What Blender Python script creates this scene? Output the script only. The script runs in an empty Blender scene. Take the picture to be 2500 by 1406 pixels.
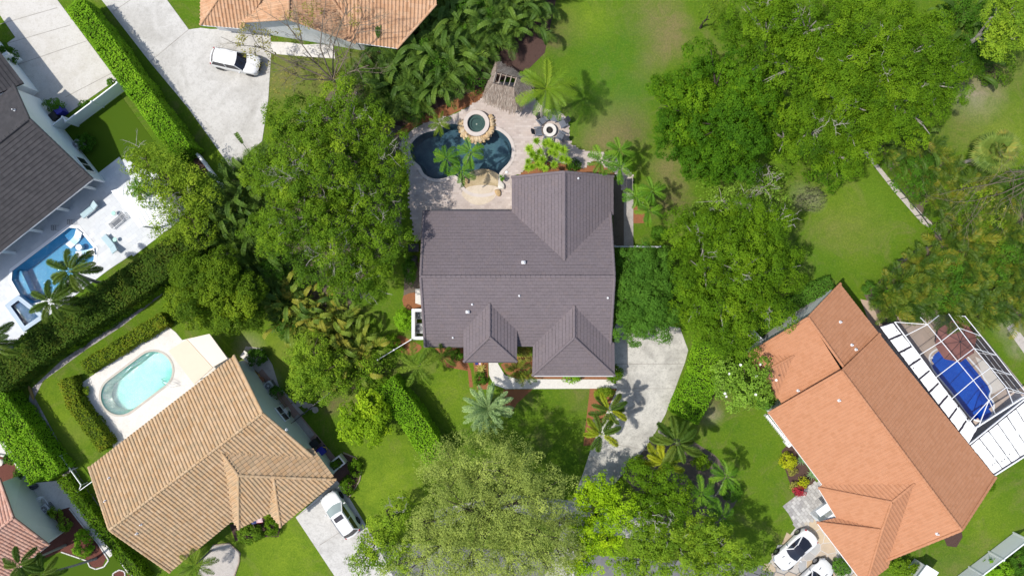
import bpy, bmesh, math, random
import numpy as np
from mathutils import Vector, Matrix
random.seed(7)
RNG = np.random.default_rng(11)
SC = bpy.context.scene
COL = SC.collection
S = 26.0      # photograph pixels per metre on the ground
H = 64.0      # flying height of the camera
# ---------------------------------------------------------------- camera, sky, sun, exposure
cd = bpy.data.cameras.new("camera"); cam = bpy.data.objects.new("camera", cd); COL.objects.link(cam)
cam.location = (0, 0, H); cam.rotation_euler = (0, 0, 0)
cd.sensor_width = 36; cd.lens = 36 * H / (2500 / S); cd.clip_start = 1; cd.clip_end = 3000
SC.camera = cam
SUN_EL = math.radians(59.5); SHADOW_AZ = math.radians(15)   # shadows fall to the east-north-east
w = bpy.data.worlds.new("World"); SC.world = w; w.use_nodes = True
nt = w.node_tree; bg = nt.nodes['Background']
sky = nt.nodes.new('ShaderNodeTexSky'); sky.sky_type = 'NISHITA'; sky.sun_disc = False
sky.sun_elevation = SUN_EL; sky.sun_rotation = math.radians(270) - SHADOW_AZ
sky.air_density = 1.0; sky.dust_density = 1.5
nt.links.new(sky.outputs[0], bg.inputs[0]); bg.inputs[1].default_value = 0.15
sd = bpy.data.lights.new("sun", 'SUN'); sun = bpy.data.objects.new("sun", sd); COL.objects.link(sun)
sd.energy = 3.8; sd.angle = math.radians(0.9); sd.color = (1.0, 0.955, 0.88)
_d = Vector((math.cos(SHADOW_AZ) * math.cos(SUN_EL), math.sin(SHADOW_AZ) * math.cos(SUN_EL), -math.sin(SUN_EL)))
sun.rotation_euler = _d.to_track_quat('-Z', 'Y').to_euler()
SC.view_settings.view_transform = 'Standard'; SC.view_settings.look = 'None'
SC.view_settings.exposure = 0.24; SC.view_settings.gamma = 1.0
try: SC.view_settings.use_curve_mapping = False
except Exception: pass
SC.cycles.transparent_max_bounces = 24; SC.cycles.max_bounces = 8

# ---------------------------------------------------------------- helpers
def P(px, py, z=0.0):
    """world point at height z that stands where the survey picture shows (px, py)"""
    k = 1 - z / H
    return Vector(((px - 1250) / S * k, (703 - py) / S * k, z))
def G2(px, py, z=0.0):
    v = P(px, py, z); return (v.x, v.y)
def on_plane(px, py, p0, n):
    o = Vector((0, 0, H)); d = P(px, py, 0) - o
    t = (p0 - o).dot(n) / d.dot(n); return o + d * t
def setp(o, label=None, cat=None, group=None, kind=None):
    if label: o['label'] = label
    if cat: o['category'] = cat
    if group: o['group'] = group
    if kind: o['kind'] = kind
    return o
def thing(name, label, cat, loc=(0, 0, 0), rz=0, group=None):
    o = bpy.data.objects.new(name, None); COL.objects.link(o); o.empty_display_size = .3
    o.location = loc; o.rotation_euler = (0, 0, rz)
    return setp(o, label, cat, group)
def link(name, me, parent=None, loc=None, rot=None, world=True):
    o = bpy.data.objects.new(name, me); COL.objects.link(o)
    if parent is not None:
        o.parent = parent
        if world: o.matrix_parent_inverse = inv_world(parent)
    if loc is not None: o.location = loc
    if rot is not None: o.rotation_euler = rot
    return o
def inv_world(p):
    m = p.matrix_basis.copy(); q = p
    while q.parent:
        m = q.parent.matrix_basis @ (q.matrix_parent_inverse @ m); q = q.parent
    return m.inverted()
def np_mesh(name, v, f, mat=None, tint=None, smooth=False):
    """v (n,3), f (m,k) equal-size faces"""
    v = np.asarray(v, np.float32); f = np.asarray(f, np.int32)
    me = bpy.data.meshes.new(name)
    me.vertices.add(len(v)); me.vertices.foreach_set('co', v.ravel())
    m, k = f.shape
    me.loops.add(m * k); me.loops.foreach_set('vertex_index', f.ravel())
    me.polygons.add(m); me.polygons.foreach_set('loop_start', np.arange(0, m * k, k, dtype=np.int32))
    me.polygons.foreach_set('use_smooth', np.full(m, bool(smooth)))
    me.update(calc_edges=True)
    if tint is not None:
        a = me.attributes.new('tint', 'FLOAT', 'POINT'); a.data.foreach_set('value', np.asarray(tint, np.float32))
    if mat: me.materials.append(mat)
    return me
class MB:
    """collects faces of any size for one mesh"""
    def __init__(s): s.v = []; s.f = []; s.t = []; s.m = []
    def add(s, vs, fs, tint=0.0, mi=0):
        b = len(s.v); s.v += [tuple(x) for x in vs]; s.t += [tint] * len(vs)
        s.f += [tuple(i + b for i in q) for q in fs]; s.m += [mi] * len(fs); return s
    def box(s, c, d, rz=0.0, tint=0.0, mi=0, taper=1.0, ry=0.0, bev=0.0):
        hx, hy, hz = d[0] / 2, d[1] / 2, d[2] / 2
        M = Matrix.Translation(Vector(c)) @ Matrix.Rotation(rz, 4, 'Z') @ Matrix.Rotation(ry, 4, 'Y')
        if bev > 0:
            b = min(bev, hx * .9, hy * .9, hz * .9)
            ring = lambda e, z, t=1: [(hx * t - e, -hy * t, z), (hx * t, -hy * t + e, z), (hx * t, hy * t - e, z), (hx * t - e, hy * t, z),
                                   (-hx * t + e, hy * t, z), (-hx * t, hy * t - e, z), (-hx * t, -hy * t + e, z), (-hx * t + e, -hy * t, z)]
            r0 = ring(b, -hz); r1 = ring(b, hz - b, taper)
            r2 = [(x * (1 - b / hx), y * (1 - b / hy), hz) for x, y, z in r1]
            vs = r0 + r1 + r2
            fs = [tuple(range(7, -1, -1)), tuple(range(16, 24))]
            for k in (0, 8): fs += [(k + i, k + (i + 1) % 8, k + 8 + (i + 1) % 8, k + 8 + i) for i in range(8)]
            return s.add([M @ Vector(p) for p in vs], fs, tint, mi)
        vs = []
        for z, t in ((-hz, 1), (hz, taper)):
            vs += [(-hx * t, -hy * t, z), (hx * t, -hy * t, z), (hx * t, hy * t, z), (-hx * t, hy * t, z)]
        return s.add([M @ Vector(p) for p in vs], [(3, 2, 1, 0), (4, 5, 6, 7), (0, 1, 5, 4), (1, 2, 6, 5), (2, 3, 7, 6), (3, 0, 4, 7)], tint, mi)
    def tube(s, pts, rad, n=6, tint=0.0, mi=0, caps=True):
        pts = [Vector(p) for p in pts]
        if not hasattr(rad, '__len__'): rad = [rad] * len(pts)
        vs = []; a = Vector((0, 0, 1))
        for i, p in enumerate(pts):
            d = (pts[min(i + 1, len(pts) - 1)] - pts[max(i - 1, 0)])
            if d.length < 1e-6: d = Vector((0, 0, 1))
            d.normalize()
            x = d.cross(a if abs(d.dot(a)) < .95 else Vector((1, 0, 0))).normalized(); y = d.cross(x)
            for k in range(n):
                t = 2 * math.pi * k / n; vs.append(p + (x * math.cos(t) + y * math.sin(t)) * rad[i])
        fs = []
        for i in range(len(pts) - 1):
            for k in range(n):
                fs.append((i * n + k, i * n + (k + 1) % n, (i + 1) * n + (k + 1) % n, (i + 1) * n + k))
        if caps: fs.append(tuple(range(n - 1, -1, -1))); fs.append(tuple(range((len(pts) - 1) * n, len(pts) * n)))
        return s.add(vs, fs, tint, mi)
    def bar(s, a, b, w, h=None, tint=0.0, mi=0):
        """square bar from a to b"""
        a = Vector(a); b = Vector(b); h = h or w; d = (b - a).normalized()
        up = Vector((0, 0, 1)) if abs(d.z) < .95 else Vector((1, 0, 0))
        x = d.cross(up).normalized() * w / 2; y = x.cross(d).normalized() * h / 2
        vs = [a - x - y, a + x - y, a + x + y, a - x + y, b - x - y, b + x - y, b + x + y, b - x + y]
        return s.add(vs, [(3, 2, 1, 0), (4, 5, 6, 7), (0, 1, 5, 4), (1, 2, 6, 5), (2, 3, 7, 6), (3, 0, 4, 7)], tint, mi)
    def lathe(s, prof, c=(0, 0, 0), n=20, tint=0.0, mi=0, sx=1.0, sy=1.0, caps=True):
        c = Vector(c); vs = []
        for r, z in prof:
            for k in range(n):
                t = 2 * math.pi * k / n; vs.append(c + Vector((r * sx * math.cos(t), r * sy * math.sin(t), z)))
        fs = []
        for i in range(len(prof) - 1):
            for k in range(n): fs.append((i * n + k, i * n + (k + 1) % n, (i + 1) * n + (k + 1) % n, (i + 1) * n + k))
        if caps: fs.append(tuple(range(n - 1, -1, -1))); fs.append(tuple(range((len(prof) - 1) * n, len(prof) * n)))
        return s.add(vs, fs, tint, mi)
    def prism(s, poly, z0, z1, tint=0.0, mi=0):
        n = len(poly); vs = [(x, y, z0) for x, y in poly] + [(x, y, z1) for x, y in poly]
        fs = [tuple(range(n - 1, -1, -1)), tuple(range(n, 2 * n))] + [(i, (i + 1) % n, n + (i + 1) % n, n + i) for i in range(n)]
        return s.add(vs, fs, tint, mi)
    def mesh(s, name, mats=None, smooth=False):
        me = bpy.data.meshes.new(name); me.from_pydata(s.v, [], s.f)
        a = me.attributes.new('tint', 'FLOAT', 'POINT'); a.data.foreach_set('value', np.asarray(s.t, np.float32))
        mats = mats if isinstance(mats, (list, tuple)) else [mats]
        for m in mats:
            if m: me.materials.append(m)
        if len(mats) > 1: me.polygons.foreach_set('material_index', s.m)
        me.polygons.foreach_set('use_smooth', [bool(smooth)] * len(s.f))
        me.update(); return me
    def obj(s, name, mats=None, parent=None, smooth=False, **k):
        return link(name, s.mesh(name, mats, smooth), parent, **k)

# ---------------------------------------------------------------- materials
MATS = {}
class NT:
    def __init__(s, name):
        s.m = bpy.data.materials.new(name); s.m.use_nodes = True; s.t = s.m.node_tree
        s.b = s.t.nodes['Principled BSDF']; s.out = s.t.nodes['Material Output']
    def n(s, ty, **k):
        x = s.t.nodes.new(ty)
        for a, v in k.items(): setattr(x, a, v)
        return x
    def l(s, a, b): s.t.links.new(a, b)
    def pos(s):
        if not hasattr(s, '_p'): s._p = s.n('ShaderNodeNewGeometry').outputs['Position']
        return s._p
    def noise(s, scale, detail=4, rough=.55, vec=None, dist=0.0):
        x = s.n('ShaderNodeTexNoise'); x.inputs['Scale'].default_value = scale; x.inputs['Detail'].default_value = detail
        x.inputs['Roughness'].default_value = rough; x.inputs['Distortion'].default_value = dist
        s.l(vec or s.pos(), x.inputs['Vector']); return x.outputs['Fac']
    def rng(s, v, a, b, c=0.0, d=1.0):
        x = s.n('ShaderNodeMapRange'); s.l(v, x.inputs[0])
        for i, q in enumerate((a, b, c, d)): x.inputs[i + 1].default_value = q
        return x.outputs[0]
    def mix(s, f, a, b, mode='MIX'):
        x = s.n('ShaderNodeMix', data_type='RGBA', blend_type=mode)
        for i, q in ((0, f), (6, a), (7, b)):
            if isinstance(q, (int, float)): x.inputs[i].default_value = q
            elif isinstance(q, tuple): x.inputs[i].default_value = (*q[:3], 1)
            else: s.l(q, x.inputs[i])
        return x.outputs[2]
    def math(s, op, a, b=0.0):
        x = s.n('ShaderNodeMath', operation=op)
        for i, q in enumerate((a, b)):
            if isinstance(q, (int, float)): x.inputs[i].default_value = q
            else: s.l(q, x.inputs[i])
        return x.outputs[0]
    def ramp(s, v, cols):
        x = s.n('ShaderNodeValToRGB'); e = x.color_ramp.elements
        while len(e) < len(cols): e.new(.5)
        for i, c in enumerate(cols): e[i].position = i / (len(cols) - 1); e[i].color = (*c, 1)
        s.l(v, x.inputs[0]); return x.outputs[0]
    def tint(s):
        a = s.n('ShaderNodeAttribute', attribute_name='tint'); o = s.n('ShaderNodeObjectInfo')
        return s.math('FRACT', s.math('ADD', a.outputs['Fac'], s.math('MULTIPLY', o.outputs['Random'], .999)))
    def attr(s): return s.n('ShaderNodeAttribute', attribute_name='tint').outputs['Fac']
    def bump(s, h, dist=.02, strength=.5):
        x = s.n('ShaderNodeBump'); x.inputs['Distance'].default_value = dist; x.inputs['Strength'].default_value = strength
        s.l(h, x.inputs['Height']); s.l(x.outputs[0], s.b.inputs['Normal'])
    def done(s, col, rough=.8, spec=.3, metal=0.0):
        if isinstance(col, tuple): s.b.inputs['Base Color'].default_value = (*col, 1)
        else: s.l(col, s.b.inputs['Base Color'])
        s.b.inputs['Roughness'].default_value = rough; s.b.inputs['Specular IOR Level'].default_value = spec
        s.b.inputs['Metallic'].default_value = metal
        return s.m
def paint(name, c, rough=.5, spec=.4, metal=0.0, var=.12, scale=2.0):
    if name in MATS: return MATS[name]
    t = NT(name); n = t.noise(scale, 5)
    f = tuple(min(1, x * (1 + var)) for x in c); d = tuple(x * (1 - var) for x in c)
    MATS[name] = t.done(t.mix(n, d, f), rough, spec, metal); return MATS[name]
def pieces(name, cols, rough=.8, dirt=.25, scale=1.2, bump=.006, spec=.25):
    """material for tiles, stones, pavers: colour of each piece picked from cols"""
    t = NT(name); c = t.ramp(t.tint(), cols)
    n = t.rng(t.noise(scale, 6, .65), .35, .75)
    dk = tuple(sum(q[i] for q in cols) / len(cols) * (.55 if i < 2 else .52) for i in range(3))
    c = t.mix(t.math('MULTIPLY', n, dirt), c, dk)
    lt_ = tuple(min(.8, sum(q[i] for q in cols) / len(cols) * k) for i, k in ((0, 1.45), (1, 1.32), (2, 1.2)))
    w1 = t.rng(t.noise(.45, 6, .75, dist=1.5), .55, .75, 0, dirt * 1.5); c = t.mix(w1, c, lt_)
    w2 = t.rng(t.noise(2.6, 6, .8, dist=.5), .60, .72, 0, dirt * 1.6); c = t.mix(w2, c, dk)
    g = t.noise(30, 4, .7); c = t.mix(t.rng(g, .3, .8, 0, .28), c, dk)
    t.bump(g, bump, .6); MATS[name] = t.done(c, rough, spec); return MATS[name]
def foliage(name, cols, trans=.22, rough=.6, spec=.08):
    t = NT(name); o = t.n('ShaderNodeObjectInfo')
    v = t.math('FRACT', t.math('ADD', t.attr(), t.math('MULTIPLY', o.outputs['Random'], .0)))
    c = t.ramp(t.attr(), cols); t.done(c, rough, spec)
    tr = t.n('ShaderNodeBsdfTranslucent'); t.l(t.mix(.5, c, tuple(min(1, x * 1.35) for x in cols[-1])), tr.inputs[0])
    mx = t.n('ShaderNodeMixShader'); mx.inputs[0].default_value = trans
    t.l(t.b.outputs[0], mx.inputs[1]); t.l(tr.outputs[0], mx.inputs[2]); t.l(mx.outputs[0], t.out.inputs[0])
    MATS[name] = t.m; return t.m
def frondmat(name, cols, trans=.25):
    """each frond object takes its own shade"""
    t = NT(name); o = t.n('ShaderNodeObjectInfo')
    v = t.math('ADD', t.math('MULTIPLY', t.attr(), .35), t.math('MULTIPLY', o.outputs['Random'], .65))
    c = t.ramp(v, cols); t.done(c, .5, .16)
    tr = t.n('ShaderNodeBsdfTranslucent'); t.l(c, tr.inputs[0])
    mx = t.n('ShaderNodeMixShader'); mx.inputs[0].default_value = trans
    t.l(t.b.outputs[0], mx.inputs[1]); t.l(tr.outputs[0], mx.inputs[2]); t.l(mx.outputs[0], t.out.inputs[0])
    MATS[name] = t.m; return t.m
def water(name, tint, wave=3.0, bump=.02, rough=.03):
    t = NT(name); t.t.nodes.remove(t.b)
    tp = t.n('ShaderNodeBsdfTransparent'); tp.inputs[0].default_value = (*tint, 1)
    gl = t.n('ShaderNodeBsdfGlossy'); gl.inputs['Roughness'].default_value = rough
    fr = t.n('ShaderNodeFresnel'); fr.inputs[0].default_value = 1.33
    bp = t.n('ShaderNodeBump'); bp.inputs['Distance'].default_value = bump; bp.inputs['Strength'].default_value = 1
    t.l(t.noise(wave, 4, .55, dist=.6), bp.inputs['Height'])
    t.l(bp.outputs[0], gl.inputs['Normal']); t.l(bp.outputs[0], fr.inputs['Normal'])
    mx = t.n('ShaderNodeMixShader'); t.l(fr.outputs[0], mx.inputs[0]); t.l(tp.outputs[0], mx.inputs[1]); t.l(gl.outputs[0], mx.inputs[2])
    t.l(mx.outputs[0], t.out.inputs[0]); MATS[name] = t.m; return t.m
def screen(name, c, alpha):
    t = NT(name); t.t.nodes.remove(t.b)
    tp = t.n('ShaderNodeBsdfTransparent'); df = t.n('ShaderNodeBsdfDiffuse'); df.inputs[0].default_value = (*c, 1)
    mx = t.n('ShaderNodeMixShader'); mx.inputs[0].default_value = alpha
    t.l(tp.outputs[0], mx.inputs[1]); t.l(df.outputs[0], mx.inputs[2]); t.l(mx.outputs[0], t.out.inputs[0])
    MATS[name] = t.m; return t.m
def concrete(name, base, stain, dark=.5, lo=.45, seed=0.0):
    t = NT(name)
    a = t.rng(t.noise(.35, 5, .6, dist=.8), lo, lo + .25); b = t.rng(t.noise(1.7, 6, .7, dist=.4), .5, .75)
    c = t.mix(t.math('MULTIPLY', a, dark), base, stain)
    c = t.mix(t.math('MULTIPLY', b, dark * .8), c, stain)
    sp = t.noise(4.2, 6, .8); c = t.mix(t.rng(sp, .52, .68, 0, dark * .75), c, tuple(x * .7 for x in stain))
    g = t.noise(9, 5, .75); c = t.mix(t.rng(g, .45, .8, 0, .35), c, tuple(x * .75 for x in stain))
    t.bump(g, .004, .5); MATS[name] = t.done(c, .85, .2); return MATS[name]
def ground_mat(name, cols, scale, fine=20, bump=.03):
    t = NT(name); c = t.ramp(t.noise(scale, 6, .7), cols)
    g = t.noise(fine, 4, .7); c = t.mix(t.rng(g, .4, .75, 0, .55), c, tuple(x * .45 for x in cols[0]))
    t.bump(g, bump, .8); MATS[name] = t.done(c, .95, .1); return MATS[name]

# ---------------------------------------------------------------- flat areas with holes
def flat_mesh(name, outline, z, holes=(), mat=None, thick=0.0):
    """filled outline (world xy) with holes; a skirt of the given thickness goes down around it"""
    cu = bpy.data.curves.new(name, 'CURVE'); cu.dimensions = '2D'; cu.fill_mode = 'BOTH'
    for pts in [outline] + list(holes):
        sp = cu.splines.new('POLY'); sp.points.add(len(pts) - 1); sp.use_cyclic_u = True
        for p, q in zip(sp.points, pts): p.co = (q[0], q[1], 0, 1)
    tmp = bpy.data.objects.new('tmp', cu); COL.objects.link(tmp)
    dg = bpy.context.evaluated_depsgraph_get()
    me0 = bpy.data.meshes.new_from_object(tmp.evaluated_get(dg)); bpy.data.objects.remove(tmp); bpy.data.curves.remove(cu)
    bm = bmesh.new(); bm.from_mesh(me0); bpy.data.meshes.remove(me0)
    bmesh.ops.remove_doubles(bm, verts=bm.verts, dist=1e-4)
    for f in bm.faces:
        f.normal_update()
        if f.normal.z < 0: f.normal_flip()
    for v in bm.verts: v.co.z = z
    if thick > 0:
        be = [e for e in bm.edges if len(e.link_faces) == 1]
        r = bmesh.ops.extrude_edge_only(bm, edges=be)
        for v in r['geom']:
            if isinstance(v, bmesh.types.BMVert): v.co.z = z - thick
        bmesh.ops.recalc_face_normals(bm, faces=bm.faces)
    me = bpy.data.meshes.new(name); bm.to_mesh(me); bm.free()
    if mat: me.materials.append(mat)
    return me
def smooth_loop(pts, n=6):
    """closed Catmull-Rom through the points"""
    out = []; m = len(pts)
    for i in range(m):
        p0, p1, p2, p3 = (np.array(pts[(i + k - 1) % m], float) for k in range(4))
        for j in range(n):
            t = j / n
            out.append(tuple(.5 * (2 * p1 + (p2 - p0) * t + (2 * p0 - 5 * p1 + 4 * p2 - p3) * t * t + (3 * p1 - p0 - 3 * p2 + p3) * t ** 3)))
    return out
def offset_loop(pts, d):
    """outward offset of a closed polygon (world xy)"""
    n = len(pts); ar = sum(pts[i][0] * pts[(i + 1) % n][1] - pts[(i + 1) % n][0] * pts[i][1] for i in range(n)); sg = 1 if ar > 0 else -1
    out = []
    for i in range(n):
        a, b, c = (Vector(pts[(i + k) % n]) for k in (-1, 0, 1))
        e1 = (b - a).normalized(); e2 = (c - b).normalized()
        n1 = Vector((e1.y, -e1.x)) * sg; n2 = Vector((e2.y, -e2.x)) * sg
        m = (n1 + n2); m = m.normalized() if m.length > 1e-6 else n1
        out.append(tuple(b + m * d / max(.4, m.dot(n1))))
    return out
def G(pts, z=0.0): return [G2(x, y, z) for x, y in pts]
def area(name, pts, z, mat, holes=(), thick=0.0, kind='structure', parent=None, px=True, sm=0):
    o = G(pts) if px else pts
    if sm: o = smooth_loop(o, sm)
    ob = link(name, flat_mesh(name, o, z, holes, mat, thick), parent)
    if parent is None or kind == 'stuff': ob['kind'] = kind
    return ob
def inside(pts, poly):
    pts = np.asarray(pts, float); poly = np.asarray(poly, float); r = np.zeros(len(pts), bool); n = len(poly)
    for i in range(n):
        a, b = poly[i], poly[(i + 1) % n]
        c = ((a[1] > pts[:, 1]) != (b[1] > pts[:, 1]))
        with np.errstate(divide='ignore', invalid='ignore'):
            xi = (b[0] - a[0]) * (pts[:, 1] - a[1]) / (b[1] - a[1] + 1e-12) + a[0]
        r ^= c & (pts[:, 0] < xi)
    return r
# ---------------------------------------------------------------- surface materials
def lawn_mat():
    t = NT('lawn_grass'); p = t.pos()
    big = t.rng(t.noise(.11, 4, .6), .3, .7); mid = t.rng(t.noise(.6, 5, .65, dist=.5), .3, .72); fine = t.noise(5.5, 5, .8); blade = t.noise(26, 3, .75)
    c = t.mix(big, (.062, .150, .010), (.105, .185, .012))
    c = t.mix(t.math('MULTIPLY', mid, .55), c, (.125, .185, .015))
    wk = t.rng(t.noise(.3, 6, .78, dist=1.2), .50, .66, 0, .8); c = t.mix(wk, c, (.16, .17, .05))
    wk2 = t.rng(t.noise(.55, 6, .8, dist=.6), .54, .70, 0, .6); c = t.mix(wk2, c, (.05, .115, .012))
    wk3 = t.rng(t.noise(1.6, 6, .8, dist=.8), .58, .72, 0, .5); c = t.mix(wk3, c, (.19, .20, .07))
    # worn and dry places: (px, py, radius px, strength, colour)
    dry = (.235, .175, .09); bare = (.15, .105, .065); sand = (.34, .29, .22); deep = (.055, .165, .014); lush = (.20, .285, .022)
    spots = [(1515, 285, 72, 1.0, dry), (1530, 320, 58, .95, bare), (1465, 348, 70, 1.0, dry), (1600, 40, 80, .7, dry), (1635, 75, 65, .9, dry), (1625, 115, 50, .9, dry), (1585, 150, 42, .8, dry), (1560, 190, 35, .4, dry), (1460, 250, 120, .6, deep), (1500, 120, 130, .6, deep), (1550, 220, 90, .5, deep), (1980, 640, 90, .4, deep), (2140, 480, 80, .4, deep), (1080, 1050, 90, .4, deep), (1640, 430, 60, .7, dry), (1635, 500, 62, .95, bare),
             (1620, 410, 50, .5, dry), (1490, 330, 60, .6, dry), (2385, 230, 75, .95, sand), (2430, 170, 90, .7, dry), (2350, 310, 60, .6, dry),
             (2090, 550, 80, .45, bare), (2030, 560, 60, .35, dry), (1960, 480, 40, .5, sand), (2440, 300, 70, .4, dry), (690, 180, 90, .75, dry), (900, 125, 60, .9, bare), (780, 190, 80, .6, dry),
             (1735, 1010, 32, .8, sand), (1740, 970, 60, .6, bare), (690, 870, 60, .4, dry), (610, 850, 40, .8, sand), (660, 930, 30, .8, sand), (860, 990, 40, .6, dry), (810, 985, 35, .9, bare),
             (1380, 60, 60, .6, bare), (1350, 100, 40, .7, bare), (2470, 790, 50, .85, sand), (2450, 760, 40, .8, sand), (2490, 840, 40, .7, sand), (1350, 240, 50, .5, dry), (1420, 965, 50, .35, dry),
             (1990, 490, 30, .8, sand), (2360, 1305, 12, 0, dry), (2400, 1330, 40, .35, dry), (2330, 1390, 60, .4, dry), (180, 1060, 40, .4, dry), (950, 1200, 170, .9, lush), (700, 1340, 140, .9, lush), (130, 1050, 120, .8, lush), (1100, 970, 110, .6, lush), (670, 860, 90, .6, lush), (2080, 520, 130, .55, lush), (1440, 40, 80, .7, lush), (2400, 1250, 100, .5, lush), (2450, 350, 120, .6, lush), (1750, 960, 40, .5, bare)]
    rag = t.noise(.9, 5, .7, dist=.8); rag2 = t.rng(rag, .3, .7, .2, 1.2)
    for x, y, r, k, col in spots:
        d = t.n('ShaderNodeVectorMath', operation='DISTANCE'); t.l(p, d.inputs[0]); d.inputs[1].default_value = P(x, y)
        f = t.rng(d.outputs['Value'], r / S * 1.15, r / S * .15, 0, k); c = t.mix(t.math('MULTIPLY', f, rag2), c, col)
    c = t.mix(t.rng(fine, .42, .72, 0, .5), c, (.055, .105, .01))
    c = t.mix(t.rng(fine, .5, .3, 0, .35), c, (.22, .27, .03))
    c = t.mix(t.rng(blade, .5, .75, 0, .45), c, (.05, .09, .008))
    t.bump(t.math('ADD', blade, fine), .05, .9); MATS['lawn'] = t.done(c, .95, .04); return MATS['lawn']
lawn_mat()
t = NT('artificial_turf'); g = t.noise(40, 3, .7)
MATS['turf'] = t.done(t.mix(t.rng(t.noise(.5, 3), .35, .65), t.mix(g, (.035, .075, .005), (.07, .125, .008)), (.055, .10, .006)), .95, .1)
concrete('drive_main', (.52, .50, .45), (.22, .21, .19), .75, .46)
concrete('drive_left', (0.546, 0.523, 0.484), (0.390, 0.359, 0.296), .5, .48)
concrete('drive_top', (0.530, 0.515, 0.484), (0.312, 0.296, 0.265), .6, .46)
concrete('drive_low', (0.530, 0.515, 0.484), (0.281, 0.265, 0.242), .6, .48)
concrete('walk_white', (0.624, 0.601, 0.562), (0.406, 0.367, 0.328), .4, .5)
concrete('pool_deck_cream', (0.671, 0.647, 0.601), (0.484, 0.429, 0.359), .35, .5)
concrete('walk_grey', (0.390, 0.359, 0.328), (0.195, 0.179, 0.164), .6, .45)
concrete('swale', (.42, .39, .38), (.13, .115, .11), .9, .42)
concrete('asphalt_road', (.17, .17, .175), (.09, .09, .09), .5, .5)
concrete('shelf_sand', (0.496, 0.400, 0.256), (0.272, 0.200, 0.096), .75, .42)
ground_mat('mulch_red', [(.20, .075, .035), (.30, .13, .06), (.13, .06, .035)], 3, 22, .05)
ground_mat('mulch_dark', [(.05, .032, .028), (.10, .06, .05), (.03, .02, .018)], 3, 24, .05)
ground_mat('mulch_burgundy', [(.10, .035, .028), (.15, .06, .045), (.06, .025, .02)], 3, 24, .05)
ground_mat('soil', [(.085, .07, .055), (.16, .13, .10), (.05, .04, .032)], 1.5, 16, .05)
ground_mat('sandy', [(.36, .33, .29), (.50, .46, .42), (.20, .18, .15)], 1.5, 16, .04)
WHITE = paint('white_paint', (.80, .80, .79), .45, .4, var=.04); paint('white_vinyl', (.78, .80, .82), .4, .4, var=.03)
paint('coping_pale', (.52, .46, .42), .7, .2); paint('dark_metal', (.03, .03, .035), .4, .5); paint('black_plastic', (.018, .018, .02), .45, .4)
paint('trunk_grey', (.30, .28, .25), .9, .1, var=.35, scale=6); paint('trunk_brown', (.13, .10, .075), .95, .1, var=.4, scale=6)
paint('twig_pale', (.38, .35, .31), .9, .1, var=.3); paint('trunk_dark', (.06, .05, .042), .95, .1, var=.4, scale=6)

# ---------------------------------------------------------------- pool outlines (needed as holes in the ground)
POOL_MAIN = smooth_loop(G([(1001, 362), (1012, 342), (1035, 326), (1072, 316), (1103, 303), (1150, 312), (1205, 316), (1232, 330), (1247, 352), (1249, 378), (1241, 398), (1228, 412), (1219, 424),
                           (1217, 440), (1214, 459), (1200, 470), (1175, 474), (1150, 470), (1132, 456), (1122, 436), (1105, 428), (1082, 436), (1056, 436), (1036, 425), (1025, 406), (1008, 389)]), 4)
POOL_LEFT = G([(169, 556), (191, 558), (232, 608), (229, 636), (100, 737), (75, 742), (54, 727), (29, 684), (31, 661)])
SPA_LEFT = G([(34, 747), (52, 733), (102, 772), (68, 795)])
def capsule(a, b, r, n=14):
    a = Vector(a); b = Vector(b); t = math.atan2(b.y - a.y, b.x - a.x); o = []
    for i in range(n + 1): q = t - math.pi / 2 + math.pi * i / n; o.append((b.x + r * math.cos(q), b.y + r * math.sin(q)))
    for i in range(n + 1): q = t + math.pi / 2 + math.pi * i / n; o.append((a.x + r * math.cos(q), a.y + r * math.sin(q)))
    return o
POOL_OVAL = capsule(G2(293, 966), G2(375, 904), 46 / S)
def cagept(x, y): return G2(x, y)
POOL_BLUE = smooth_loop(G([(2270, 872), (2282, 857), (2303, 851), (2324, 862), (2333, 869), (2352, 866), (2371, 884), (2392, 908), (2402, 927), (2418, 948), (2413, 968), (2424, 985), (2420, 1010), (2405, 1024), (2382, 1024), (2364, 1012), (2343, 984), (2322, 955), (2297, 925), (2277, 898)]), 3)
HOLES = [offset_loop(POOL_MAIN, .02), offset_loop(POOL_LEFT, .02), offset_loop(SPA_LEFT, .02), offset_loop(POOL_OVAL, .02), offset_loop(POOL_BLUE, .02)]
B = 420.0
gm = flat_mesh('ground', [(-B, -B), (B, -B), (B, B), (-B, B)], 0.0, HOLES, MATS['lawn']); go = link('ground', gm); go['kind'] = 'structure'

# ---------------------------------------------------------------- drives, walks, beds
def joint(par, a, b, wd=.055, z=.034):
    a = Vector(G2(*a)); b = Vector(G2(*b)); n = Vector((-(b - a).y, (b - a).x)).normalized() * wd / 2
    m = MB().add([(*(a - n), z), (*(b - n), z), (*(b + n), z), (*(a + n), z)], [(0, 1, 2, 3)])
    m.obj('expansion_joint', paint('joint_dark', (.30, .28, .25), .9, .1, var=.5, scale=.8), par)
dl = area('driveway', [(-40, -60), (95, -60), (285, 195), (130, 303), (100, 340), (30, 210), (40, 150), (18, 106), (38, 92), (-40, -20)], .03, MATS['drive_left'], thick=.05)
for a, b in (((0, 60), (140, 20)), ((18, 107), (173, 62)), ((40, 160), (215, 100)), ((160, 238), (272, 180))): joint(dl, a, b)
dt = area('driveway', [(205, -60), (400, -10), (461, 73), (490, 69), (515, 72), (660, 70), (662, 135), (655, 245), (640, 345), (605, 375), (570, 418), (460, 265), (366, 152), (248, 0)], .03, MATS['drive_top'], thick=.05)
for a, b in (((366, 152), (461, 73)), ((276, 30), (320, 0))): joint(dt, a, b)
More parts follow.
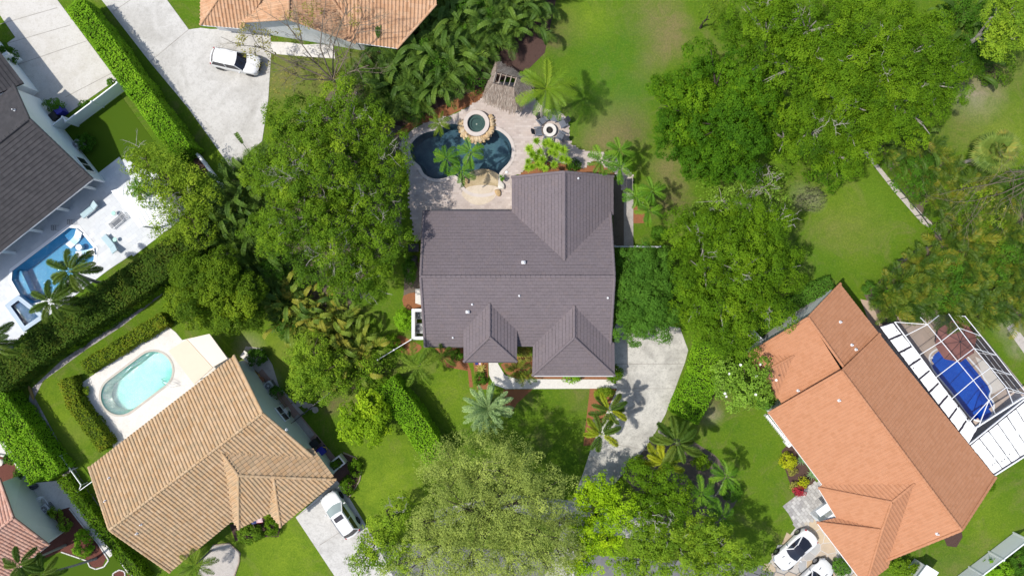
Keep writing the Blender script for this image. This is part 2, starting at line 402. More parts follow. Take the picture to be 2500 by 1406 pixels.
area('walkway', [(662, 103), (700, 104), (745, 110), (780, 108), (815, 112), (818, 144), (760, 140), (662, 132)], .03, MATS['walk_white'], thick=.05)
dm = area('driveway', [(1500, 800), (1512, 775), (1660, 800), (1680, 855), (1672, 885), (1625, 1010), (1600, 1055), (1570, 1100), (1500, 1180), (1440, 1240), (1400, 1406), (1330, 1406), (1425, 1150), (1428, 1140), (1445, 1088), (1508, 945), (1500, 935)], .03, MATS['drive_main'], thick=.05)
for a, b in (((1502, 888), (1670, 888)), ((1500, 948), (1650, 948)), ((1532, 800), (1532, 946)), ((1450, 1075), (1590, 1100))): joint(dm, a, b)
area('road', [(900, 1320), (2100, 1395), (2100, 1700), (700, 1700), (830, 1400)], .012, MATS['asphalt_road'])
area('pavement', [(1060, 1245), (1240, 1205), (1430, 1225), (1640, 1290), (1640, 1330), (1400, 1290), (1240, 1250), (1060, 1290)], .02, MATS['drive_main'])
dlow = area('driveway', [(722, 1262), (822, 1172), (838, 1190), (905, 1300), (960, 1406), (960, 1500), (880, 1500)], .03, MATS['drive_low'], thick=.05)
for a, b in (((727, 1258), (830, 1185)), ((780, 1330), (882, 1265))): joint(dlow, a, b)
# front walk of the dark-tiled house
area('walkway', [(1192, 860), (1213, 860), (1216, 888), (1232, 915), (1262, 925), (1500, 926), (1508, 948), (1234, 949), (1205, 938), (1194, 915)], .03, MATS['walk_white'], thick=.05)
area('path', [(1523, 470), (1546, 470), (1546, 600), (1523, 600)], .03, MATS['walk_grey'], thick=.05)
for q in ([(1155, 885), (1180, 885), (1192, 880), (1192, 950), (1165, 950)], [(1440, 948), (1508, 948), (1450, 1085), (1424, 1088)], [(1060, 850), (1140, 848), (1140, 880), (1150, 905), (1155, 945), (1146, 945), (1142, 905), (1085, 895)],
          [(1255, 870), (1300, 870), (1300, 918), (1500, 918), (1500, 926), (1262, 924), (1236, 912), (1222, 890)], [(1230, 950), (1300, 950), (1262, 985), (1248, 1010), (1215, 1000)]):
    area('mulch_bed', q, .008, MATS['mulch_red'])
area('mulch_bed', [(990, 640), (1030, 640), (1030, 720), (985, 725)], .007, MATS['soil'])
area('mulch_bed', smooth_loop([(985, 722), (1032, 715), (1032, 752), (992, 755)], 3), .008, MATS['mulch_red'])
area('mulch_bed', smooth_loop([(972, 818), (1005, 832), (1030, 848), (1000, 868), (962, 845)], 3), .008, MATS['mulch_red'])
area('walkway', [(1014, 705), (1030, 705), (1030, 745), (1014, 740)], .02, MATS['walk_white'])
area('mulch_bed', [(960, 330), (1000, 300), (1055, 270), (1180, 212), (1195, 235), (1140, 262), (1080, 290), (1020, 305), (985, 330)], .008, MATS['mulch_red'])
area('mulch_bed', [(1285, 385), (1380, 400), (1420, 405), (1440, 390), (1500, 398), (1500, 432), (1260, 432), (1290, 410)], .009, MATS['mulch_red'])
area('mulch_bed', [(1497, 440), (1523, 440), (1523, 600), (1497, 600)], .006, MATS['soil'])
area('mulch_bed', [(1546, 500), (1575, 505), (1572, 545), (1546, 545)], .007, MATS['mulch_red'])
area('soil_bed', [(560, 590), (700, 690), (860, 850), (870, 690), (980, 600), (980, 240), (870, 150), (720, 330), (600, 400), (520, 500)], .005, MATS['soil'])
area('soil_bed', [(870, 180), (980, 60), (1100, -60), (1370, -60), (1330, 130), (1290, 170), (1180, 215), (980, 310), (900, 280)], .0075, MATS['mulch_dark'])
area('soil_bed', [(2125, 350), (2280, 350), (2370, 430), (2560, 450), (2560, 770), (2350, 790), (2150, 800), (2110, 720), (2200, 640), (2290, 590), (2220, 480)], .0045, MATS['soil'])
area('sandy_strip', [(2100, 362), (2115, 368), (2200, 470), (2275, 545), (2300, 560), (2295, 575), (2250, 545), (2180, 465)], .008, MATS['sandy'])
area('swale', [(395, 700), (405, 712), (300, 795), (215, 850), (105, 930), (85, 970), (150, 1090), (200, 1170), (260, 1260), (380, 1420), (330, 1420), (235, 1280), (165, 1180), (110, 1090), (68, 990), (75, 950), (150, 880), (290, 785)], .008, MATS['swale'])
area('swale', [(500, 600), (545, 585), (560, 620), (520, 640)], .008, MATS['swale'])
area('turf_lawn', [(160, 310), (285, 215), (300, 240), (400, 380), (280, 420), (232, 430), (150, 340)], .02, MATS['turf'], thick=.03)
# strip beside the left hedge
area('mulch_bed', [(335, 195), (360, 225), (520, 420), (505, 430), (430, 350), (320, 205)], .008, MATS['mulch_dark'])
# tan house side yard
area('side_walk', [(640, 900), (665, 930), (835, 1135), (800, 1150), (740, 1100), (700, 1040), (610, 930)], .03, pieces('side_brick', [(.34, .22, .18), (.42, .30, .26)], .9, .5), thick=.04)
area('side_walk', [(702, 1035), (728, 1010), (768, 1060), (742, 1085)], .036, MATS['walk_grey'])
area('mulch_bed', [(808, 1118), (840, 1108), (872, 1118), (884, 1145), (860, 1205), (838, 1212), (818, 1175), (805, 1145)], .008, MATS['mulch_dark'])
area('mulch_bed', [(600, 845), (640, 850), (665, 890), (680, 940), (720, 985), (745, 1010), (705, 1015), (640, 925), (590, 870)], .007, MATS['sandy'])
area('mulch_bed', [(520, 1330), (560, 1325), (588, 1350), (575, 1406), (480, 1406), (500, 1360)], .007, MATS['sandy'])
area('mulch_bed', [(560, 1280), (640, 1262), (685, 1290), (680, 1310), (630, 1310), (575, 1320)], .008, MATS['mulch_dark'])
# yard of the house in the lower left corner
area('walkway', [(-40, 1080), (40, 1075), (60, 1150), (70, 1180), (145, 1172), (285, 1345), (268, 1360), (225, 1310), (110, 1230), (60, 1250), (-40, 1200)], .025, MATS['walk_white'], thick=.04)
area('mulch_bed', [(115, 1262), (150, 1243), (170, 1237), (262, 1355), (250, 1382), (228, 1385), (215, 1370), (150, 1345), (90, 1370), (80, 1330)], .03, MATS['mulch_burgundy'])
area('mulch_bed', [(-20, 1112), (30, 1115), (60, 1155), (62, 1172), (20, 1195), (-20, 1150)], .03, MATS['mulch_burgundy'])
area('mulch_bed', [(145, 1180), (170, 1180), (330, 1420), (300, 1420), (285, 1350)], .006, MATS['mulch_burgundy'])
area('lawn', [(85, 1372), (150, 1348), (215, 1372), (228, 1388), (252, 1385), (268, 1362), (285, 1350), (320, 1420), (320, 1460), (60, 1460)], .012, MATS['turf'])
area('mulch_bed', smooth_loop([(292, 1392), (305, 1396), (302, 1412), (285, 1412), (278, 1400)], 4), .02, MATS['mulch_burgundy'])
# orange house
area('mulch_bed', [(1930, 1078), (1945, 1100), (1990, 1170), (1985, 1195), (1940, 1210), (1925, 1170), (1912, 1130), (1908, 1100)], .008, MATS['mulch_dark'])
area('mulch_bed', [(2310, 1290), (2345, 1280), (2350, 1310), (2335, 1335), (2312, 1332), (2303, 1310)], .008, MATS['mulch_dark'])
area('walkway', [(1840, 790), (1965, 705), (1972, 712), (1850, 800)], .02, MATS['walk_grey'])
area('side_walk', [(2100, 730), (2125, 735), (2150, 790), (2175, 830), (2140, 830)], .012, paint('side_tan', (.40, .30, .23), .9, .1))
area('swale', [(2440, 770), (2470, 785), (2520, 850), (2520, 890), (2470, 820)], .008, MATS['sandy'])
area('soil_bed', [(1480, 1120), (1600, 1060), (1690, 1075), (1745, 1110), (1790, 1160), (1800, 1220), (1760, 1290), (1640, 1290)], .01, MATS['soil'])
# ---------------------------------------------------------------- houses
def tile_shape(kind, wd, p):
    if kind == 'flat':
        L = p - .034; g = .003
        v = [(g, 0, .012), (wd - g, 0, .012), (g, 0, .052), (wd - g, 0, .052), (g, L, .02), (wd - g, L, .02)]
        f = [(2, 3, 5, 4), (0, 1, 3, 2), (0, 2, 4, 4), (1, 5, 3, 3)]
        return np.array(v), [(2, 3, 5, 4), (0, 1, 3, 2)]
    prof = [(0, .0), (.10, .055), (.30, .095), (.50, .055), (.62, .004), (1.0, .0)] if kind == 'barrel' else [(0, .0), (.14, .02), (.3, .03), (.46, .02), (.62, .002), (1.0, .0)]
    L = p + .04; v = []
    for y, dz in ((0, .034 if kind == 'barrel' else .012), (L, .003)): v += [(x * wd, y, z + dz) for x, z in prof]
    n = len(prof); v += [(x * wd, 0, .0) for x, z in prof]
    f = [(i, i + 1, n + i + 1, n + i) for i in range(n - 1)] + [(2 * n + i, 2 * n + i + 1, i + 1, i) for i in range(n - 1)]
    return np.array(v), f
class House:
    def __init__(s, name, label, mat, kind, wd, pitch, n_single, under, group=None):
        s.root = thing(name, label, 'house', (0, 0, 0)); s.mat = mat; s.kind = kind; s.wd = wd; s.p = pitch; s.n_single = n_single; s.under = under
        s.planes = []; s.slab = MB(); s.caps = []
    def plane(s, spec, tiles=True):
        a, b, c = (P(*q) for q in spec[:3]); n = (b - a).cross(c - a).normalized()
        if n.z < 0: n = -n
        vs = [a, b, c] + [(P(*q) if len(q) == 3 and i > 99 else on_plane(q[0], q[1], a, n)) for i, q in enumerate(spec[3:])]
        # order as given round the outline
        s.planes.append((vs, n, tiles)); return vs, n
    def world_plane(s, vs):
        n = (vs[1] - vs[0]).cross(vs[2] - vs[0]).normalized(); n = n if n.z > 0 else -n
        s.planes.append((vs, n, True)); return vs, n
    def ridge(s, a, b): s.caps.append((Vector(a), Vector(b)))
    def finish(s, cap_single=True):
        slab = MB()
        for vs, n, _ in s.planes:
            k = len(vs); top = [v - n * .02 for v in vs]; bot = [v - n * .16 for v in vs]
            ar = sum(vs[i].x * vs[(i + 1) % k].y - vs[(i + 1) % k].x * vs[i].y for i in range(k))
            if ar < 0: top.reverse(); bot.reverse()
            slab.add(top + bot, [tuple(range(k)), tuple(range(2 * k - 1, k - 1, -1))] + [(k + i, k + (i + 1) % k, (i + 1) % k, i) for i in range(k)])
        s.roof = slab.obj('roof', s.under, s.root)
        tv, tf = tile_shape(s.kind, s.wd, s.p); full = []; tf4 = [q for q in tf]
        allv = []; allt = []; cutv = []
        for vs, n, tiles in s.planes:
            if not tiles: continue
            d = Vector((n.x, n.y, 0))
            ac = Vector((-n.y, n.x, 0)).normalized() if d.length > 1e-4 else Vector((1, 0, 0))
            upv = n.cross(ac); 
            if upv.z < 0: ac = -ac; upv = n.cross(ac)
            o = vs[0]; A = np.array([ac, upv, n]); uv = np.array([A @ np.array(v - o) for v in vs])[:, :2]
            u0, u1, v0, v1 = uv[:, 0].min(), uv[:, 0].max(), uv[:, 1].min(), uv[:, 1].max()
            cut_here = []
            for j in range(int((v1 - v0) / s.p) + 1):
                off = (s.wd * .5 if (j % 2 and s.kind == 'flat') else 0)
                for i in range(-1, int((u1 - u0) / s.wd) + 1):
                    x = u0 + i * s.wd + off; y = v0 + j * s.p + RNG.normal(0, .004)
                    q = np.array([(x, y), (x + s.wd, y), (x + s.wd, y + s.p), (x, y + s.p), (x + s.wd / 2, y + s.p / 2)])
                    ins = inside(q, uv)
                    if ins.all(): full.append((o, ac, upv, n, x, y))
                    elif ins.any(): cut_here.append((x, y))
            if cut_here:
                bm = bmesh.new(); ly = bm.verts.layers.float.new('tint')
                for x, y in cut_here:
                    tt = RNG.random(); bv = []
                    for a in tv:
                        w_ = o + ac * (a[0] + x) + upv * (a[1] + y) + n * a[2]; q = bm.verts.new(w_); q[ly] = tt; bv.append(q)
                    for f in tf4:
                        try: bm.faces.new([bv[i] for i in f])
                        except ValueError: pass
                c = sum(vs, Vector()) / len(vs)
                for i in range(len(vs)):
                    a, b = vs[i], vs[(i + 1) % len(vs)]; e = (b - a); nn = e.cross(n).normalized()
                    if nn.dot(c - a) > 0: nn = -nn
                    bmesh.ops.bisect_plane(bm, geom=bm.verts[:] + bm.edges[:] + bm.faces[:], plane_co=a + nn * .012, plane_no=nn, clear_outer=True)
                me = bpy.data.meshes.new('cut'); bm.to_mesh(me); bm.free(); cutv.append(me)
        full.sort(key=lambda r: (r[0] + r[1] * r[4] + r[2] * r[5]).xy.length)
        me = np_mesh('tile', tv, np.array(tf4), s.mat)
        for o, ac, upv, n, x, y in full[:s.n_single]:
            t = link('tile', me, s.roof); p = o + ac * x + upv * y
            R = Matrix((ac, upv, n)).transposed().to_4x4(); R.translation = p; t.matrix_basis = R
        rest = full[s.n_single:]
        V = []; F = []; T = []; nf = np.array(tf4); b = 0
        for o, ac, upv, n, x, y in rest:
            A = np.array([ac, upv, n]); V.append((tv + np.array([x, y, 0])) @ A + np.array(o)); F.append(nf + b); b += len(tv); T.append(np.full(len(tv), RNG.random()))
        bm = bmesh.new()
        if V:
            m0 = np_mesh('tiles', np.concatenate(V), np.concatenate(F), None, np.concatenate(T)); bm.from_mesh(m0); bpy.data.meshes.remove(m0)
        for c in cutv: bm.from_mesh(c); bpy.data.meshes.remove(c)
        bmesh.ops.recalc_face_normals(bm, faces=[]) if False else None
        m1 = bpy.data.meshes.new('tiles'); bm.to_mesh(m1); bm.free(); m1.materials.append(s.mat)
        ob = link('tiles', m1, s.roof); ob['kind'] = 'stuff'
        # ridge and hip tiles
        r = .12; L = .42; v = []; 
        for y, rr, dz in ((-.03, r * 1.1, .03), (L + .03, r * .92, .012)):
            for k in range(6):
                a = math.pi * k / 5; v.append((rr * math.cos(a), y, rr * .75 * math.sin(a) + dz - .02))
        f = [(k + 1, k, 6 + k, 7 + k) for k in range(5)]; v += [(x, -.03, -.02) for x in (r, -r)]
        f += [(0, 1, 2, 3), (0, 3, 4, 5)]
        cm = np_mesh('ridge_tile', np.array(v), np.array(f), s.mat)
        cnt = 0; mb = MB()
        for a, b2 in s.caps:
            if a.z > b2.z: a, b2 = b2, a
            d = (b2 - a); ln = d.length; d.normalize(); x = d.cross(Vector((0, 0, 1))).normalized(); z = x.cross(d)
            m = max(1, int(ln / L)); st = ln / m
            for i in range(m):
                R = Matrix((x, d, z)).transposed().to_4x4(); R.translation = a + d * (i * st) + z * .05
                if cap_single and cnt < 290:
                    t = link('ridge_tile', cm, s.roof); t.matrix_basis = R; cnt += 1
                else: mb.add([R @ Vector(q) for q in v], f, RNG.random())
        if mb.v: mb.obj('ridge_tiles', s.mat, s.roof)['kind'] = 'stuff'
        return s
    def walls(s, pts, z1, mat, z0=0.0): MB().prism(pts, z0, z1).obj('wall', mat, s.root)
    def gable(s, a, apex, b, mat, inset=.35, drop=.14):
        """gable wall below the verge a-apex-b, standing back from it"""
        n = Vector((-(b - a).y, (b - a).x, 0)).normalized()
        u = (b - a); u.z = 0; u.normalize(); a2 = a + u * .45 + n * inset; b2 = b - u * .45 + n * inset; ap = apex + n * inset
        sl = lambda p, q, k: p.z + (q.z - p.z) * k
        a2.z = a.z + (apex.z - a.z) * .45 / max(.5, (apex - a).xy.length) - drop; b2.z = b.z + (apex.z - b.z) * .45 / max(.5, (apex - b).xy.length) - drop; ap.z = apex.z - drop
        vs = []
        for k in (0, .2):
            o = n * k; vs += [a2 * 1 + o, ap + o, b2 + o, Vector((b2.x, b2.y, 0)) + o, Vector((a2.x, a2.y, 0)) + o]
        MB().add(vs, [(0, 1, 2, 3, 4), (9, 8, 7, 6, 5)] + [(i, 5 + i, 5 + (i + 1) % 5, (i + 1) % 5) for i in range(5)]).obj('wall', mat, s.root)
        return a2, b2, n
    def gutter(s, a, b, mat, out=.07):
        a = Vector(a); b = Vector(b); MB().bar(a - Vector((0, 0, .1)), b - Vector((0, 0, .1)), .11, .12).obj('gutter', mat, s.root)
    def window(s, c, u, wd, ht, frame, glass, parts=2):
        """window on a wall; c centre, u direction along the wall"""
        u = Vector(u).normalized(); rz = math.atan2(u.y, u.x)
        f = MB()
        for dx in (-wd / 2, wd / 2): f.box(Vector(c) + u * dx, (.08, .10, ht + .08), rz)
        for dz in (-ht / 2, ht / 2): f.box(Vector(c) + Vector((0, 0, dz)), (wd - .081, .10, .08), rz)
        for k in range(1, parts): f.box(Vector(c) + u * (-wd / 2 + wd * k / parts), (.05, .09, ht - .09), rz)
        fo = f.obj('window', frame, s.root); MB().box(c, (wd - .08, .04, ht - .08), rz).obj('pane', glass, fo)
GLASS = paint('window_glass', (.02, .025, .03), .05, .9, var=.1)
def vent_box(h, px, py, pl, size, mat):
    vs, n = pl; p = on_plane(px, py, vs[0], n)
    m = MB().box(p + Vector((0, 0, .14)), (size, size * .8, .34), bev=.04); m.lathe([(size * .25, .3), (size * .28, .36), (size * .1, .4)], p, 10)
    m.obj('roof_vent', mat, h.roof)
def pipe(h, px, py, pl, mat, r=.05, hh=.4):
    vs, n = pl; p = on_plane(px, py, vs[0], n); MB().lathe([(r * 2.4, -.02), (r * 2.2, .08), (r, .12), (r, hh), (r * .6, hh)], p, 10).obj('vent_pipe', mat, h.roof)
paint('wall_cream', (.66, .63, .57), .9, .1); paint('wall_white', (.84, .85, .86), .9, .1, var=.03); paint('wall_sage', (.66, .68, .60), .9, .1, var=.05); paint('wall_grey', (.66, .68, .69), .9, .1, var=.05)
paint('pipe_grey', (.45, .45, .46), .6, .3); paint('vent_pale', (.62, .62, .63), .5, .3)
slate = pieces('slate_tile', [(.156, .130, .138), (.164, .137, .147), (.172, .143, .152), (.160, .134, .143), (.172, .140, .144)], .8, .2, .5)
under_slate = paint('under_slate', (.05, .042, .046), .9, .1)
# --- the dark-tiled house in the middle
h = House('house', 'big house with purple-grey flat tiles in the middle, two hipped front wings', slate, 'flat', .36, .325, 300, under_slate)
MAIN = h
ze, zr = 2.9, 6.0
NP = h.plane([(1035, 517, ze), (1490, 517, ze), (1500, 675, zr), (1027, 675)])
SP = h.plane([(1027, 675, zr), (1500, 675, zr), (1490, 845, ze), (1038, 845)])
a, b = NP[0][3], NP[0][2]; h.ridge(a, b)
zw = 5.26
WW = h.plane([(1250, 433, ze), (1378, 420, zw), (1378, 636, zw), (1250, 516)])
WE = h.plane([(1497, 431, ze), (1378, 420, zw), (1378, 636, zw), (1497, 524)])
h.ridge(WW[0][1], WW[0][2])
d1 = 4.84; e1 = 3.65
D1 = h.plane([(1195, 741, d1), (1195, 822, d1), (1133, 882, e1), (1132, 803)])
D2 = h.plane([(1195, 741, d1), (1195, 822, d1), (1261, 882, e1), (1262, 803)])
D3 = h.plane([(1195, 822, d1), (1133, 882, e1), (1261, 882, e1)])
for q in ((P(1195, 741, d1), P(1195, 822, d1)), (P(1195, 822, d1), P(1133, 882, e1)), (P(1195, 822, d1), P(1261, 882, e1))): h.ridge(*q)
d2 = 4.73
D4 = h.plane([(1402, 747, d2), (1402, 824, d2), (1300, 916, ze), (1302, 842)])
D5 = h.plane([(1402, 747, d2), (1402, 824, d2), (1500, 916, ze), (1499, 838)])
D6 = h.plane([(1402, 824, d2), (1300, 916, ze), (1500, 916, ze)])
for q in ((P(1402, 747, d2), P(1402, 824, d2)), (P(1402, 824, d2), P(1300, 916, ze)), (P(1402, 824, d2), P(1500, 916, ze))): h.ridge(*q)
# verge tiles
for q in ((NP[0][0], NP[0][3]), (NP[0][1], NP[0][2]), (SP[0][3], SP[0][0]), (SP[0][2], SP[0][1]), (WW[0][0], WW[0][1]), (WE[0][0], WE[0][1])): h.ridge(*q)
h.finish()
cw = MATS['wall_cream']
h.walls(G([(1050, 530), (1480, 530), (1480, 830), (1050, 830)], ze), ze - .12, cw)
h.walls(G([(1264, 448), (1483, 448), (1483, 529), (1264, 529)], ze), ze - .14, cw)
h.walls(G([(1314, 831), (1486, 831), (1486, 902), (1314, 902)], ze), ze - .16, cw)
h.walls(G([(1150, 831), (1250, 831), (1250, 850), (1150, 850)], ze), 3.4, cw)
h.gable(P(1250, 433, ze), P(1378, 420, zw), P(1497, 431, ze), cw) if False else None
for x, y in ((1143, 868), (1251, 868)): MB().box(Vector((*G2(x, y, 3.4), 1.72)), (.35, .35, 3.44)).obj('column', cw, h.root)
for x in (1355, 1430): 
    c = Vector((*G2(x, 903, ze), 1.1)); m = MB()
    for k in range(4): m.box(c + Vector((0, -.05, -.8 + k * .54)), (2.5, .06, .52))
    m.obj('garage_door', WHITE, h.root)
m = MB().box(Vector((*G2(1195, 851, 3.3), 1.05)), (1.0, .08, 2.1)); dd = m.obj('front_door', paint('door_wood', (.12, .06, .03), .5), h.root)
MB().box(Vector((*G2(1195, 851, 3.3), 1.0)) + Vector((.38, -.09, 0)), (.05, .08, .15)).obj('handle', MATS['pipe_grey'], dd)
for x in (1120, 1060): h.window(Vector((*G2(x, 829, ze), 1.5)) + Vector((0, -.06, 0)), (1, 0, 0), 1.4, 1.3, WHITE, GLASS)
for x in (1090, 1180): h.window(Vector((*G2(x, 531, ze), 1.3)) + Vector((0, .05, 0)), (1, 0, 0), 2.0, 2.0, WHITE, GLASS, 3)
for y in (560, 640, 760): h.window(Vector((*G2(1050, y, ze), 1.5)) + Vector((-.05, 0, 0)), (0, 1, 0), 1.2, 1.1, WHITE, GLASS)
h.window(Vector((*G2(1483, 485, ze), 1.5)) + Vector((.06, 0, 0)), (0, 1, 0), 1.2, 1.1, WHITE, GLASS)
vent_box(h, 1278, 641, NP, .36, MATS['vent_pale']); vent_box(h, 1142, 761, SP, .34, MATS['vent_pale'])
for x, y, pl in ((1153, 743, SP), (1106, 824, SP), (1484, 727, SP), (1412, 436, WE), (1268, 722, SP)): pipe(h, x, y, pl, MATS['vent_pale'], .045, .25)
gm_ = paint('gutter_dark', (.06, .05, .06), .6)
h.gutter(P(1300, 918, ze), P(1500, 918, ze), MATS['pipe_grey']); h.gutter(P(1133, 884, e1), P(1261, 884, e1), gm_); h.gutter(P(1035, 515, ze), P(1250, 515, ze), gm_); h.gutter(P(1038, 847, ze), P(1131, 847, ze), gm_)

# --- dark house at the upper left
slate2 = pieces('charcoal_tile', [(.042, .041, .045), (.053, .051, .055), (.062, .059, .063), (.048, .046, .05)], .8, .3, .6)
h = House('house', 'white walled house with charcoal tile roof beside the angular blue pool', slate2, 'flat', .36, .36, 200, paint('under_charcoal', (.035, .032, .035), .9))
A0 = P(72, 290, 5.6); E0 = P(226, 437, 2.9); rd = (E0 - A0); rd.z = 0; pu = rd.normalized(); ru = Vector((-pu.y, pu.x, 0)); ru = ru if ru.x < 0 else -ru
run = rd.length
pl1 = h.world_plane([E0, A0, A0 + ru * 16, E0 + ru * 16])
N0 = A0 - pu * 4.4; N0.z = 5.6 - 2.7 * 4.4 / run
pl2 = h.world_plane([A0, N0, N0 + ru * 16, A0 + ru * 16])
h.ridge(A0, A0 + ru * 14); h.ridge(E0, A0); h.ridge(N0, A0)
q = [P(58, 203, 2.9), P(-80, 23, 2.9)]; e = (q[1] - q[0]).normalized(); nn = Vector((-e.y, e.x, 0)); nn = nn if nn.x < 0 else -nn
pl3 = h.world_plane([q[0], q[1], q[1] + nn * 4.5 + Vector((0, 0, 2.1)), q[0] + nn * 4.5 + Vector((0, 0, 2.1))])
h.finish()
ww = MATS['wall_white']
M0 = N0 - pu * .1
h.gable(E0, A0, A0 - pu * run + Vector((0, 0, -2.7)), ww, .25) if False else None
# gable wall facing north-east
base = -ru; off = ru * .30
def vwall(h, pts, mat, th=.2, n=None):
    k = len(pts); vs = list(pts) + [p + n * th for p in pts]
    MB().add(vs, [tuple(range(k)), tuple(range(2 * k - 1, k - 1, -1))] + [(i, k + i, k + (i + 1) % k, (i + 1) % k) for i in range(k)]).obj('wall', mat, h.root)
zz = Vector((0, 0, .15)); e2 = E0 - pu * .5 + off; n2 = N0 + off
e2.z = 2.9 + .5 * 2.7 / run - .15
vwall(h, [e2, A0 + off - zz, n2 - zz, Vector((n2.x, n2.y, 0)), Vector((e2.x, e2.y, 0))], ww, .2, ru)
i1 = e2 + ru * .21 - pu * 2.3; i2 = n2 + ru * .21
h.walls([(i1.x, i1.y), (i2.x, i2.y), ((i2 + ru * 15).x, (i2 + ru * 15).y), ((i1 + ru * 15).x, (i1 + ru * 15).y)], 2.6, ww)
w3 = q[0] + nn * .5 + e * .3
vwall(h, [w3, w3 + e * 5, (w3 + e * 5).xy.to_3d(), w3.xy.to_3d()], ww, .2, nn) if False else MB().prism([(w3 + e * .1).xy[:], (w3 + e * 6).xy[:], (w3 + e * 6 + nn * 4).xy[:], (w3 + nn * 4 + e * .1).xy[:]], 0, 2.7).obj('wall', ww, h.root)
dw = A0 * .35 + E0 * .65 + off - ru * .08; h.window(Vector((dw.x, dw.y, 1.6)), pu, 1.6, 1.3, WHITE, GLASS)
pipe(h, 37, 270, pl2, MATS['vent_pale'])
for k in range(5): MB().box((*(E0 + ru * (1.5 + 3.2 * k) - pu * .55).xy, 1.3), (.22, .22, 2.6)).obj('column', ww, h.root)
h.gutter(E0, E0 + ru * 14, paint('gutter_white', (.72, .72, .72), .5))
# pillar wall by the drive
vv = G([(25, 158), (50, 143)]); 
MB().prism([G2(24, 160), G2(28, 166), G2(56, 149), G2(52, 143)], 0, 1.9).obj('wall', ww, h.root)

# --- tan barrel tile house, lower left
tan = pieces('tan_tile', [(.45, .29, .155), (.50, .335, .19), (.53, .38, .235), (.47, .325, .195), (.42, .31, .19), (.52, .345, .19)], .85, .16, .8, .006)
h = House('house', 'tan barrel tiled house with sage gable wall beside the oval pool', tan, 'barrel', .33, .42, 300, paint('under_tan', (.17, .09, .055), .9))
TAN = h
za = 5.6
T1 = h.plane([(572, 868, 2.9), (641, 1008, za), (268, 1292, za), (218, 1140)])
T2 = h.plane([(641, 1008, za), (268, 1292, za), (415, 1395, 2.9), (762, 1111)])
rz_ = T1[0]; h.ridge(rz_[1], rz_[2]); h.ridge(rz_[0], rz_[1]); h.ridge(rz_[3], rz_[2]); h.ridge(T2[0][2], T2[0][1]); h.ridge(T2[0][3], T2[0][0])
ap = on_plane(542, 1105, T2[0][0], T2[1]); zap = ap.z
h.plane([(542, 1105, zap), (582, 1160, zap), (820, 1170, 2.9), (764, 1094)])
h.plane([(542, 1105, zap), (582, 1160, zap), (583, 1290, 2.9), (535, 1228)])
TE = h.plane([(582, 1160, zap), (820, 1170, 2.9), (583, 1290, 2.9)])
zb = on_plane(668, 1165, TE[0][0], TE[1]).z + .04
h.plane([(668, 1163, zb), (824, 1171, 2.93), (685, 1285, 2.93)])
h.plane([(668, 1163, zb), (685, 1285, 2.93), (652, 1243, 2.9)])
for q in ((P(542, 1105, zap), P(582, 1160, zap)), (P(582, 1160, zap), P(583, 1290, 2.9)), (P(582, 1160, zap), P(820, 1170, 2.95)), (P(668, 1163, zb), P(685, 1285, 2.93))): h.ridge(*q)
h.finish()
sg = MATS['wall_sage']
n1 = (T1[0][2] - T1[0][1]); n1.z = 0; n1.normalize()
A_, B_, C_ = T1[0][0], T1[0][1], T2[0][3]
pv = (C_ - A_); pv.z = 0; pv.normalize(); o_ = n1 * .4
a2 = A_ + pv * .5 + o_; a2.z = 3.0; c2 = C_ - pv * .2 + o_; c2.z = 2.85; b2 = B_ + o_ - Vector((0, 0, .16))
vwall(h, [a2, b2, c2, c2.xy.to_3d(), a2.xy.to_3d()], sg, .2, n1)
def inset_poly(pts, d): return offset_loop([tuple(p) for p in pts], -d)
in_a = a2 + n1 * .21; in_c = c2 + n1 * .21; ln = (T1[0][2] - T1[0][1]).length - 1.0
h.walls([in_a.xy[:], in_c.xy[:], (in_c + n1 * ln).xy[:], (in_a + n1 * ln).xy[:]], 2.7, sg)
h.walls(inset_poly(G([(764, 1094), (820, 1170), (685, 1285), (640, 1228)], 2.9), .45), 2.6, sg)
h.window(a2 * .42 + c2 * .58 - n1 * .05 + Vector((0, 0, -1.35)), pv, 1.5, 1.2, WHITE, GLASS, 2)
cen = Vector((*G2(752, 1222, 2.9), 1.05)) ; gd = MB(); gu = Vector((135, 115, 0)).normalized()
for k in range(4): gd.box(cen + Vector((-.25, .3, -.78 + k * .53)), (4.2, .08, .5), math.atan2(gu.y, gu.x))
gd.obj('garage_door', WHITE, h.root)
for x, y, pl in ((268, 1166, T1), (258, 1222, T1), (335, 1301, T2), (345, 1279, T2), (700, 1048, T2)): pipe(h, x, y, pl, MATS['vent_pale'], .05, .3)

# --- orange house, lower right
org = pieces('orange_tile', [(.42, .192, .098), (.45, .21, .112), (.465, .222, .12), (.43, .198, .103)], .85, .06, .8, .004)
h = House('house', 'large orange tiled house beside the screened pool enclosure', org, 'low', .31, .36, 260, paint('under_orange', (.30, .12, .065), .9))
ORG = h; zr = 5.5
O1 = h.plane([(2055, 905, zr), (2347, 1293, zr), (2430, 1165, 2.9), (2147, 816)])
O2 = h.plane([(2055, 905, zr), (2347, 1293, zr), (2151, 1372, 2.8), (1876, 1008)])
h.ridge(O1[0][0], O1[0][1]); h.ridge(O1[0][2], O1[0][1]); h.ridge(O1[0][3], O1[0][0]); h.ridge(O2[0][2], O2[0][1]); h.ridge(O2[0][3], O2[0][0])
U1 = h.plane([(1973, 775, 4.8), (2051, 693, 2.95), (2155, 826, 2.95), (2066, 905)])
U2 = h.plane([(1973, 775, 4.8), (1829, 862, 2.8), (1910, 988, 2.8), (2070, 930)])
h.ridge(U1[0][0], U1[0][3]); h.ridge(U1[0][1], U1[0][0]); h.ridge(U2[0][1], U2[0][0])
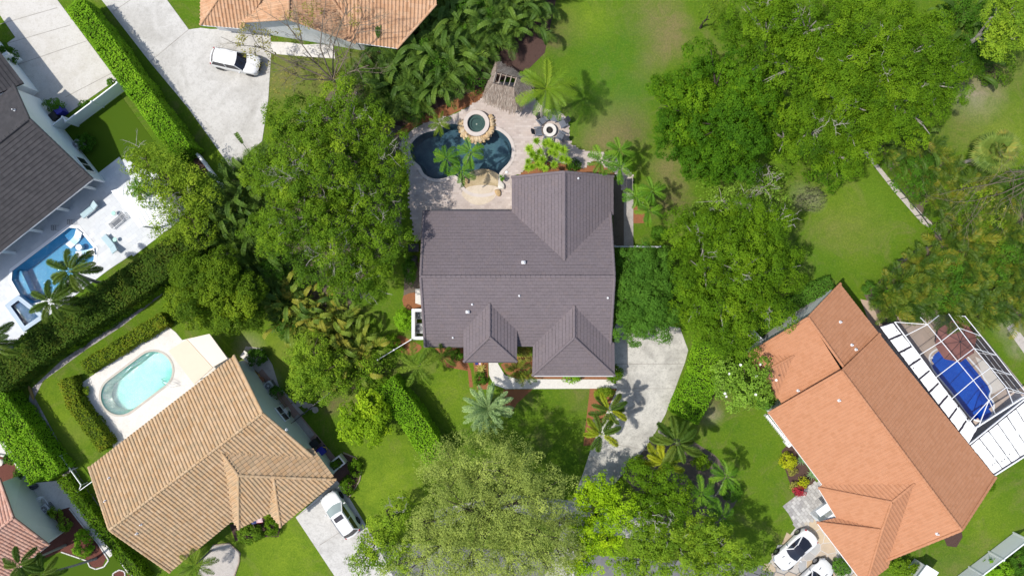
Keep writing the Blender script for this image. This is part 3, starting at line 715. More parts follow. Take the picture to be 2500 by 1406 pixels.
ap = on_plane(1938, 868, U2[0][0], U2[1]); zq = ap.z
h.plane([(1938, 868, zq), (1870, 906, zq - .1), (1822, 862, 2.7)])
h.plane([(1938, 868, zq), (1897, 974, 2.7), (1870, 906, zq - .1)])
h.plane([(1870, 906, zq - .1), (1822, 862, 2.7), (1897, 974, 2.7)])
h.ridge(P(1938, 868, zq), P(1870, 906, zq - .1))
ap = on_plane(2231, 1181, O2[0][0], O2[1]); zq = ap.z
h.plane([(2231, 1181, zq), (2177, 1225, zq), (1998, 1190, 2.8), (2050, 1151)])
h.plane([(2231, 1181, zq), (2177, 1225, zq), (2113, 1426, 2.8), (2168, 1385)])
OE = h.plane([(2177, 1225, zq), (1998, 1190, 2.8), (2113, 1426, 2.8)]) if False else h.plane([(2177, 1225, zq), (1998, 1190, 2.8), (2153, 1297, zq - .9), (2045, 1268)])
# order: ridge, corner, entry eave end, garage hip
h.planes[-1] = ([OE[0][0], OE[0][1], OE[0][3], OE[0][2]], OE[1], True)
zg = OE[0][2].z + .06
h.plane([(2153, 1293, zg), (1994, 1274, 2.78), (2113, 1430, 2.78)]); h.plane([(2153, 1293, zg), (1994, 1274, 2.78), (2048, 1262, 2.9)])
for q in ((P(2231, 1181, zq), P(2177, 1225, zq)), (P(2177, 1225, zq), P(1998, 1190, 2.8)), (P(2177, 1225, zq), P(2153, 1293, zg)), (P(2153, 1293, zg), P(1994, 1274, 2.78)), (P(2153, 1293, zg), P(2113, 1430, 2.78))): h.ridge(*q)
h.finish()
wg = MATS['wall_grey']
h.walls(inset_poly(G([(1876, 1008), (2147, 816), (2430, 1165), (2151, 1372)], 2.9), .55), 2.6, wg)
h.walls(inset_poly(G([(1829, 862), (2051, 693), (2140, 815), (1900, 965)], 2.9), .45), 2.6, wg)
h.walls(inset_poly(G([(1994, 1274), (2060, 1225), (2160, 1370), (2113, 1430)], 2.8), .4), 2.55, wg)
a, b, c = U1[0][1], U1[0][0], U2[0][1]; nv = Vector((-(c - a).y, (c - a).x, 0)).normalized(); nv = nv if nv.y < 0 else -nv
uu = (c - a).xy.to_3d().normalized(); a2 = a + nv * .35 + uu * .45; c2 = c + nv * .35 - uu * .45; b2 = b + nv * .35 - Vector((0, 0, .15))
vwall(h, [a2, b2, c2, c2.xy.to_3d(), a2.xy.to_3d()], wg, .2, nv)
for a, b in ((O2[0][3], O2[0][2]), (P(1998, 1190, 2.8), P(2050, 1151, 2.8)), (P(1998, 1190, 2.8), P(2045, 1268, 2.8)), (P(1994, 1274, 2.78), P(2113, 1430, 2.78))): h.gutter(a, b, MATS['gutter_white'])
for x, y, pl in ((2051, 786, U1), (2079, 842, U1), (2089, 853, U1), (2048, 977, O2), (2287, 1302, O2), (1948, 953, U2)): pipe(h, x, y, pl, MATS['vent_pale'], .06, .3)
eb = Vector((*G2(2022, 1240), 0)); 
m = MB().prism(G([(1992, 1248), (2036, 1218), (2046, 1232), (2004, 1262)], 2.7), 2.5, 2.62); m.obj('entry_canopy', MATS['wall_grey'], h.root)

# --- pinkish tan house at the top
pk = pieces('peach_tile', [(.52, .305, .175), (.56, .35, .215), (.58, .375, .24), (.48, .27, .15), (.54, .33, .20)], .85, .25, .8, .004)
h = House('house', 'peach tiled house at the top edge behind a nearly leafless tree', pk, 'barrel', .33, .40, 150, paint('under_peach', (.22, .10, .05), .9))
K1 = h.plane([(490, 61, 2.9), (592, 70, 2.9), (680, -60, 5.6), (575, -65)])
K0 = h.plane([(490, 61, 2.9), (575, -65, 5.6), (490, -120, 2.9)])
K2 = h.plane([(575, 55, 3.0), (705, 47, 5.2), (705, -120, 5.2), (575, -120)])
K3 = h.plane([(705, 47, 5.2), (868, 105, 2.95), (850, -120, 2.95), (705, -120)])
K4 = h.plane([(861, 103, 2.9), (970, 118, 2.9), (1066, 10, 5.2), (1060, -50), (795, -40)])
for q in ((K1[0][0], K1[0][3]), (K2[0][1], K2[0][2]), (K2[0][0], K2[0][1]), (K3[0][1], K3[0][0]), (K4[0][1], K4[0][2]), (P(868, 80, 3.2), P(812, 0, 4.9))): h.ridge(*q)
h.finish()
h.walls(G([(502, 45), (590, 55), (590, -100), (502, -100)], 2.9), 2.6, wg)
a, b, c = K2[0][0], K2[0][1], K3[0][1]; up = Vector((0, 1, 0))
vwall(h, [a + up * .3 + Vector((.1, 0, -.1)), b + up * .35 - Vector((0, 0, .14)), c + up * .35 - Vector((.1, 0, .1)), (c + up * .35 - Vector((.1, 0, 0))).xy.to_3d(), (a + up * .3 + Vector((.1, 0, 0))).xy.to_3d()], wg, .2, up)
h.walls(G([(600, 30), (850, 60), (850, -100), (600, -100)], 2.9), 2.5, wg); h.walls(G([(866, 95), (960, 105), (1040, 10), (1040, -60), (866, -60)], 2.9), 2.7, wg)
h.window(Vector((*G2(800, 76, 1.6), 1.6)) + Vector((0, -.1, 0)), (130, -61, 0), 1.6, 1.3, WHITE, GLASS)
h.gutter(K1[0][0], K1[0][1], MATS['gutter_white']); h.gutter(K4[0][0], K4[0][1], MATS['gutter_white'])

# --- pink tile house, lower left corner
pk2 = pieces('pink_tile', [(.50, .27, .20), (.56, .33, .25), (.60, .38, .30), (.46, .25, .19)], .85, .25, .8, .005)
h = House('house', 'pink barrel tiled house cut by the lower left corner', pk2, 'barrel', .33, .36, 100, paint('under_pink', (.22, .10, .07), .9))
X1 = h.plane([(33, 1263, 5.1), (119, 1329, 2.9), (-60, 1470, 2.9), (-140, 1395)])
X2 = h.plane([(33, 1263, 5.1), (-2, 1165, 2.9), (-190, 1315, 2.9), (-140, 1395)])
for q in ((X1[0][0], X1[0][3]), (X1[0][1], X1[0][0]), (X2[0][1], X2[0][0])): h.ridge(*q)
h.finish()
a, b, c = X2[0][1], X1[0][0], X1[0][1]; uu = (c - a).xy.to_3d().normalized(); nv = Vector((-uu.y, uu.x, 0)); nv = nv if nv.x < 0 else -nv
a2 = a + nv * .3 + uu * .4; c2 = c + nv * .3 - uu * .4; b2 = b + nv * .3 - Vector((0, 0, .15))
vwall(h, [a2, b2, c2, c2.xy.to_3d(), a2.xy.to_3d()], MATS['wall_sage'], .2, nv); h.gutter(X1[0][1], X1[0][2], MATS['gutter_white'])
h.walls([(a2 + nv * .21).xy[:], (c2 + nv * .21).xy[:], (c2 + nv * 6).xy[:], (a2 + nv * 6).xy[:]], 2.6, MATS['wall_sage'])
# ---------------------------------------------------------------- pools and decks
def basin_mat(name, c1, c2, sc=1.2):
    t = NT(name); n = t.rng(t.noise(sc, 5, .65, dist=1.0), .38, .68); g = t.noise(14, 4, .7)
    c = t.mix(n, c1, c2); c = t.mix(t.rng(g, .45, .8, 0, .35), c, tuple(x * .6 for x in c1)); MATS[name] = t.done(c, .8, .2); return t.m
def pool(root, loop, depth, bmat, wmat, z_w=-.12, slope=None):
    n = len(loop); inner = offset_loop(loop, -.25); m = MB()
    vs = [(x, y, 0.02) for x, y in loop] + [(x, y, -depth) for x, y in inner]
    m.add(vs, [(i, (i + 1) % n, n + (i + 1) % n, n + i) for i in range(n)]); m.obj('basin_wall', bmat, root)
    link('basin_floor', flat_mesh('basin_floor', inner, -depth + .003, (), bmat), root)
    link('water', flat_mesh('water', offset_loop(loop, .01), z_w, (), wmat), root)
def ring(loop, wd, z0, z1, name, mat, parent, inner=0.0):
    a = offset_loop(loop, inner) if inner else loop; b = offset_loop(loop, wd)
    link(name, flat_mesh(name, b, z1, [a], mat, z1 - z0), parent)
def pavers(name, outline, holes, sx, sy, z, mat, rot=0.0, gap=.012, single=0, jit=.003, h=.02):
    """one stone per cell whose centre lies on the deck"""
    o = np.array(outline); c = o.mean(0); R = np.array([[math.cos(rot), -math.sin(rot)], [math.sin(rot), math.cos(rot)]])
    q = (o - c) @ R; u0, v0 = q.min(0); u1, v1 = q.max(0); cells = []
    ny = int((v1 - v0) / sy) + 1; nx = int((u1 - u0) / sx) + 2
    J, I = np.mgrid[0:ny, 0:nx]; U = u0 + (I + .5 * (J % 2)) * sx; Vv = v0 + (J + .5) * sy
    C = np.stack([U.ravel(), Vv.ravel()], 1) @ R.T + c; k = inside(C, outline)
    for hh in holes: k &= ~inside(C, hh)
    C = C[k]; n = len(C); hx, hy = sx / 2 - gap / 2, sy / 2 - gap / 2
    base = np.array([(-hx, -hy), (hx, -hy), (hx, hy), (-hx, hy)]) @ R.T
    zt = z + RNG.normal(0, jit, n)
    top = np.concatenate([(C[:, None, :] + base * .992), np.repeat(zt[:, None, None], 4, 1)], 2)
    bot = np.concatenate([(C[:, None, :] + base), np.full((n, 4, 1), z - h)], 2)
    V = np.concatenate([top, bot], 1).reshape(-1, 3)
    f1 = np.array([(0, 1, 2, 3), (4, 5, 1, 0), (5, 6, 2, 1), (6, 7, 3, 2), (7, 4, 0, 3)])
    F = (np.arange(n)[:, None, None] * 8 + f1).reshape(-1, 4)
    return C, np_mesh(name, V, F, mat, np.repeat(RNG.random(n), 8))
# main deck
DECK = G([(975, 352), (985, 335), (1010, 315), (1040, 300), (1080, 287), (1108, 280), (1122, 273), (1150, 258), (1172, 244), (1185, 232), (1215, 200), (1290, 205), (1310, 250), (1325, 262), (1345, 272), (1365, 272), (1380, 285), (1388, 305), (1390, 325),
          (1389, 340), (1394, 352), (1408, 363), (1430, 369), (1455, 370), (1490, 378), (1520, 395), (1545, 430), (1546, 470), (1523, 470), (1500, 420), (1468, 402), (1452, 392), (1440, 398), (1425, 412), (1390, 402), (1340, 395), (1300, 395), (1275, 420), (1255, 430), (1255, 520), (1060, 540),
          (1040, 560), (1028, 585), (1012, 590), (1010, 555), (1000, 500), (1000, 440), (990, 405)])
COPE_MAIN = offset_loop(POOL_MAIN, .30)
dk = link('pool_deck', flat_mesh('pool_deck', DECK, .022, [COPE_MAIN], paint('deck_sand', (.36, .31, .28), .95, .1), .05)); dk['kind'] = 'structure'
pm = pieces('pool_paver', [(.47, .40, .36), (.53, .455, .415), (.42, .35, .315), (.58, .51, .47), (.46, .39, .36), (.50, .425, .385)], .9, .25, .5, .003)
C, me = pavers('pavers', DECK, [offset_loop(COPE_MAIN, .06)], .40, .21, .032, pm, gap=.008, jit=.002)
o = link('pavers', me, dk); o['kind'] = 'stuff'
r = thing('swimming_pool', 'dark freeform pool with sandy sun shelf behind the central house', 'pool', P(1120, 380))
bm_ = basin_mat('pebble_dark', (.07, .115, .15), (.12, .20, .21), .4)
pool(r, POOL_MAIN, 1.35, bm_, water('water_dark', (.74, .86, .9), 2.2, .03, .05))
ring(POOL_MAIN, .30, -.02, .06, 'coping', MATS['coping_pale'], r)
SH = smooth_loop(G([(1132, 430), (1155, 416), (1180, 412), (1200, 416), (1219, 428), (1217, 440), (1214, 459), (1203, 474), (1178, 482), (1150, 476), (1133, 458), (1126, 440)]), 4)
m = MB(); 
SH2 = [p for p in SH]
lk = flat_mesh('sun_shelf', SH2, -.10, (), MATS['shelf_sand'], 1.2); link('sun_shelf', lk, r)
EN = smooth_loop(G([(1135, 462), (1150, 455), (1180, 452), (1210, 455), (1216, 466), (1205, 486), (1185, 498), (1160, 500), (1140, 490), (1128, 474)]), 4)
concrete('beach_entry', (.60, .52, .42), (.42, .33, .23), .5, .45)
area('beach_entry', EN, .055, MATS['beach_entry'], px=False, thick=.2)
# hot tub with rock skirt
r = thing('hot_tub', 'round raised spa with white rim and tan rock skirt beside dark pool', 'hot tub', P(1163, 302))
cx, cy = G2(1163, 301, .5); m = MB()
n = 36; prof = [(1.22, .0), (1.22, .50), (1.19, .53), (.86, .53), (.83, .50), (.83, -.35)]
vs = []; 
for rr, z in prof: vs += [(cx + rr * math.cos(2 * math.pi * k / n), cy + rr * math.sin(2 * math.pi * k / n), z) for k in range(n)]
m.add(vs, [(i * n + k, i * n + (k + 1) % n, (i + 1) * n + (k + 1) % n, (i + 1) * n + k) for i in range(5) for k in range(n)]); m.obj('rim', MATS['coping_pale'], r)
m = MB().lathe([(.825, .20), (.55, .205), (.53, .085), (.0001, .08)], (cx, cy, 0), 30, caps=False); m.obj('bench', basin_mat('spa_floor', (.055, .09, .085), (.085, .125, .115)), r, smooth=False)
m = MB(); m.add([(cx + .835 * math.cos(2 * math.pi * k / n), cy + .835 * math.sin(2 * math.pi * k / n), .40) for k in range(n)], [tuple(range(n))]); m.obj('water', water('water_spa', (.8, .9, .88), 3, .01, .04), r)
MB().lathe([(.07, .08), (.07, .1), (.01, .105)], (cx, cy, 0), 10).obj('drain', MATS['coping_pale'], r)
rockm = pieces('tan_rock', [(.50, .34, .17), (.58, .43, .26), (.62, .50, .34), (.46, .29, .12)], .9, .4, 1.5, .02)
def rock(name, c, sx, sy, sz, rz, parent=None, mat=None, seed=0, **k):
    rg = np.random.default_rng(seed); bm = bmesh.new(); bmesh.ops.create_icosphere(bm, subdivisions=2, radius=1)
    off = [Vector(rg.normal(0, 1, 3)).normalized() for _ in range(7)]; cut = rg.uniform(.55, .9, 7)
    for v in bm.verts:
        for d_, c_ in zip(off, cut):
            q = v.co.dot(d_)
            if q > c_: v.co -= d_ * (q - c_)
        v.co = Vector((v.co.x * sx, v.co.y * sy, v.co.z * sz))
    me = bpy.data.meshes.new(name); bm.to_mesh(me); bm.free(); me.materials.append(mat or rockm)
    o = link(name, me, parent); o.location = c; o.rotation_euler = (0, 0, rz); return o
rk = random.Random(3)
for i in range(26):
    a = math.radians(172 + i * 8.6); q = 1.40 + .10 * rk.random()
    rock('rock', (cx + q * math.cos(a), cy + q * math.sin(a), .16 + .12 * rk.random()), .26 + .1 * rk.random(), .22, .22, a + .6 * rk.random(), r, seed=i)
for i in range(16):
    a = math.radians(176 + i * 13); rock('rock', (cx + 1.62 * math.cos(a), cy + 1.62 * math.sin(a), -.02), .24 + .08 * rk.random(), .2, .18, a + rk.random(), r, seed=50 + i)
for (x, y, s, nm, lb, mt) in ((1223, 455, .42, 'boulder', 'pale boulder at the edge of the sandy pool shelf', paint('pale_rock', (.62, .58, .52), .9, .1, var=.2)), (1215, 471, .36, 'boulder', 'ochre boulder next to the pale one by the shelf', rockm), (1139, 443, .25, 'boulder', 'small brown boulder under the potted palms by the shelf', rockm)):
    o = rock(nm, (*G2(x, y), .2), s * .8, s * 1.1, s * .7, .4, None, mt, seed=int(x)); setp(o, lb, 'boulder', 'rocks around the sandy shelf')
for x, y in ((1172, 431), (1168, 451), (1237, 421)): pass
o = MB().lathe([(.14, 0), (.16, .02), (.10, .14), (.0001, .17)], P(1237, 421), 14).obj('pool_light_cap', WHITE); setp(o, 'small round white cap on pavers right of the sandy shelf', 'cap')
# planter bush on edge
# --- left angular pool
wd_ = pieces('travertine', [(.60, .62, .635), (.65, .67, .68), (.56, .585, .61), (.63, .645, .66)], .7, .2, .6, .002)
LD = G([(-60, 690), (-60, 640), (228, 427), (235, 432), (287, 388), (305, 395), (385, 430), (458, 512), (420, 552), (388, 578), (230, 682), (120, 765), (20, 850), (-60, 905)])
cope = offset_loop(POOL_LEFT, .28); copes = offset_loop(SPA_LEFT, .02)
sp_out = offset_loop(SPA_LEFT, .42)
dk = link('pool_deck', flat_mesh('pool_deck', LD, .022, [cope], paint('deck_pale', (.52, .53, .54), .95, .1), .05)); dk['kind'] = 'structure'
C, me = pavers('travertine_tiles', LD, [offset_loop(cope, .05), SPA_LEFT], .62, .41, .028, wd_, rot=math.radians(37.5), gap=.005, jit=.0006)
o = link('travertine_tiles', me, dk); o['kind'] = 'stuff'
r = thing('swimming_pool', 'angular blue pool with shallow loungers ledge on white deck', 'pool', P(130, 660))
bl = basin_mat('pool_blue', (.12, .31, .46), (.16, .37, .52), 2); navy = paint('tile_navy', (.03, .05, .12), .3, .5)
pool(r, POOL_LEFT, 1.4, bl, water('water_blue', (.74, .90, .97), 3.5, .02, .04))
n = len(POOL_LEFT); m = MB(); il = offset_loop(POOL_LEFT, -.012)
m.add([(x, y, .03) for x, y in il] + [(x, y, -.30) for x, y in il], [(i, (i + 1) % n, n + (i + 1) % n, n + i) for i in range(n)]); m.obj('waterline_tile', navy, r)
ring(POOL_LEFT, .28, -.02, .05, 'coping', paint('coping_white', (.80, .81, .82), .7, .2, var=.04), r)
SHF = G([(169, 557), (190, 559), (231, 608), (228, 635), (208, 650), (150, 574)])
link('ledge', flat_mesh('ledge', offset_loop(SHF, -.05), -.38, (), basin_mat('ledge_blue', (.07, .24, .42), (.10, .30, .48), 2), 1.0), r)
STP = G([(32, 665), (42, 658), (75, 730), (56, 727), (31, 684)]); link('bench', flat_mesh('bench', offset_loop(STP, -.05), -.5, (), bl, .9), r)
r = thing('hot_tub', 'square blue tiled spa at the corner of the angular pool', 'hot tub', P(66, 764))
pool(r, SPA_LEFT, -.05, basin_mat('spa_blue', (.035, .10, .20), (.06, .16, .28)), MATS['water_blue'], .27)
ring(SPA_LEFT, .40, -.02, .42, 'rim', pieces('spa_tile', [(.10, .16, .26), (.16, .24, .36), (.3, .4, .5)], .4, .2, 4, .002), r)
sw = offset_loop(SPA_LEFT, -.01); n = 4
MB().add([(x, y, .42) for x, y in sw] + [(x, y, -.3) for x, y in sw], [(i, (i + 1) % n, n + (i + 1) % n, n + i) for i in range(n)]).obj('waterline_tile', navy, r)
# --- oval pool
OD = G([(183, 946), (405, 792), (430, 812), (445, 830), (510, 815), (556, 872), (600, 900), (280, 1095)])
area('pool_deck', OD, .03, MATS['pool_deck_cream'], [offset_loop(POOL_OVAL, .1)], .05, px=False)
r = thing('swimming_pool', 'turquoise oval pool glittering in the sun on cream deck', 'pool', P(333, 936))
pool(r, POOL_OVAL, 1.3, basin_mat('pool_aqua', (.20, .50, .46), (.27, .58, .53), 2), water('water_aqua', (.80, .95, .95), 5.0, .045, .05))
ring(POOL_OVAL, .20, -.02, .06, 'coping', paint('coping_tan', (.46, .42, .36), .8, .2), r)
i2 = offset_loop(POOL_OVAL, -.012); n = len(i2)
MB().add([(x, y, .03) for x, y in i2] + [(x, y, -.22) for x, y in i2], [(i, (i + 1) % n, n + (i + 1) % n, n + i) for i in range(n)]).obj('waterline_tile', paint('tile_slate', (.12, .2, .25), .3, .5), r)
stp = G([(333, 858), (350, 868), (300, 915), (283, 905)]); 
lk = flat_mesh('steps', G([(322, 872), (338, 878), (302, 908), (284, 905)]), -.55, (), paint('step_aqua', (.22, .50, .50), .8), .7); link('steps', lk, r)
r = thing('pool_handrail', 'bent metal handrail at right end of the oval pool', 'handrail', P(412, 930)); 
for dy in (0, 7):
    a = P(402, 923 + dy); b = P(430, 936 + dy)
    MB().tube([a + Vector((0, 0, -.4)), a + Vector((0, 0, .55)), a * .5 + b * .5 + Vector((0, 0, .9)), b + Vector((0, 0, .8)), b], .022, 6).obj('rail', paint('chrome', (.7, .7, .72), .25, .5, .8), r)
# patio cover
r = thing('patio_cover', 'flat cream patio roof joining the tan house beside the oval pool', 'patio cover', P(480, 870))
for q, c in (([(411, 856), (456, 828), (519, 897), (474, 938)], 'cover_cream'), ([(457, 827), (512, 815), (556, 875), (520, 896)], 'cover_pale')):
    paint(c, (.66, .55, .42) if c == 'cover_cream' else (.72, .63, .52), .7, .2, var=.04)
    o = link('roof_panel', flat_mesh('roof_panel', G(q, 2.6), 2.6 + (.04 if c == 'cover_pale' else 0), (), MATS[c], .12), r)
for x, y in ((414, 856), (472, 930)): MB().box((*G2(x, y, 2.5), 1.27), (.1, .1, 2.5)).obj('post', WHITE, r)
# --- blue pool in the cage
CD = G([(2147, 800), (2235, 745), (2260, 740), (2345, 780), (2365, 800), (2500, 960), (2510, 985), (2330, 1110), (2250, 1010)])
td = pieces('cage_tile', [(.50, .40, .33), (.54, .44, .37), (.47, .37, .31)], .8, .25, .5, .002)
dk = link('pool_deck', flat_mesh('pool_deck', CD, .022, [offset_loop(POOL_BLUE, .12)], paint('grout', (.33, .27, .22), .9, .1), .05)); dk['kind'] = 'structure'
C, me = pavers('deck_tiles', CD, [offset_loop(POOL_BLUE, .30)], 1.3, 1.3, .036, td, rot=math.radians(-51), gap=.025, jit=.0005)
o = link('deck_tiles', me, dk); o['kind'] = 'stuff'
area('patio', [(2380, 870), (2410, 885), (2452, 945), (2420, 962)], .042, paint('patio_pale', (.68, .64, .58), .8), thick=.01)
r = thing('swimming_pool', 'deep blue pool under the screened enclosure', 'pool', P(2350, 940))
pool(r, POOL_BLUE, 1.3, basin_mat('pool_cobalt', (.02, .14, .50), (.03, .19, .58), .8), water('water_cobalt', (.55, .75, .98), 1.3, .02, .04))
ring(POOL_BLUE, .14, -.02, .05, 'coping', MATS['coping_white'], r)
for k in range(3):
    q = P(2279 - 3 * k, 866 + 7 * k); MB().lathe([(.12, -.3), (.14, -.1), (.12, -.08), (.01, -.07)], q, 12).obj('step_pad', MATS['coping_white'], r)
# screen enclosure
al = paint('white_alu', (.78, .79, .80), .4, .5, var=.03)
r = thing('screen_enclosure', 'white framed screen cage over the blue pool of the orange house', 'pool enclosure', P(2340, 900))
def tp(x, y, z): return P(x, y, z)
zt, zl = 3.6, 2.75
L0, L1 = P(2184, 786, 2.8), P(2376, 1020+27, 2.8)
inner = [P(2184 + (2376 - 2184) * k, 786 + (1047 - 786) * k, 2.8) for k in (0.13, .31, .52, .72, .94)]
r1 = [P(2264, 792, zt), P(2298, 833, zt), P(2337, 881, zt), P(2376, 928, zt), P(2414, 977, zt)]
r2 = [P(2340, 800, zt), P(2378, 850, zt), P(2418, 897, zt), P(2457, 945, zt)]
oo = [P(2356, 772, 2.5), P(2395, 820, 2.5), P(2433, 867, 2.5), P(2470, 915, 2.5), P(2508, 963, 2.5)]
def beam(a, b, w=.045, nm='beam'): MB().bar(a, b, w, w * 1.6).obj(nm, al, r)
for i in range(5): beam(inner[i], r1[i])
for i in range(4): beam(r1[i + 1] if i < 4 else r1[i], r2[i]); beam(r2[i], oo[i + 1] if i + 1 < 5 else oo[i])
for k in range(4): beam(r1[k], r1[k + 1])
for k in range(3): beam(r2[k], r2[k + 1])
for k in range(4): beam(oo[k], oo[k + 1])
beam(L0, L1, .07); beam(P(2184, 786, 2.8), r1[0]); beam(r1[4], P(2389, 1041, 2.8)); beam(r1[4], P(2430, 1010, 2.8)); beam(r2[3], P(2473, 985, 2.8)); beam(r1[0], P(2292, 770, 2.7)); beam(P(2247, 775, 2.7), r1[0]); beam(r2[0], P(2316, 766, 2.7)); beam(P(2376, 1047, 2.8), P(2512, 960, 2.7), .12)
beam(P(2165, 803, 2.7), P(2375, 768, 2.5), .07) if False else None
for k, q in enumerate(oo): MB().bar(q, (q.x, q.y, 0), .08).obj('post', al, r)
for z in (.9, 1.7):
    for k in range(4): MB().bar((oo[k].x, oo[k].y, z), (oo[k + 1].x, oo[k + 1].y, z), .045).obj('rail', al, r)
scm = screen('screen_mesh', (.05, .05, .055), .24); scw = screen('screen_wall', (.03, .03, .035), .68)
def quad(nm, pts, mat): MB().add(pts, [tuple(range(len(pts)))]).obj(nm, mat, r)
for k in range(4):
    quad('screen_panel', [inner[k], inner[k + 1], r1[k + 1], r1[k]], scm)
    quad('screen_panel', [(oo[k].x, oo[k].y, .05), (oo[k + 1].x, oo[k + 1].y, .05), oo[k + 1], oo[k]], scw)
for k in range(3): quad('screen_panel', [r1[k + 1], r1[k + 2], r2[k + 1], r2[k]], scm); quad('screen_panel', [r2[k], r2[k + 1], oo[k + 2], oo[k + 1]], scm)
quad('screen_panel', [r1[4], P(2389, 1041, 2.8), P(2473, 985, 2.8), r2[3]], scm); quad('screen_panel', [L0, inner[0], r1[0]], scm); quad('screen_panel', [r1[0], P(2292, 770, 2.7), P(2316, 766, 2.7), r2[0], r1[1]], scm)
# insulated white roof panels beside it
t = NT('patio_panel'); c = t.mix(t.rng(t.noise(1.2, 4), .4, .7, 0, .3), (.82, .83, .80), (.66, .68, .66)); MATS['patio_panel'] = t.done(c, .6, .3)
t = NT('mildew'); MATS['mildew'] = t.done((.035, .03, .04), .95, .1)
r = thing('patio_roof', 'white panel patio roof with black mildewed seams around the pool cage', 'patio roof', P(2280, 960))
a, b, c, d = (np.array(P(x, y, 2.75)) for x, y in ((2147, 797), (2366, 1086), (2389, 1045), (2182, 786)))
a2, d2 = np.array(P(2120, 768, 2.75)), np.array(P(2170, 766, 2.75))
def ragged_panel(p00, p10, p11, p01, z, rg):
    """panel with slightly ragged edges lying on the darker seam sheet"""
    pts = []
    for q0, q1 in ((p00, p10), (p10, p11), (p11, p01), (p01, p00)):
        m_ = max(2, int(np.linalg.norm(q1 - q0) / .22)); nn = np.array([-(q1 - q0)[1], (q1 - q0)[0]]) / np.linalg.norm(q1 - q0)
        for i in range(m_): pts.append(tuple(q0 + (q1 - q0) * i / m_ + nn * abs(rg.normal(0, .022))))
    return flat_mesh('roof_panel', pts, z, (), MATS['patio_panel'], .03)
rg = np.random.default_rng(5)
def panels(A, B_, C_, D_, n, gap, e0, e1):
    """A-B one long side, D-C the other"""
    link('seam_sheet', flat_mesh('seam_sheet', [tuple(A[:2]), tuple(B_[:2]), tuple(C_[:2]), tuple(D_[:2])], 2.70, (), MATS['mildew'], .1), r)
    for i in range(n):
        s0 = (i + gap) / n; s1 = (i + 1 - gap) / n
        l0, l1 = A + (B_ - A) * s0, A + (B_ - A) * s1; m0, m1 = D_ + (C_ - D_) * s0, D_ + (C_ - D_) * s1
        f = lambda l, m_, k: (l + (m_ - l) * k)[:2]
        link('roof_panel', ragged_panel(f(l0, m0, e0), f(l1, m1, e0), f(l1, m1, e1), f(l0, m0, e1), 2.735, rg), r)
panels(a, b, c, d, 9, .06, .02, .90)
e, f, g, k_ = (np.array(P(x, y, 2.75)) for x, y in ((2366, 1084), (2428, 1160), (2560, 1076), (2500, 975)))
panels(e + (k_ - e) * .0, k_, g, f, 6, .055, .06, .95)
MB().bar(tuple(f + [0, 0, -.02]), tuple(g + [0, 0, -.02]), .1, .16).obj('gutter', al, r); MB().bar(tuple(e + [0, 0, .03]), tuple(k_ + [0, 0, .03]), .09, .12).obj('edge_beam', al, r)
for q in (f, g, (f + g) / 2): MB().box((q[0], q[1], 1.33), (.09, .09, 2.6)).obj('post', al, r)
for x, y in ((2188, 807), (2230, 899), (2423, 1134), (2429, 1131), (2446, 1125), (2452, 1121), (2480, 1098), (2465, 1108)):
    m = MB().lathe([(.06, 0), (.06, .004), (.001, .005)], P(x, y, 2.737), 9); m.obj('mildew_spot', MATS['mildew'], r)
# faded umbrella
r = thing('patio_umbrella', 'large faded red umbrella open inside the pool cage', 'umbrella', P(2345, 833))
um = paint('umbrella_red', (.26, .115, .095), .9, .1, var=.35, scale=1.5); c = P(2344, 834, 2.35); m = MB(); R_ = 1.95
for k in range(8):
    a0 = math.pi / 4 * k + .2; a1 = a0 + math.pi / 4
    m = MB(); v = [c]
    for q in (.5, 1.0):
        for j in range(4):
            a = a0 + (a1 - a0) * j / 3; sag = .93 if j in (1, 2) else 1.0
            v.append(c + Vector((math.cos(a) * R_ * q * sag, math.sin(a) * R_ * q * sag, -.55 * q - (.05 if j in (1, 2) else 0))))
    m.add(v, [(0, 1, 2), (0, 2, 3), (0, 3, 4), (1, 5, 6, 2), (2, 6, 7, 3), (3, 7, 8, 4)]); m.obj('canopy_panel', um, r)
    MB().bar(c + Vector((0, 0, .02)), c + Vector((math.cos(a0) * R_, math.sin(a0) * R_, -.53)), .035).obj('rib', paint('dark_red', (.06, .03, .03), .7), r)
MB().tube([(c.x, c.y, 0.03), (c.x, c.y, 2.4)], .03).obj('pole', MATS['dark_metal'], r); MB().lathe([(.08, 0), (.05, .12), (.01, .16)], c, 8).obj('finial', MATS['dark_metal'], r)
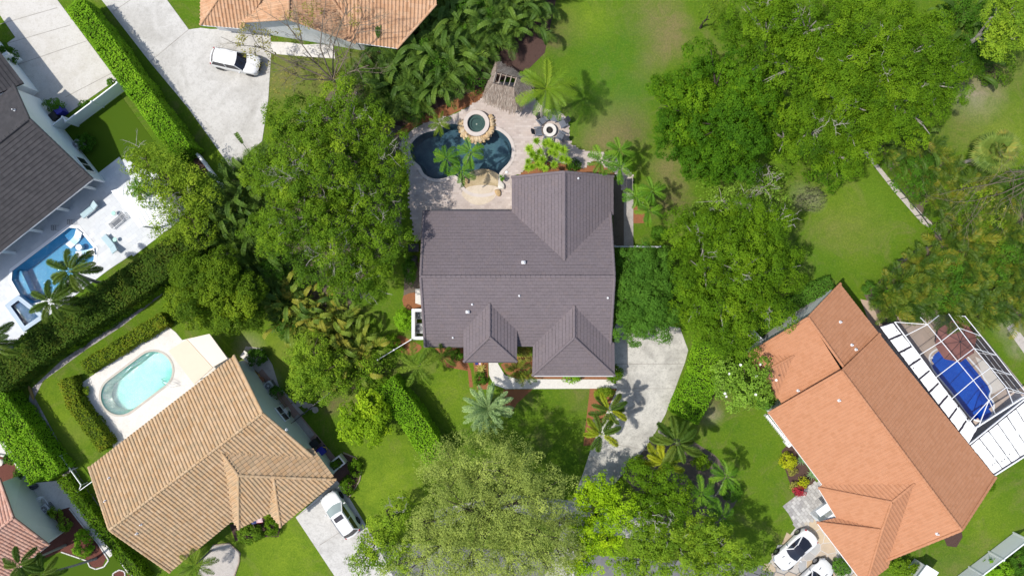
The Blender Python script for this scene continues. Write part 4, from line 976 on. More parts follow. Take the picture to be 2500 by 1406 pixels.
# white garden pavilion
r = thing('garden_pavilion', 'white metal hip roof pavilion half hidden by the tree over the pool deck', 'pavilion', P(350, 510))
wm = paint('pavilion_white', (.82, .83, .82), .45, .4, var=.03)
A, Bq, Cq, Dq = P(271, 466, 2.7), P(340, 556, 2.7), P(452, 523, 2.7), P(384, 432, 2.7); e1, e2 = P(337, 495, 3.7), P(392, 478, 3.7)
for q in ([A, Bq, e1], [Bq, Cq, e2, e1], [Cq, Dq, e2], [Dq, A, e1, e2]):
    n = (q[1] - q[0]).cross(q[2] - q[0]).normalized(); n = n if n.z > 0 else -n
    k = len(q); m = MB().add(q + [v - n * .06 for v in q], [tuple(range(k)), tuple(range(2 * k - 1, k - 1, -1))] + [(i, k + i, k + (i + 1) % k, (i + 1) % k) for i in range(k)]); ro = m.obj('roof_panel', wm, r)
    sm = MB(); ed = (q[1] - q[0]); L_ = ed.length
    top0, top1 = (q[2], q[2]) if k == 3 else (q[3], q[2])
    for i in range(1, int(L_ / .4)):
        s_ = i * .4 / L_; p = q[0] + ed * s_; tpnt = top0 + (top1 - top0) * s_
        pe = ed.normalized(); up = n.cross(pe).normalized(); up = up if up.z > 0 else -up
        # seam runs straight up the slope until it meets a hip
        lim = 1.0; hh = (tpnt - p).dot(up); x = s_ * L_; t0 = (top0 - q[0]).dot(pe); t1 = (top1 - q[0]).dot(pe); full = (top0 - q[0]).dot(up)
        ln = full * min(1, x / max(t0, .01), (L_ - x) / max(L_ - t1, .01))
        if ln > .2: sm.bar(p + n * .015, p + up * ln + n * .015, .03, .04)
    sm.obj('seams', wm, ro)['kind'] = 'stuff'
for q in (A, Bq, Cq, Dq): z = q * .93 + (e1 + e2) * .035; MB().box((z.x, z.y, 1.32), (.14, .14, 2.6)).obj('post', wm, r)
# ---------------------------------------------------------------- thatched hut
r = thing('tiki_hut', 'thatched tiki hut with open ridge frame between coconut palm and thicket', 'hut', P(1240, 215))
E_ = [P(1180, 240, 2.2), P(1262, 272, 2.2), P(1299, 203, 2.2), P(1214, 152, 2.2)]
T_ = [P(1204, 203, 3.5), P(1255, 213, 3.5), P(1262, 190, 3.5), P(1211, 177, 3.5)]
thm = pieces('thatch', [(.24, .19, .15), (.34, .28, .23), (.44, .38, .32), (.29, .22, .17), (.20, .15, .12)], .95, .3, 3, .01)
for i in range(4):
    q = [E_[i], E_[(i + 1) % 4], T_[(i + 1) % 4], T_[i]]; n = (q[1] - q[0]).cross(q[3] - q[0]).normalized(); n = n if n.z > 0 else -n
    MB().add(q + [v - n * .12 for v in q], [(0, 1, 2, 3), (7, 6, 5, 4)] + [(k, 4 + k, 4 + (k + 1) % 4, (k + 1) % 4) for k in range(4)]).obj('roof_bed', thm, r)
    m = MB(); dn = ((q[0] + q[1]) - (q[2] + q[3])).normalized(); sd_ = n.cross(dn)
    for j in range(900):
        u, v = rk.random(), rk.random() * 1.02
        p = (q[0] + (q[1] - q[0]) * u) * (1 - v) + (q[3] + (q[2] - q[3]) * u) * v
        L_ = .35 + .3 * rk.random(); wv = .018 + .02 * rk.random(); dd = (dn + sd_ * rk.gauss(0, .16)).normalized(); lift = n * (.03 + .07 * rk.random())
        a0 = p + lift * .5; b0 = p + dd * L_ + lift * 1.2
        m.add([a0 - sd_ * wv, a0 + sd_ * wv, b0 + sd_ * wv * .6, b0 - sd_ * wv * .6], [(0, 1, 2, 3)], rk.random())
    m.obj('thatch', thm, r)['kind'] = 'stuff'
wood = paint('hut_wood', (.36, .30, .24), .9, .1, var=.3, scale=5); wd2 = paint('hut_floor', (.20, .12, .07), .9, .1, var=.4)
for k in range(4): MB().bar(T_[k], T_[(k + 1) % 4], .08).obj('ridge_beam', paint('hut_dark', (.05, .04, .035), .9), r)
for k in range(5):
    s_ = k / 4; MB().tube([T_[0] + (T_[1] - T_[0]) * s_ + Vector((0, 0, .05)), T_[3] + (T_[2] - T_[3]) * s_ + Vector((0, 0, .05))], .045, 6).obj('rafter', wood, r)
for q in E_: z = q * .8 + (T_[0] + T_[2]) * .1; MB().tube([(z.x, z.y, 0), (z.x, z.y, 2.3)], .08, 8).obj('post', wood, r)
z = (E_[0] + E_[2]) * .5; m = MB().box((z.x, z.y, 1.0), (2.2, .8, .06), -.25); m.box((z.x, z.y, .5), (2.0, .6, .95), -.25); m.obj('bar_counter', wd2, r)
# ---------------------------------------------------------------- fire pit and chairs
fx, fy = G2(1342, 318.5, .3)
r = thing('fire_pit', 'round pale stone fire pit ringed by grey chairs', 'fire pit', (fx, fy, .045))
m = MB().lathe([(.60, 0), (.60, .32), (.62, .33), (.62, .40), (.60, .41), (.33, .41), (.32, .38), (.32, .15)], (fx, fy, .045), 28); m.obj('stone_ring', paint('pit_stone', (.60, .57, .53), .9, .1, var=.15, scale=5), r)
MB().lathe([(.32, .2), (.001, .22)], (fx, fy, .045), 20).obj('ash_bed', paint('ash', (.02, .02, .022), .95), r)
for k in range(9):
    a = rk.random() * 6.3; q = .16 * rk.random(); MB().tube([(fx + q * math.cos(a) - .1 * math.cos(a * 3), fy + q * math.sin(a) - .1 * math.sin(a * 3), .30), (fx + q * math.cos(a) + .1 * math.cos(a * 3), fy + q * math.sin(a) + .1 * math.sin(a * 3), .34)], .03, 6).obj('log', paint('char', (.06, .05, .045), .95, var=.5), r)
chm = paint('chair_grey', (.115, .13, .16), .6, .3); chd = paint('chair_dark', (.05, .055, .07), .6, .3)
def adirondack(label, loc, rz, par=[None]):
    root = thing('adirondack_chair', label, 'chair', loc, rz, 'chairs around the fire pit')
    if par[0]:
        for c in par[0].children:
            q = c.copy(); COL.objects.link(q); q.parent = root; q.matrix_parent_inverse = Matrix.Identity(4)
        return root
    par[0] = root; K = dict(world=False)
    for i in range(5): MB().box((.02 + .25 - .115 * i, 0, .36 - .022 * i), (.105, .56, .022), ry=.2).obj('seat_slat', chm, root, **K)
    for i in range(5):
        y = -.21 + .105 * i; hgt = .86 + (.06 if i in (1, 3) else .1 if i == 2 else 0)
        MB().bar((-.28, y, .27), (-.28 - hgt * .42, y, .27 + hgt * .82), .095, .022).obj('back_slat', chd, root, **K)
    for sgn in (-1, 1):
        MB().box((.02, sgn * .36, .54), (.74, .13, .025), bev=.02).obj('armrest', chm, root, **K)
        MB().box((.30, sgn * .33, .27), (.09, .03, .54)).obj('leg', chm, root, **K); MB().bar((-.5, sgn * .31, .05), (.3, sgn * .31, .36), .03, .1).obj('leg', chm, root, **K)
    return root
for x, y, lb in ((1322, 297, 'grey slatted chair on the upper left of the fire pit, its back slats showing'), (1313, 324, 'grey chair directly left of the fire pit'), (1336, 345, 'grey chair at the foot of the fire pit, partly under starburst leaves'),
                 (1368, 335, 'grey chair at the lower right of the fire pit'), (1373, 303, 'grey chair at the upper right of the fire pit beside the lawn'), (1349, 290, 'grey chair under the hanging coconut palm fronds')):
    px_, py_ = G2(x, y); adirondack(lb, (px_, py_, .045), math.atan2(fy - py_, fx - px_))
# ---------------------------------------------------------------- loungers on the white deck
lg = paint('cushion_blue', (.40, .52, .55), .9, .1, var=.04); lf = paint('lounger_frame', (.45, .47, .50), .5, .4, .5)
def lounger(label, px, py, rz, cushion=True):
    root = thing('sun_lounger', label, 'sun lounger', (*G2(px, py), .04), rz, 'loungers on the white pool deck'); K = dict(world=False)
    f = MB()
    for y in (-.31, .31): f.bar((-1.0, y, .32), (.25, y, .32), .03); f.bar((.25, y, .32), (.95, y, .68), .03)
    for x in (-.98, .25): f.bar((x, -.31, .32), (x, .31, .32), .03)
    f.bar((.95, -.31, .68), (.95, .31, .68), .03); f.bar((.6, -.31, .5), (.75, -.31, .04), .025); f.bar((.6, .31, .5), (.75, .31, .04), .025); f.obj('frame', lf, root, **K)
    for x in (-.9, .3):
        for y in (-.31, .31): MB().bar((x, y, .32), (x, y, 0), .03).obj('leg', lf, root, **K)
    if cushion:
        MB().box((-.38, 0, .38), (1.24, .60, .08), bev=.03).obj('seat_cushion', lg, root, **K)
        MB().box((.60, 0, .56), (.80, .60, .08), bev=.03, ry=-math.atan2(.36, .70)).obj('back_cushion', lg, root, **K)
    else:
        m = MB()
        for i in range(14): m.box((-.95 + .09 * i, 0, .335), (.035, .6, .012))
        for i in range(8): m.bar((.27 + .085 * i, -.3, .335 + .0437 * i), (.27 + .085 * i, .3, .335 + .0437 * i), .035, .012)
        for i in range(6): m.box((-.38, -.25 + .1 * i, .33), (1.2, .03, .01))
        m.obj('straps', paint('strap_grey', (.16, .17, .18), .7), root, **K)
    return root
lounger('pale blue cushioned lounger nearest the house eave', 226, 513, math.radians(38))
lounger('lounger with bare strap frame and no cushion', 294, 538, math.radians(40), False)
lounger('pale blue cushioned lounger nearest the hedge', 276, 597, math.radians(-50))
gt = paint('glass_teal', (.30, .58, .48), .2, .6, var=.05)
for x, y, lb in ((284, 522, 'small teal topped side table beside the bare strap lounger'), (287, 586, 'small teal topped side table beside the cushioned lounger by the hedge')):
    p = P(x, y); r = thing('side_table', lb, 'side table', (p.x, p.y, .04), group='teal side tables'); MB().lathe([(.19, .40), (.20, .42), (.19, .44), (.001, .44)], (p.x, p.y, .04), 16).obj('table_top', gt, r)
    for k in range(3): a = 2.1 * k; MB().bar((p.x + .15 * math.cos(a), p.y + .15 * math.sin(a), .44), (p.x + .12 * math.cos(a), p.y + .12 * math.sin(a), .04), .02).obj('leg', lf, r)
for x, y, lb in ((177, 543, 'small wire stool at the top corner of the angular pool'), (138, 557, 'folded wire chair frame standing by the pool edge under the eave')):
    p = P(x, y); r = thing('wire_stool', lb, 'stool', (p.x, p.y, .04)); m = MB()
    for i in range(7): m.bar((p.x - .22, p.y - .22 + .073 * i, .42), (p.x + .22, p.y - .22 + .073 * i, .42), .02)
    for i in range(3): m.bar((p.x - .22 + .22 * i, p.y - .22, .42), (p.x - .22 + .22 * i, p.y + .22, .42), .02)
    m.obj('seat', chd, r)
    for dx in (-.2, .2):
        for dy in (-.2, .2): MB().bar((p.x + dx, p.y + dy, .42), (p.x + dx * 1.2, p.y + dy * 1.2, .04), .02).obj('leg', chd, r)
wl = paint('lounger_white', (.80, .81, .82), .5, .4, var=.02)
for x, y, rz_, lb in ((182, 583, math.radians(52), 'white wave shaped lounger in shallow water, upper one'), (210, 618, math.radians(10), 'white wave shaped lounger in shallow water, lower one by the palm fronds')):
    p = P(x, y); root = thing('pool_lounger', lb, 'pool lounger', (p.x, p.y, -.36), rz_, 'white loungers on the pool ledge'); n = 18; v = []
    for i in range(n + 1):
        s_ = i / n; X = -.92 + 1.84 * s_; Z = .30 + .16 * math.sin(s_ * 5.2 + 2.2) + .34 * max(0, s_ - .62); 
        for y_ in (-.33, .33): v += [(X, y_, Z), (X, y_, Z - .14)]
    f = []
    for i in range(n):
        b = 4 * i; f += [(b, b + 4, b + 6, b + 2), (b + 1, b + 3, b + 7, b + 5), (b, b + 1, b + 5, b + 4), (b + 2, b + 6, b + 7, b + 3)]
    f += [(0, 2, 3, 1), (4 * n, 4 * n + 1, 4 * n + 3, 4 * n + 2)]
    MB().add(v, f).obj('shell', wl, root, world=False); MB().box((-.55, 0, .12), (.3, .5, .2)).obj('foot', wl, root, world=False); MB().box((.35, 0, .14), (.4, .5, .26)).obj('foot', wl, root, world=False)
p = P(195, 604); r = thing('pool_side_table', 'round white drum table between the two pool loungers', 'side table', (p.x, p.y, -.36)); MB().lathe([(.24, 0), (.26, .5), (.29, .52), (.29, .56), (.001, .57)], (p.x, p.y, -.36), 22).obj('drum', wl, r); MB().lathe([(.05, .0), (.05, .02), (.001, .021)], (p.x, p.y, .211), 10).obj('cap', MATS['coping_pale'], r)
# ---------------------------------------------------------------- cars
carp = NT('car_white'); carp.b.inputs['Coat Weight'].default_value = .6; carp.b.inputs['Coat Roughness'].default_value = .05; MATS['car_white'] = carp.done((.66, .66, .65), .35, .5)
glassc = NT('car_glass'); MATS['car_glass'] = glassc.done((.012, .012, .018), .04, .9)
paint('tyre', (.015, .015, .016), .9, .2); paint('rim_dark', (.10, .10, .11), .35, .5, .7); paint('rim_silver', (.45, .45, .46), .3, .5, .8); paint('lamp_red', (.35, .01, .015), .25, .6); paint('lamp_clear', (.30, .31, .33), .12, .8); paint('grille', (.02, .02, .022), .5)
def grid(rows):
    n = len(rows[0]); v = [p for r in rows for p in r]
    return v, [(i * n + k, i * n + k + 1, (i + 1) * n + k + 1, (i + 1) * n + k) for i in range(len(rows) - 1) for k in range(n - 1)]
def car(label, px, py, ang, st, cab, hr, wheelx, roofmat='car_white', rim='rim_dark', extras=None, wr=.35, hood_vents=False, sunroof=False, rails=False):
    """st: body stations (x, half width, sill z, deck z, bow); cab: dict of cabin curves"""
    root = thing('parked_car', label, 'car', (*G2(px, py, .6), .035), math.radians(ang), 'white parked cars'); K = dict(world=False)
    rows = []
    for x, w_, zb, zt in st:
        half = [(w_ * .90, zb), (w_ * .985, zb + .12), (w_, zb + (zt - zb) * .45), (w_ * .985, zb + (zt - zb) * .72), (w_ * .93, zt - .05), (w_ * .80, zt - .005), (w_ * .45, zt + .02), (0, zt + .028)]
        full = [(-y, z) for y, z in half] + [(y, z) for y, z in half[-2::-1]]
        rows.append([(x - (.16 * (abs(y) / w_) ** 2 * (1 if x > 0 else -1) if abs(x) > .42 * (st[0][0] - st[-1][0]) else 0), y, z) for y, z in full])
    v, f = grid(rows); n = len(rows[0]); m = MB(); m.add(v, f)
    m.f.append(tuple(range(n))); m.f.append(tuple(range((len(rows) - 1) * n + n - 1, (len(rows) - 1) * n - 1, -1))); m.m += [0, 0]
    o = m.obj('body', MATS['car_white'], root, True, **K); sb = o.modifiers.new('smooth', 'SUBSURF'); sb.levels = 2; sb.render_levels = 2
    wb, wt, zb, zt = cab['wb'], cab['wt'], cab['zb'], cab['zt']; T_ = [-1, -.6, 0, .6, 1]
    def crv(x, w_, z, bow, crown=0): return [(x - bow * t * t, w_ * t, z + crown * (1 - t * t)) for t in T_]
    fb, ft = crv(cab['fb'], wb * .96, zb + .02, .22, .03), crv(cab['ft'], wt * .97, zt, .10, .05)
    rt, rb = crv(cab['rt'], wt * .95, zt - .03, -.08, .05), crv(cab['rb'], wb * .90, zb + .04, -.15, .03)
    mid = crv((cab['ft'] + cab['rt']) / 2, wt, zt + .02, 0, .05)
    lerp = lambda a, b, k: [tuple(p + (q - p) * k for p, q in zip(u, w_)) for u, w_ in zip(a, b)]
    v, f = grid([fb, lerp(fb, ft, .5), ft]); MB().add(v, f).obj('windscreen', cab.get('wsmat', MATS['car_glass']), root, True, **K)
    v, f = grid([ft, lerp(ft, mid, .5), mid, lerp(mid, rt, .5), rt]); ro = MB().add(v, f).obj('roof', MATS[roofmat], root, True, **K)
    v, f = grid([rt, lerp(rt, rb, .5), rb]); MB().add(v, f).obj('rear_window', MATS['car_glass'], root, True, **K)
    for sg in (0, -1):
        s_ = -1 if sg == 0 else 1; tops = [ft[sg], mid[sg], rt[sg]]; N_ = 6; rows = []
        up = [tuple(a + (b - a) * k for a, b in zip(tops[0], tops[1])) for k in (0, .5)] + [tuple(a + (b - a) * k for a, b in zip(tops[1], tops[2])) for k in (0, .5, 1)]
        lo = [(fb[sg][0] + (rb[sg][0] - fb[sg][0]) * k, s_ * wb * (1.0 - .06 * abs(k - .45)), zb + .0) for k in (0, .25, .5, .75, 1)]
        glass_lo = [tuple(a + (b - a) * .12 for a, b in zip(l, u)) for l, u in zip(lo, up)]; glass_up = [tuple(a + (b - a) * .88 for a, b in zip(l, u)) for l, u in zip(lo, up)]
        v, f = grid([glass_lo, glass_up]); MB().add(v, f).obj('side_window', MATS['car_glass'], root, **K)
        pm_ = MB(); v, f = grid([lo, glass_lo]); pm_.add(v, f); v, f = grid([glass_up, up]); pm_.add(v, f)
        pm_.bar(fb[sg], ft[sg], .08, .06); pm_.bar(rb[sg], rt[sg], .10, .05)
        if zt > 1.4: pm_.bar(glass_lo[2], glass_up[2], .06, .03)
        pm_.obj('pillar', MATS['car_white'], root, **K)
        my = s_ * (wb + .16); MB().box((cab['fb'] - .45, my, zb + .06), (.13, .20, .13), bev=.04).obj('wing_mirror', MATS['car_white'], root, **K)
        if rails: MB().tube([(cab['ft'] - .15, s_ * wt * .93, zt + .05), (mid[0][0], s_ * wt * .95, zt + .09), (cab['rt'] + .1, s_ * wt * .91, zt + .03)], .022, 5).obj('roof_rail', paint('rail_grey', (.25, .25, .26), .4, .5, .5), root, **K)
        fx_, fw = st[1][0], st[1][1]; MB().box((fx_ - .12, s_ * fw * .78, st[1][3] - .10), (.42, .22, .14), rz=-s_ * .5, bev=.05).obj('headlight', MATS['lamp_clear'], root, **K)
        rx_, rw = st[-2][0], st[-2][1]; MB().box((rx_ + .10, s_ * rw * .78, st[-2][3] - .12), (.20, .26, .15), rz=s_ * .5, bev=.05).obj('tail_light', MATS['lamp_red'], root, **K)
        for wx in wheelx:
            w_ = hr; wm = MB(); pr = [(wr * .62, -.10), (wr * .95, -.11), (wr, -.07), (wr, .07), (wr * .95, .11), (wr * .62, .10)]
            wm.lathe(pr, n=22); R = Matrix.Translation((wx, s_ * (w_ - .085), wr)) @ Matrix.Rotation(math.pi / 2, 4, 'X'); wm.v = [tuple(R @ Vector(p)) for p in wm.v]; wo = wm.obj('wheel', MATS['tyre'], root, **K)
            rm = MB(); 
            for k in range(5): a = k * 1.2566; rm.bar((0, 0, .105), (wr * .60 * math.cos(a), wr * .60 * math.sin(a), .10), .07, .03)
            rm.lathe([(wr * .66, .10), (wr * .66, .115), (wr * .56, .115), (wr * .56, .10)], n=20); R = Matrix.Translation((wx, s_ * (w_ - .085), wr)) @ Matrix.Rotation(-s_ * math.pi / 2, 4, 'X'); rm.v = [tuple(R @ Vector(p)) for p in rm.v]; rm.obj('rim', MATS[rim], wo, **K)
            am = MB(); pts = [(wx + (wr + .035) * math.cos(q), s_ * (w_ - .02), wr + (wr + .035) * math.sin(q)) for q in [math.pi * i / 10 for i in range(11)]]; am.tube(pts, .035, 5); am.obj('wheel_arch', MATS['black_plastic'], root, **K)
    if hood_vents:
        for s_ in (-1, 1): MB().box((hood_vents, s_ * .40, st[2][3] + .035), (.36, .07, .03), rz=s_ * .15, bev=.01).obj('hood_vent', MATS['grille'], root, **K)
    if sunroof:
        v = [(cab['ft'] - .30, -.42, zt + .075), (cab['ft'] - .30, .42, zt + .075), (cab['ft'] - .75, .42, zt + .085), (cab['ft'] - .75, -.42, zt + .085)]; MB().add(v + [(x, y, z - .03) for x, y, z in v], [(0, 1, 2, 3), (4, 5, 1, 0), (5, 6, 2, 1), (6, 7, 3, 2), (7, 4, 0, 3)]).obj('sunroof', MATS['car_glass'], root, **K)
    m = MB().box((st[0][0] - .03, 0, st[0][2] + .24), (.08, st[0][1] * 1.2, .16)); m.obj('grille', MATS['grille'], root, **K)
    MB().box((st[-1][0] + .0, 0, st[-1][2] + .28), (.06, .5, .14)).obj('number_plate', MATS['pipe_grey'], root, **K)
    return root
suv = [(2.30, .70, .32, .80), (2.18, .86, .25, .92), (1.75, .93, .24, 1.00), (.95, .95, .24, 1.06), (0, .95, .24, 1.04), (-1.1, .95, .24, 1.05), (-1.8, .94, .25, 1.06), (-2.18, .88, .28, 1.04), (-2.30, .76, .34, .96)]
cabs = dict(wb=.88, wt=.66, zb=1.0, zt=1.58, fb=1.18, ft=.42, rt=-1.75, rb=-2.16)
wind = paint('windscreen_pale', (.30, .36, .36), .05, .8, var=.1)
car('white hatchback SUV under the olive tufts of the leafless tree on the top driveway', 577, 151, -12, suv, cabs, .95, (1.42, -1.40))
car('white SUV with dark sunroof parked by the tan house', 832, 1254, 124, suv, dict(cabs, wsmat=wind), .95, (1.42, -1.40), sunroof=True, rails=True)
spt = [(2.25, .62, .28, .50), (2.10, .86, .20, .62), (1.55, .96, .18, .76), (.75, .94, .18, .82), (0, .93, .18, .80), (-.9, .97, .18, .86), (-1.55, 1.0, .19, .92), (-2.05, .94, .24, .90), (-2.22, .76, .34, .84)]
cabc = dict(wb=.80, wt=.52, zb=.80, zt=1.18, fb=.78, ft=.10, rt=-.55, rb=-1.75)
paint('roof_black', (.02, .02, .028), .08, .8)
car('low white sports car with black roof, nose pointing away from the orange house', 1941, 1342, 223, spt, cabc, .98, (1.38, -1.32), 'roof_black', 'rim_silver', hood_vents=1.15, wr=.34)
car('low white sports car with white roof cut by the bottom edge', 1984, 1414, 43, spt, cabc, .98, (1.38, -1.32), 'car_white', 'rim_silver', hood_vents=1.15, wr=.34)
# ---------------------------------------------------------------- leaf generators
def unit(n, rg): v = rg.normal(0, 1, (n, 3)); return v / np.linalg.norm(v, axis=1)[:, None]
def leaf_quads(pos, nrm, size, aspect, rg):
    n = len(pos); r = unit(n, rg); a = np.cross(nrm, r); a /= np.linalg.norm(a, axis=1)[:, None] + 1e-9; b = np.cross(nrm, a)
    s = (size * rg.uniform(.65, 1.3, n))[:, None]; w_ = s * aspect * .5
    V = np.stack([pos - a * s * .5, pos + b * w_ - a * s * .05 + nrm * s * .08, pos + a * s * .5, pos - b * w_ - a * s * .05 + nrm * s * .08], 1)
    return V.reshape(-1, 3), np.arange(4 * n).reshape(-1, 4)
def crown_points(blobs, clump_r, dens, rg, low=-.25, leaf_up=.25, fill=1.0):
    """blobs (x,y,z,rx,ry,rz): leaf clumps over the upper shell of every blob"""
    Pp, Nn, Tt, CC = [], [], [], []
    for (x, y, z, rx, ry, rz) in blobs:
        Rm = (rx + ry) / 2; nc = max(5, int(fill * 2.3 * math.pi * rx * ry / (clump_r ** 2 * 2.2) * (1 if rz > .4 * Rm else .8)))
        d = unit(nc * 3, rg); d = d[d[:, 2] > low][:nc]; k = rg.uniform(.74, 1.04, len(d)); k = np.where(rg.random(len(d)) < .12, k * .8, k)
        C = np.array([x, y, z]) + d * np.array([rx, ry, rz]) * k[:, None]
        CC.append(C); lt = rg.normal(.45, .20)
        lt = lt * .75 + .25 * rg.choice([.15, .45, .8])
        for c, dd in zip(C, d):
            rc = clump_r * rg.uniform(.6, 1.3); m = max(6, int(dens * rc * rc * rg.uniform(.7, 1.2))); q = unit(m, rg)
            q[:, 2] = np.abs(q[:, 2]) * .9 - .25; q += dd * .35; q /= np.linalg.norm(q, axis=1)[:, None]
            p = c + q * rc * rg.uniform(.45, 1.0, m)[:, None] * np.array([1, 1, .75])
            nn = q * .5 + dd * .45 + unit(m, rg) * .55 + np.array([0, 0, leaf_up]); nn /= np.linalg.norm(nn, axis=1)[:, None]
            Pp.append(p); Nn.append(nn); Tt.append(np.clip(lt + rg.normal(0, .06) + rg.normal(0, .12, m), 0, 1))
    return np.concatenate(Pp), np.concatenate(Nn), np.concatenate(Tt), np.concatenate(CC)
def crown_mesh(name, blobs, mat, clump_r=.6, dens=90, leaf=.26, aspect=.6, seed=1, **k):
    rg = np.random.default_rng(seed); p, n, t, C = crown_points(blobs, clump_r, dens, rg, **k)
    V, F = leaf_quads(p, n, leaf, aspect, rg); return np_mesh(name, V, F, mat, np.repeat(t, 4)), C
def limbs(m, base, blobs, r0, rg, C=None):
    """tapered trunk forking towards the blobs"""
    b = Vector(base); cz = min(q[2] for q in blobs); cx_ = sum(q[0] for q in blobs) / len(blobs); cy_ = sum(q[1] for q in blobs) / len(blobs)
    fork = Vector((b.x * .7 + cx_ * .3, b.y * .7 + cy_ * .3, max(.8, cz * .45))); m.tube([b, b * .5 + fork * .5 + Vector((rg.normal(0, .1), rg.normal(0, .1), 0)), fork], [r0 * 1.25, r0, r0 * .85], 8)
    for q in blobs:
        e = Vector((q[0], q[1], q[2] + q[5] * .35)); mid = fork * .5 + e * .5 + Vector((rg.normal(0, .3), rg.normal(0, .3), -.2)); m.tube([fork, mid, e], [r0 * .6, r0 * .38, r0 * .12], 6)
        for _ in range(4):
            d = unit(1, rg)[0]; d[2] = abs(d[2]) * .7; e2 = Vector((q[0] + d[0] * q[3] * .8, q[1] + d[1] * q[4] * .8, q[2] + d[2] * q[5] * .7)); s_ = mid * .4 + e * .6
            m.tube([s_, s_ * .5 + e2 * .5 + Vector((0, 0, .15)), e2], [r0 * .25, r0 * .16, r0 * .05], 5)
def twigs(m, C, blobs, rg, n, ln=1.2, r=.02, up=.5):
    """sprays of bare twigs standing out of the leaves"""
    top = C[C[:, 2] > np.quantile(C[:, 2], .45)]; n0 = max(3, n // 7)
    for i in rg.choice(len(top), min(n0, len(top)), replace=False):
        c0 = Vector(top[i])
        for _ in range(7):
            c = c0 + Vector(unit(1, rg)[0]) * .9; q = min(blobs, key=lambda b: (Vector(b[:3]) - c).length); o = Vector(q[:3]); dr = (c - o).normalized(); s_ = o + (c - o) * .72
            d = (dr * .7 + Vector(unit(1, rg)[0]) * .8 + Vector((0, 0, .35))).normalized(); mid = s_ + d * ln * .6 + Vector(unit(1, rg)[0]) * .15; e = mid + (d + Vector(unit(1, rg)[0]) * .6).normalized() * ln * .6
            m.tube([s_, s_.lerp(mid, .5) + Vector(unit(1, rg)[0]) * .08, mid, e], [r * 1.3, r, r * .8, r * .35], 4, caps=False)
            for _ in range(4):
                s2 = s_.lerp(e, rg.uniform(.35, .95)); f = s2 + (d + Vector(unit(1, rg)[0]) * 1.0).normalized() * ln * rg.uniform(.25, .5); m.tube([s2, s2.lerp(f, .5) + Vector(unit(1, rg)[0]) * .04, f], [r * .6, r * .5, r * .25], 3, caps=False)
def blob(px, py, rpx, z, sq=.75, rpy=None):
    """crown blob seen at (px,py) with radius rpx, its top at height z"""
    R_ = rpx / S * (1 - z * .8 / H); Ry = (rpy or rpx) / S * (1 - z * .8 / H); rz = min(R_, Ry) * sq; c = P(px, py, max(.3, z - rz * .6)); return (c.x, c.y, max(.25, z - rz), R_, Ry, rz)
SEED = [100]
def tree(name, label, cat, blobs, mat, trunk='trunk_brown', r0=.22, base=None, tw=0, twmat='twig_pale', group=None, twl=1.2, lobe=1.15, **k):
    SEED[0] += 1; rg = np.random.default_rng(SEED[0]); bl = [blob(*b) for b in blobs]
    cx_ = sum(b[0] for b in bl) / len(bl); cy_ = sum(b[1] for b in bl) / len(bl); bs = base or (cx_, cy_, 0)
    r = thing(name, label, cat, bs, group=group)
    # break every blob into lobes so that the outline is uneven
    lob = []
    for (x, y, z, rx, ry, rz) in bl:
        if rx > 1.6:
            lob.append((x, y, z - rz * .6, rx * .62, ry * .62, rz * .5)); nl = max(5, int(4.2 * (rx / lobe) ** 2 * .40))
            for j in range(nl):
                u = (j + .5) / nl; a = j * 2.39996 + rg.normal(0, .22); q = .95 * math.sqrt(u) * rg.uniform(.88, 1.06); lr = min(rx * .5, lobe * rg.uniform(.6, 1.15)); qq = min(q, 1 - lr * .55 / rx)
                lob.append((x + math.cos(a) * rx * qq, y + math.sin(a) * ry * qq, z + rz * math.sqrt(max(0, 1 - qq * qq)) - lr * rg.uniform(.5, 1.9), lr, lr * rg.uniform(.85, 1.15), lr * rg.uniform(.8, 1.05)))
        else: lob.append((x, y, z, rx, ry, rz))
    me, C = crown_mesh('crown', lob, mat, seed=SEED[0], **k); link('crown', me, r)
    m = MB(); limbs(m, bs, bl, r0, rg); m.obj('trunk', MATS[trunk], r)
    if tw: m = MB(); twigs(m, C, bl, rg, tw, twl); m.obj('twigs', MATS[twmat], r)['kind'] = 'stuff'
    return r
def shrub(name, label, cat, px, py, rpx, h, mat, rpy=None, group=None, leaf=.16, dens=520, clump=.26, aspect=.6, **k):
    SEED[0] += 1; rg = np.random.default_rng(SEED[0]); b = blob(px, py, rpx, h, min(.95, h / (rpx / S) * .62), rpy)
    r = thing(name, label, cat, P(px, py), group=group); me, C = crown_mesh('foliage', [(b[0], b[1], b[2], b[3] * .88, b[4] * .88, b[5])], mat, clump, dens, leaf, aspect, seed=SEED[0], low=-.4, fill=1.9, **k); link('foliage', me, r)
    m = MB()
    for _ in range(6): d = unit(1, rg)[0]; m.tube([(b[0], b[1], 0), (b[0] + d[0] * b[3] * .5, b[1] + d[1] * b[4] * .5, h * .55)], [.03, .012], 5)
    m.obj('stem', MATS['trunk_brown'], r); return r
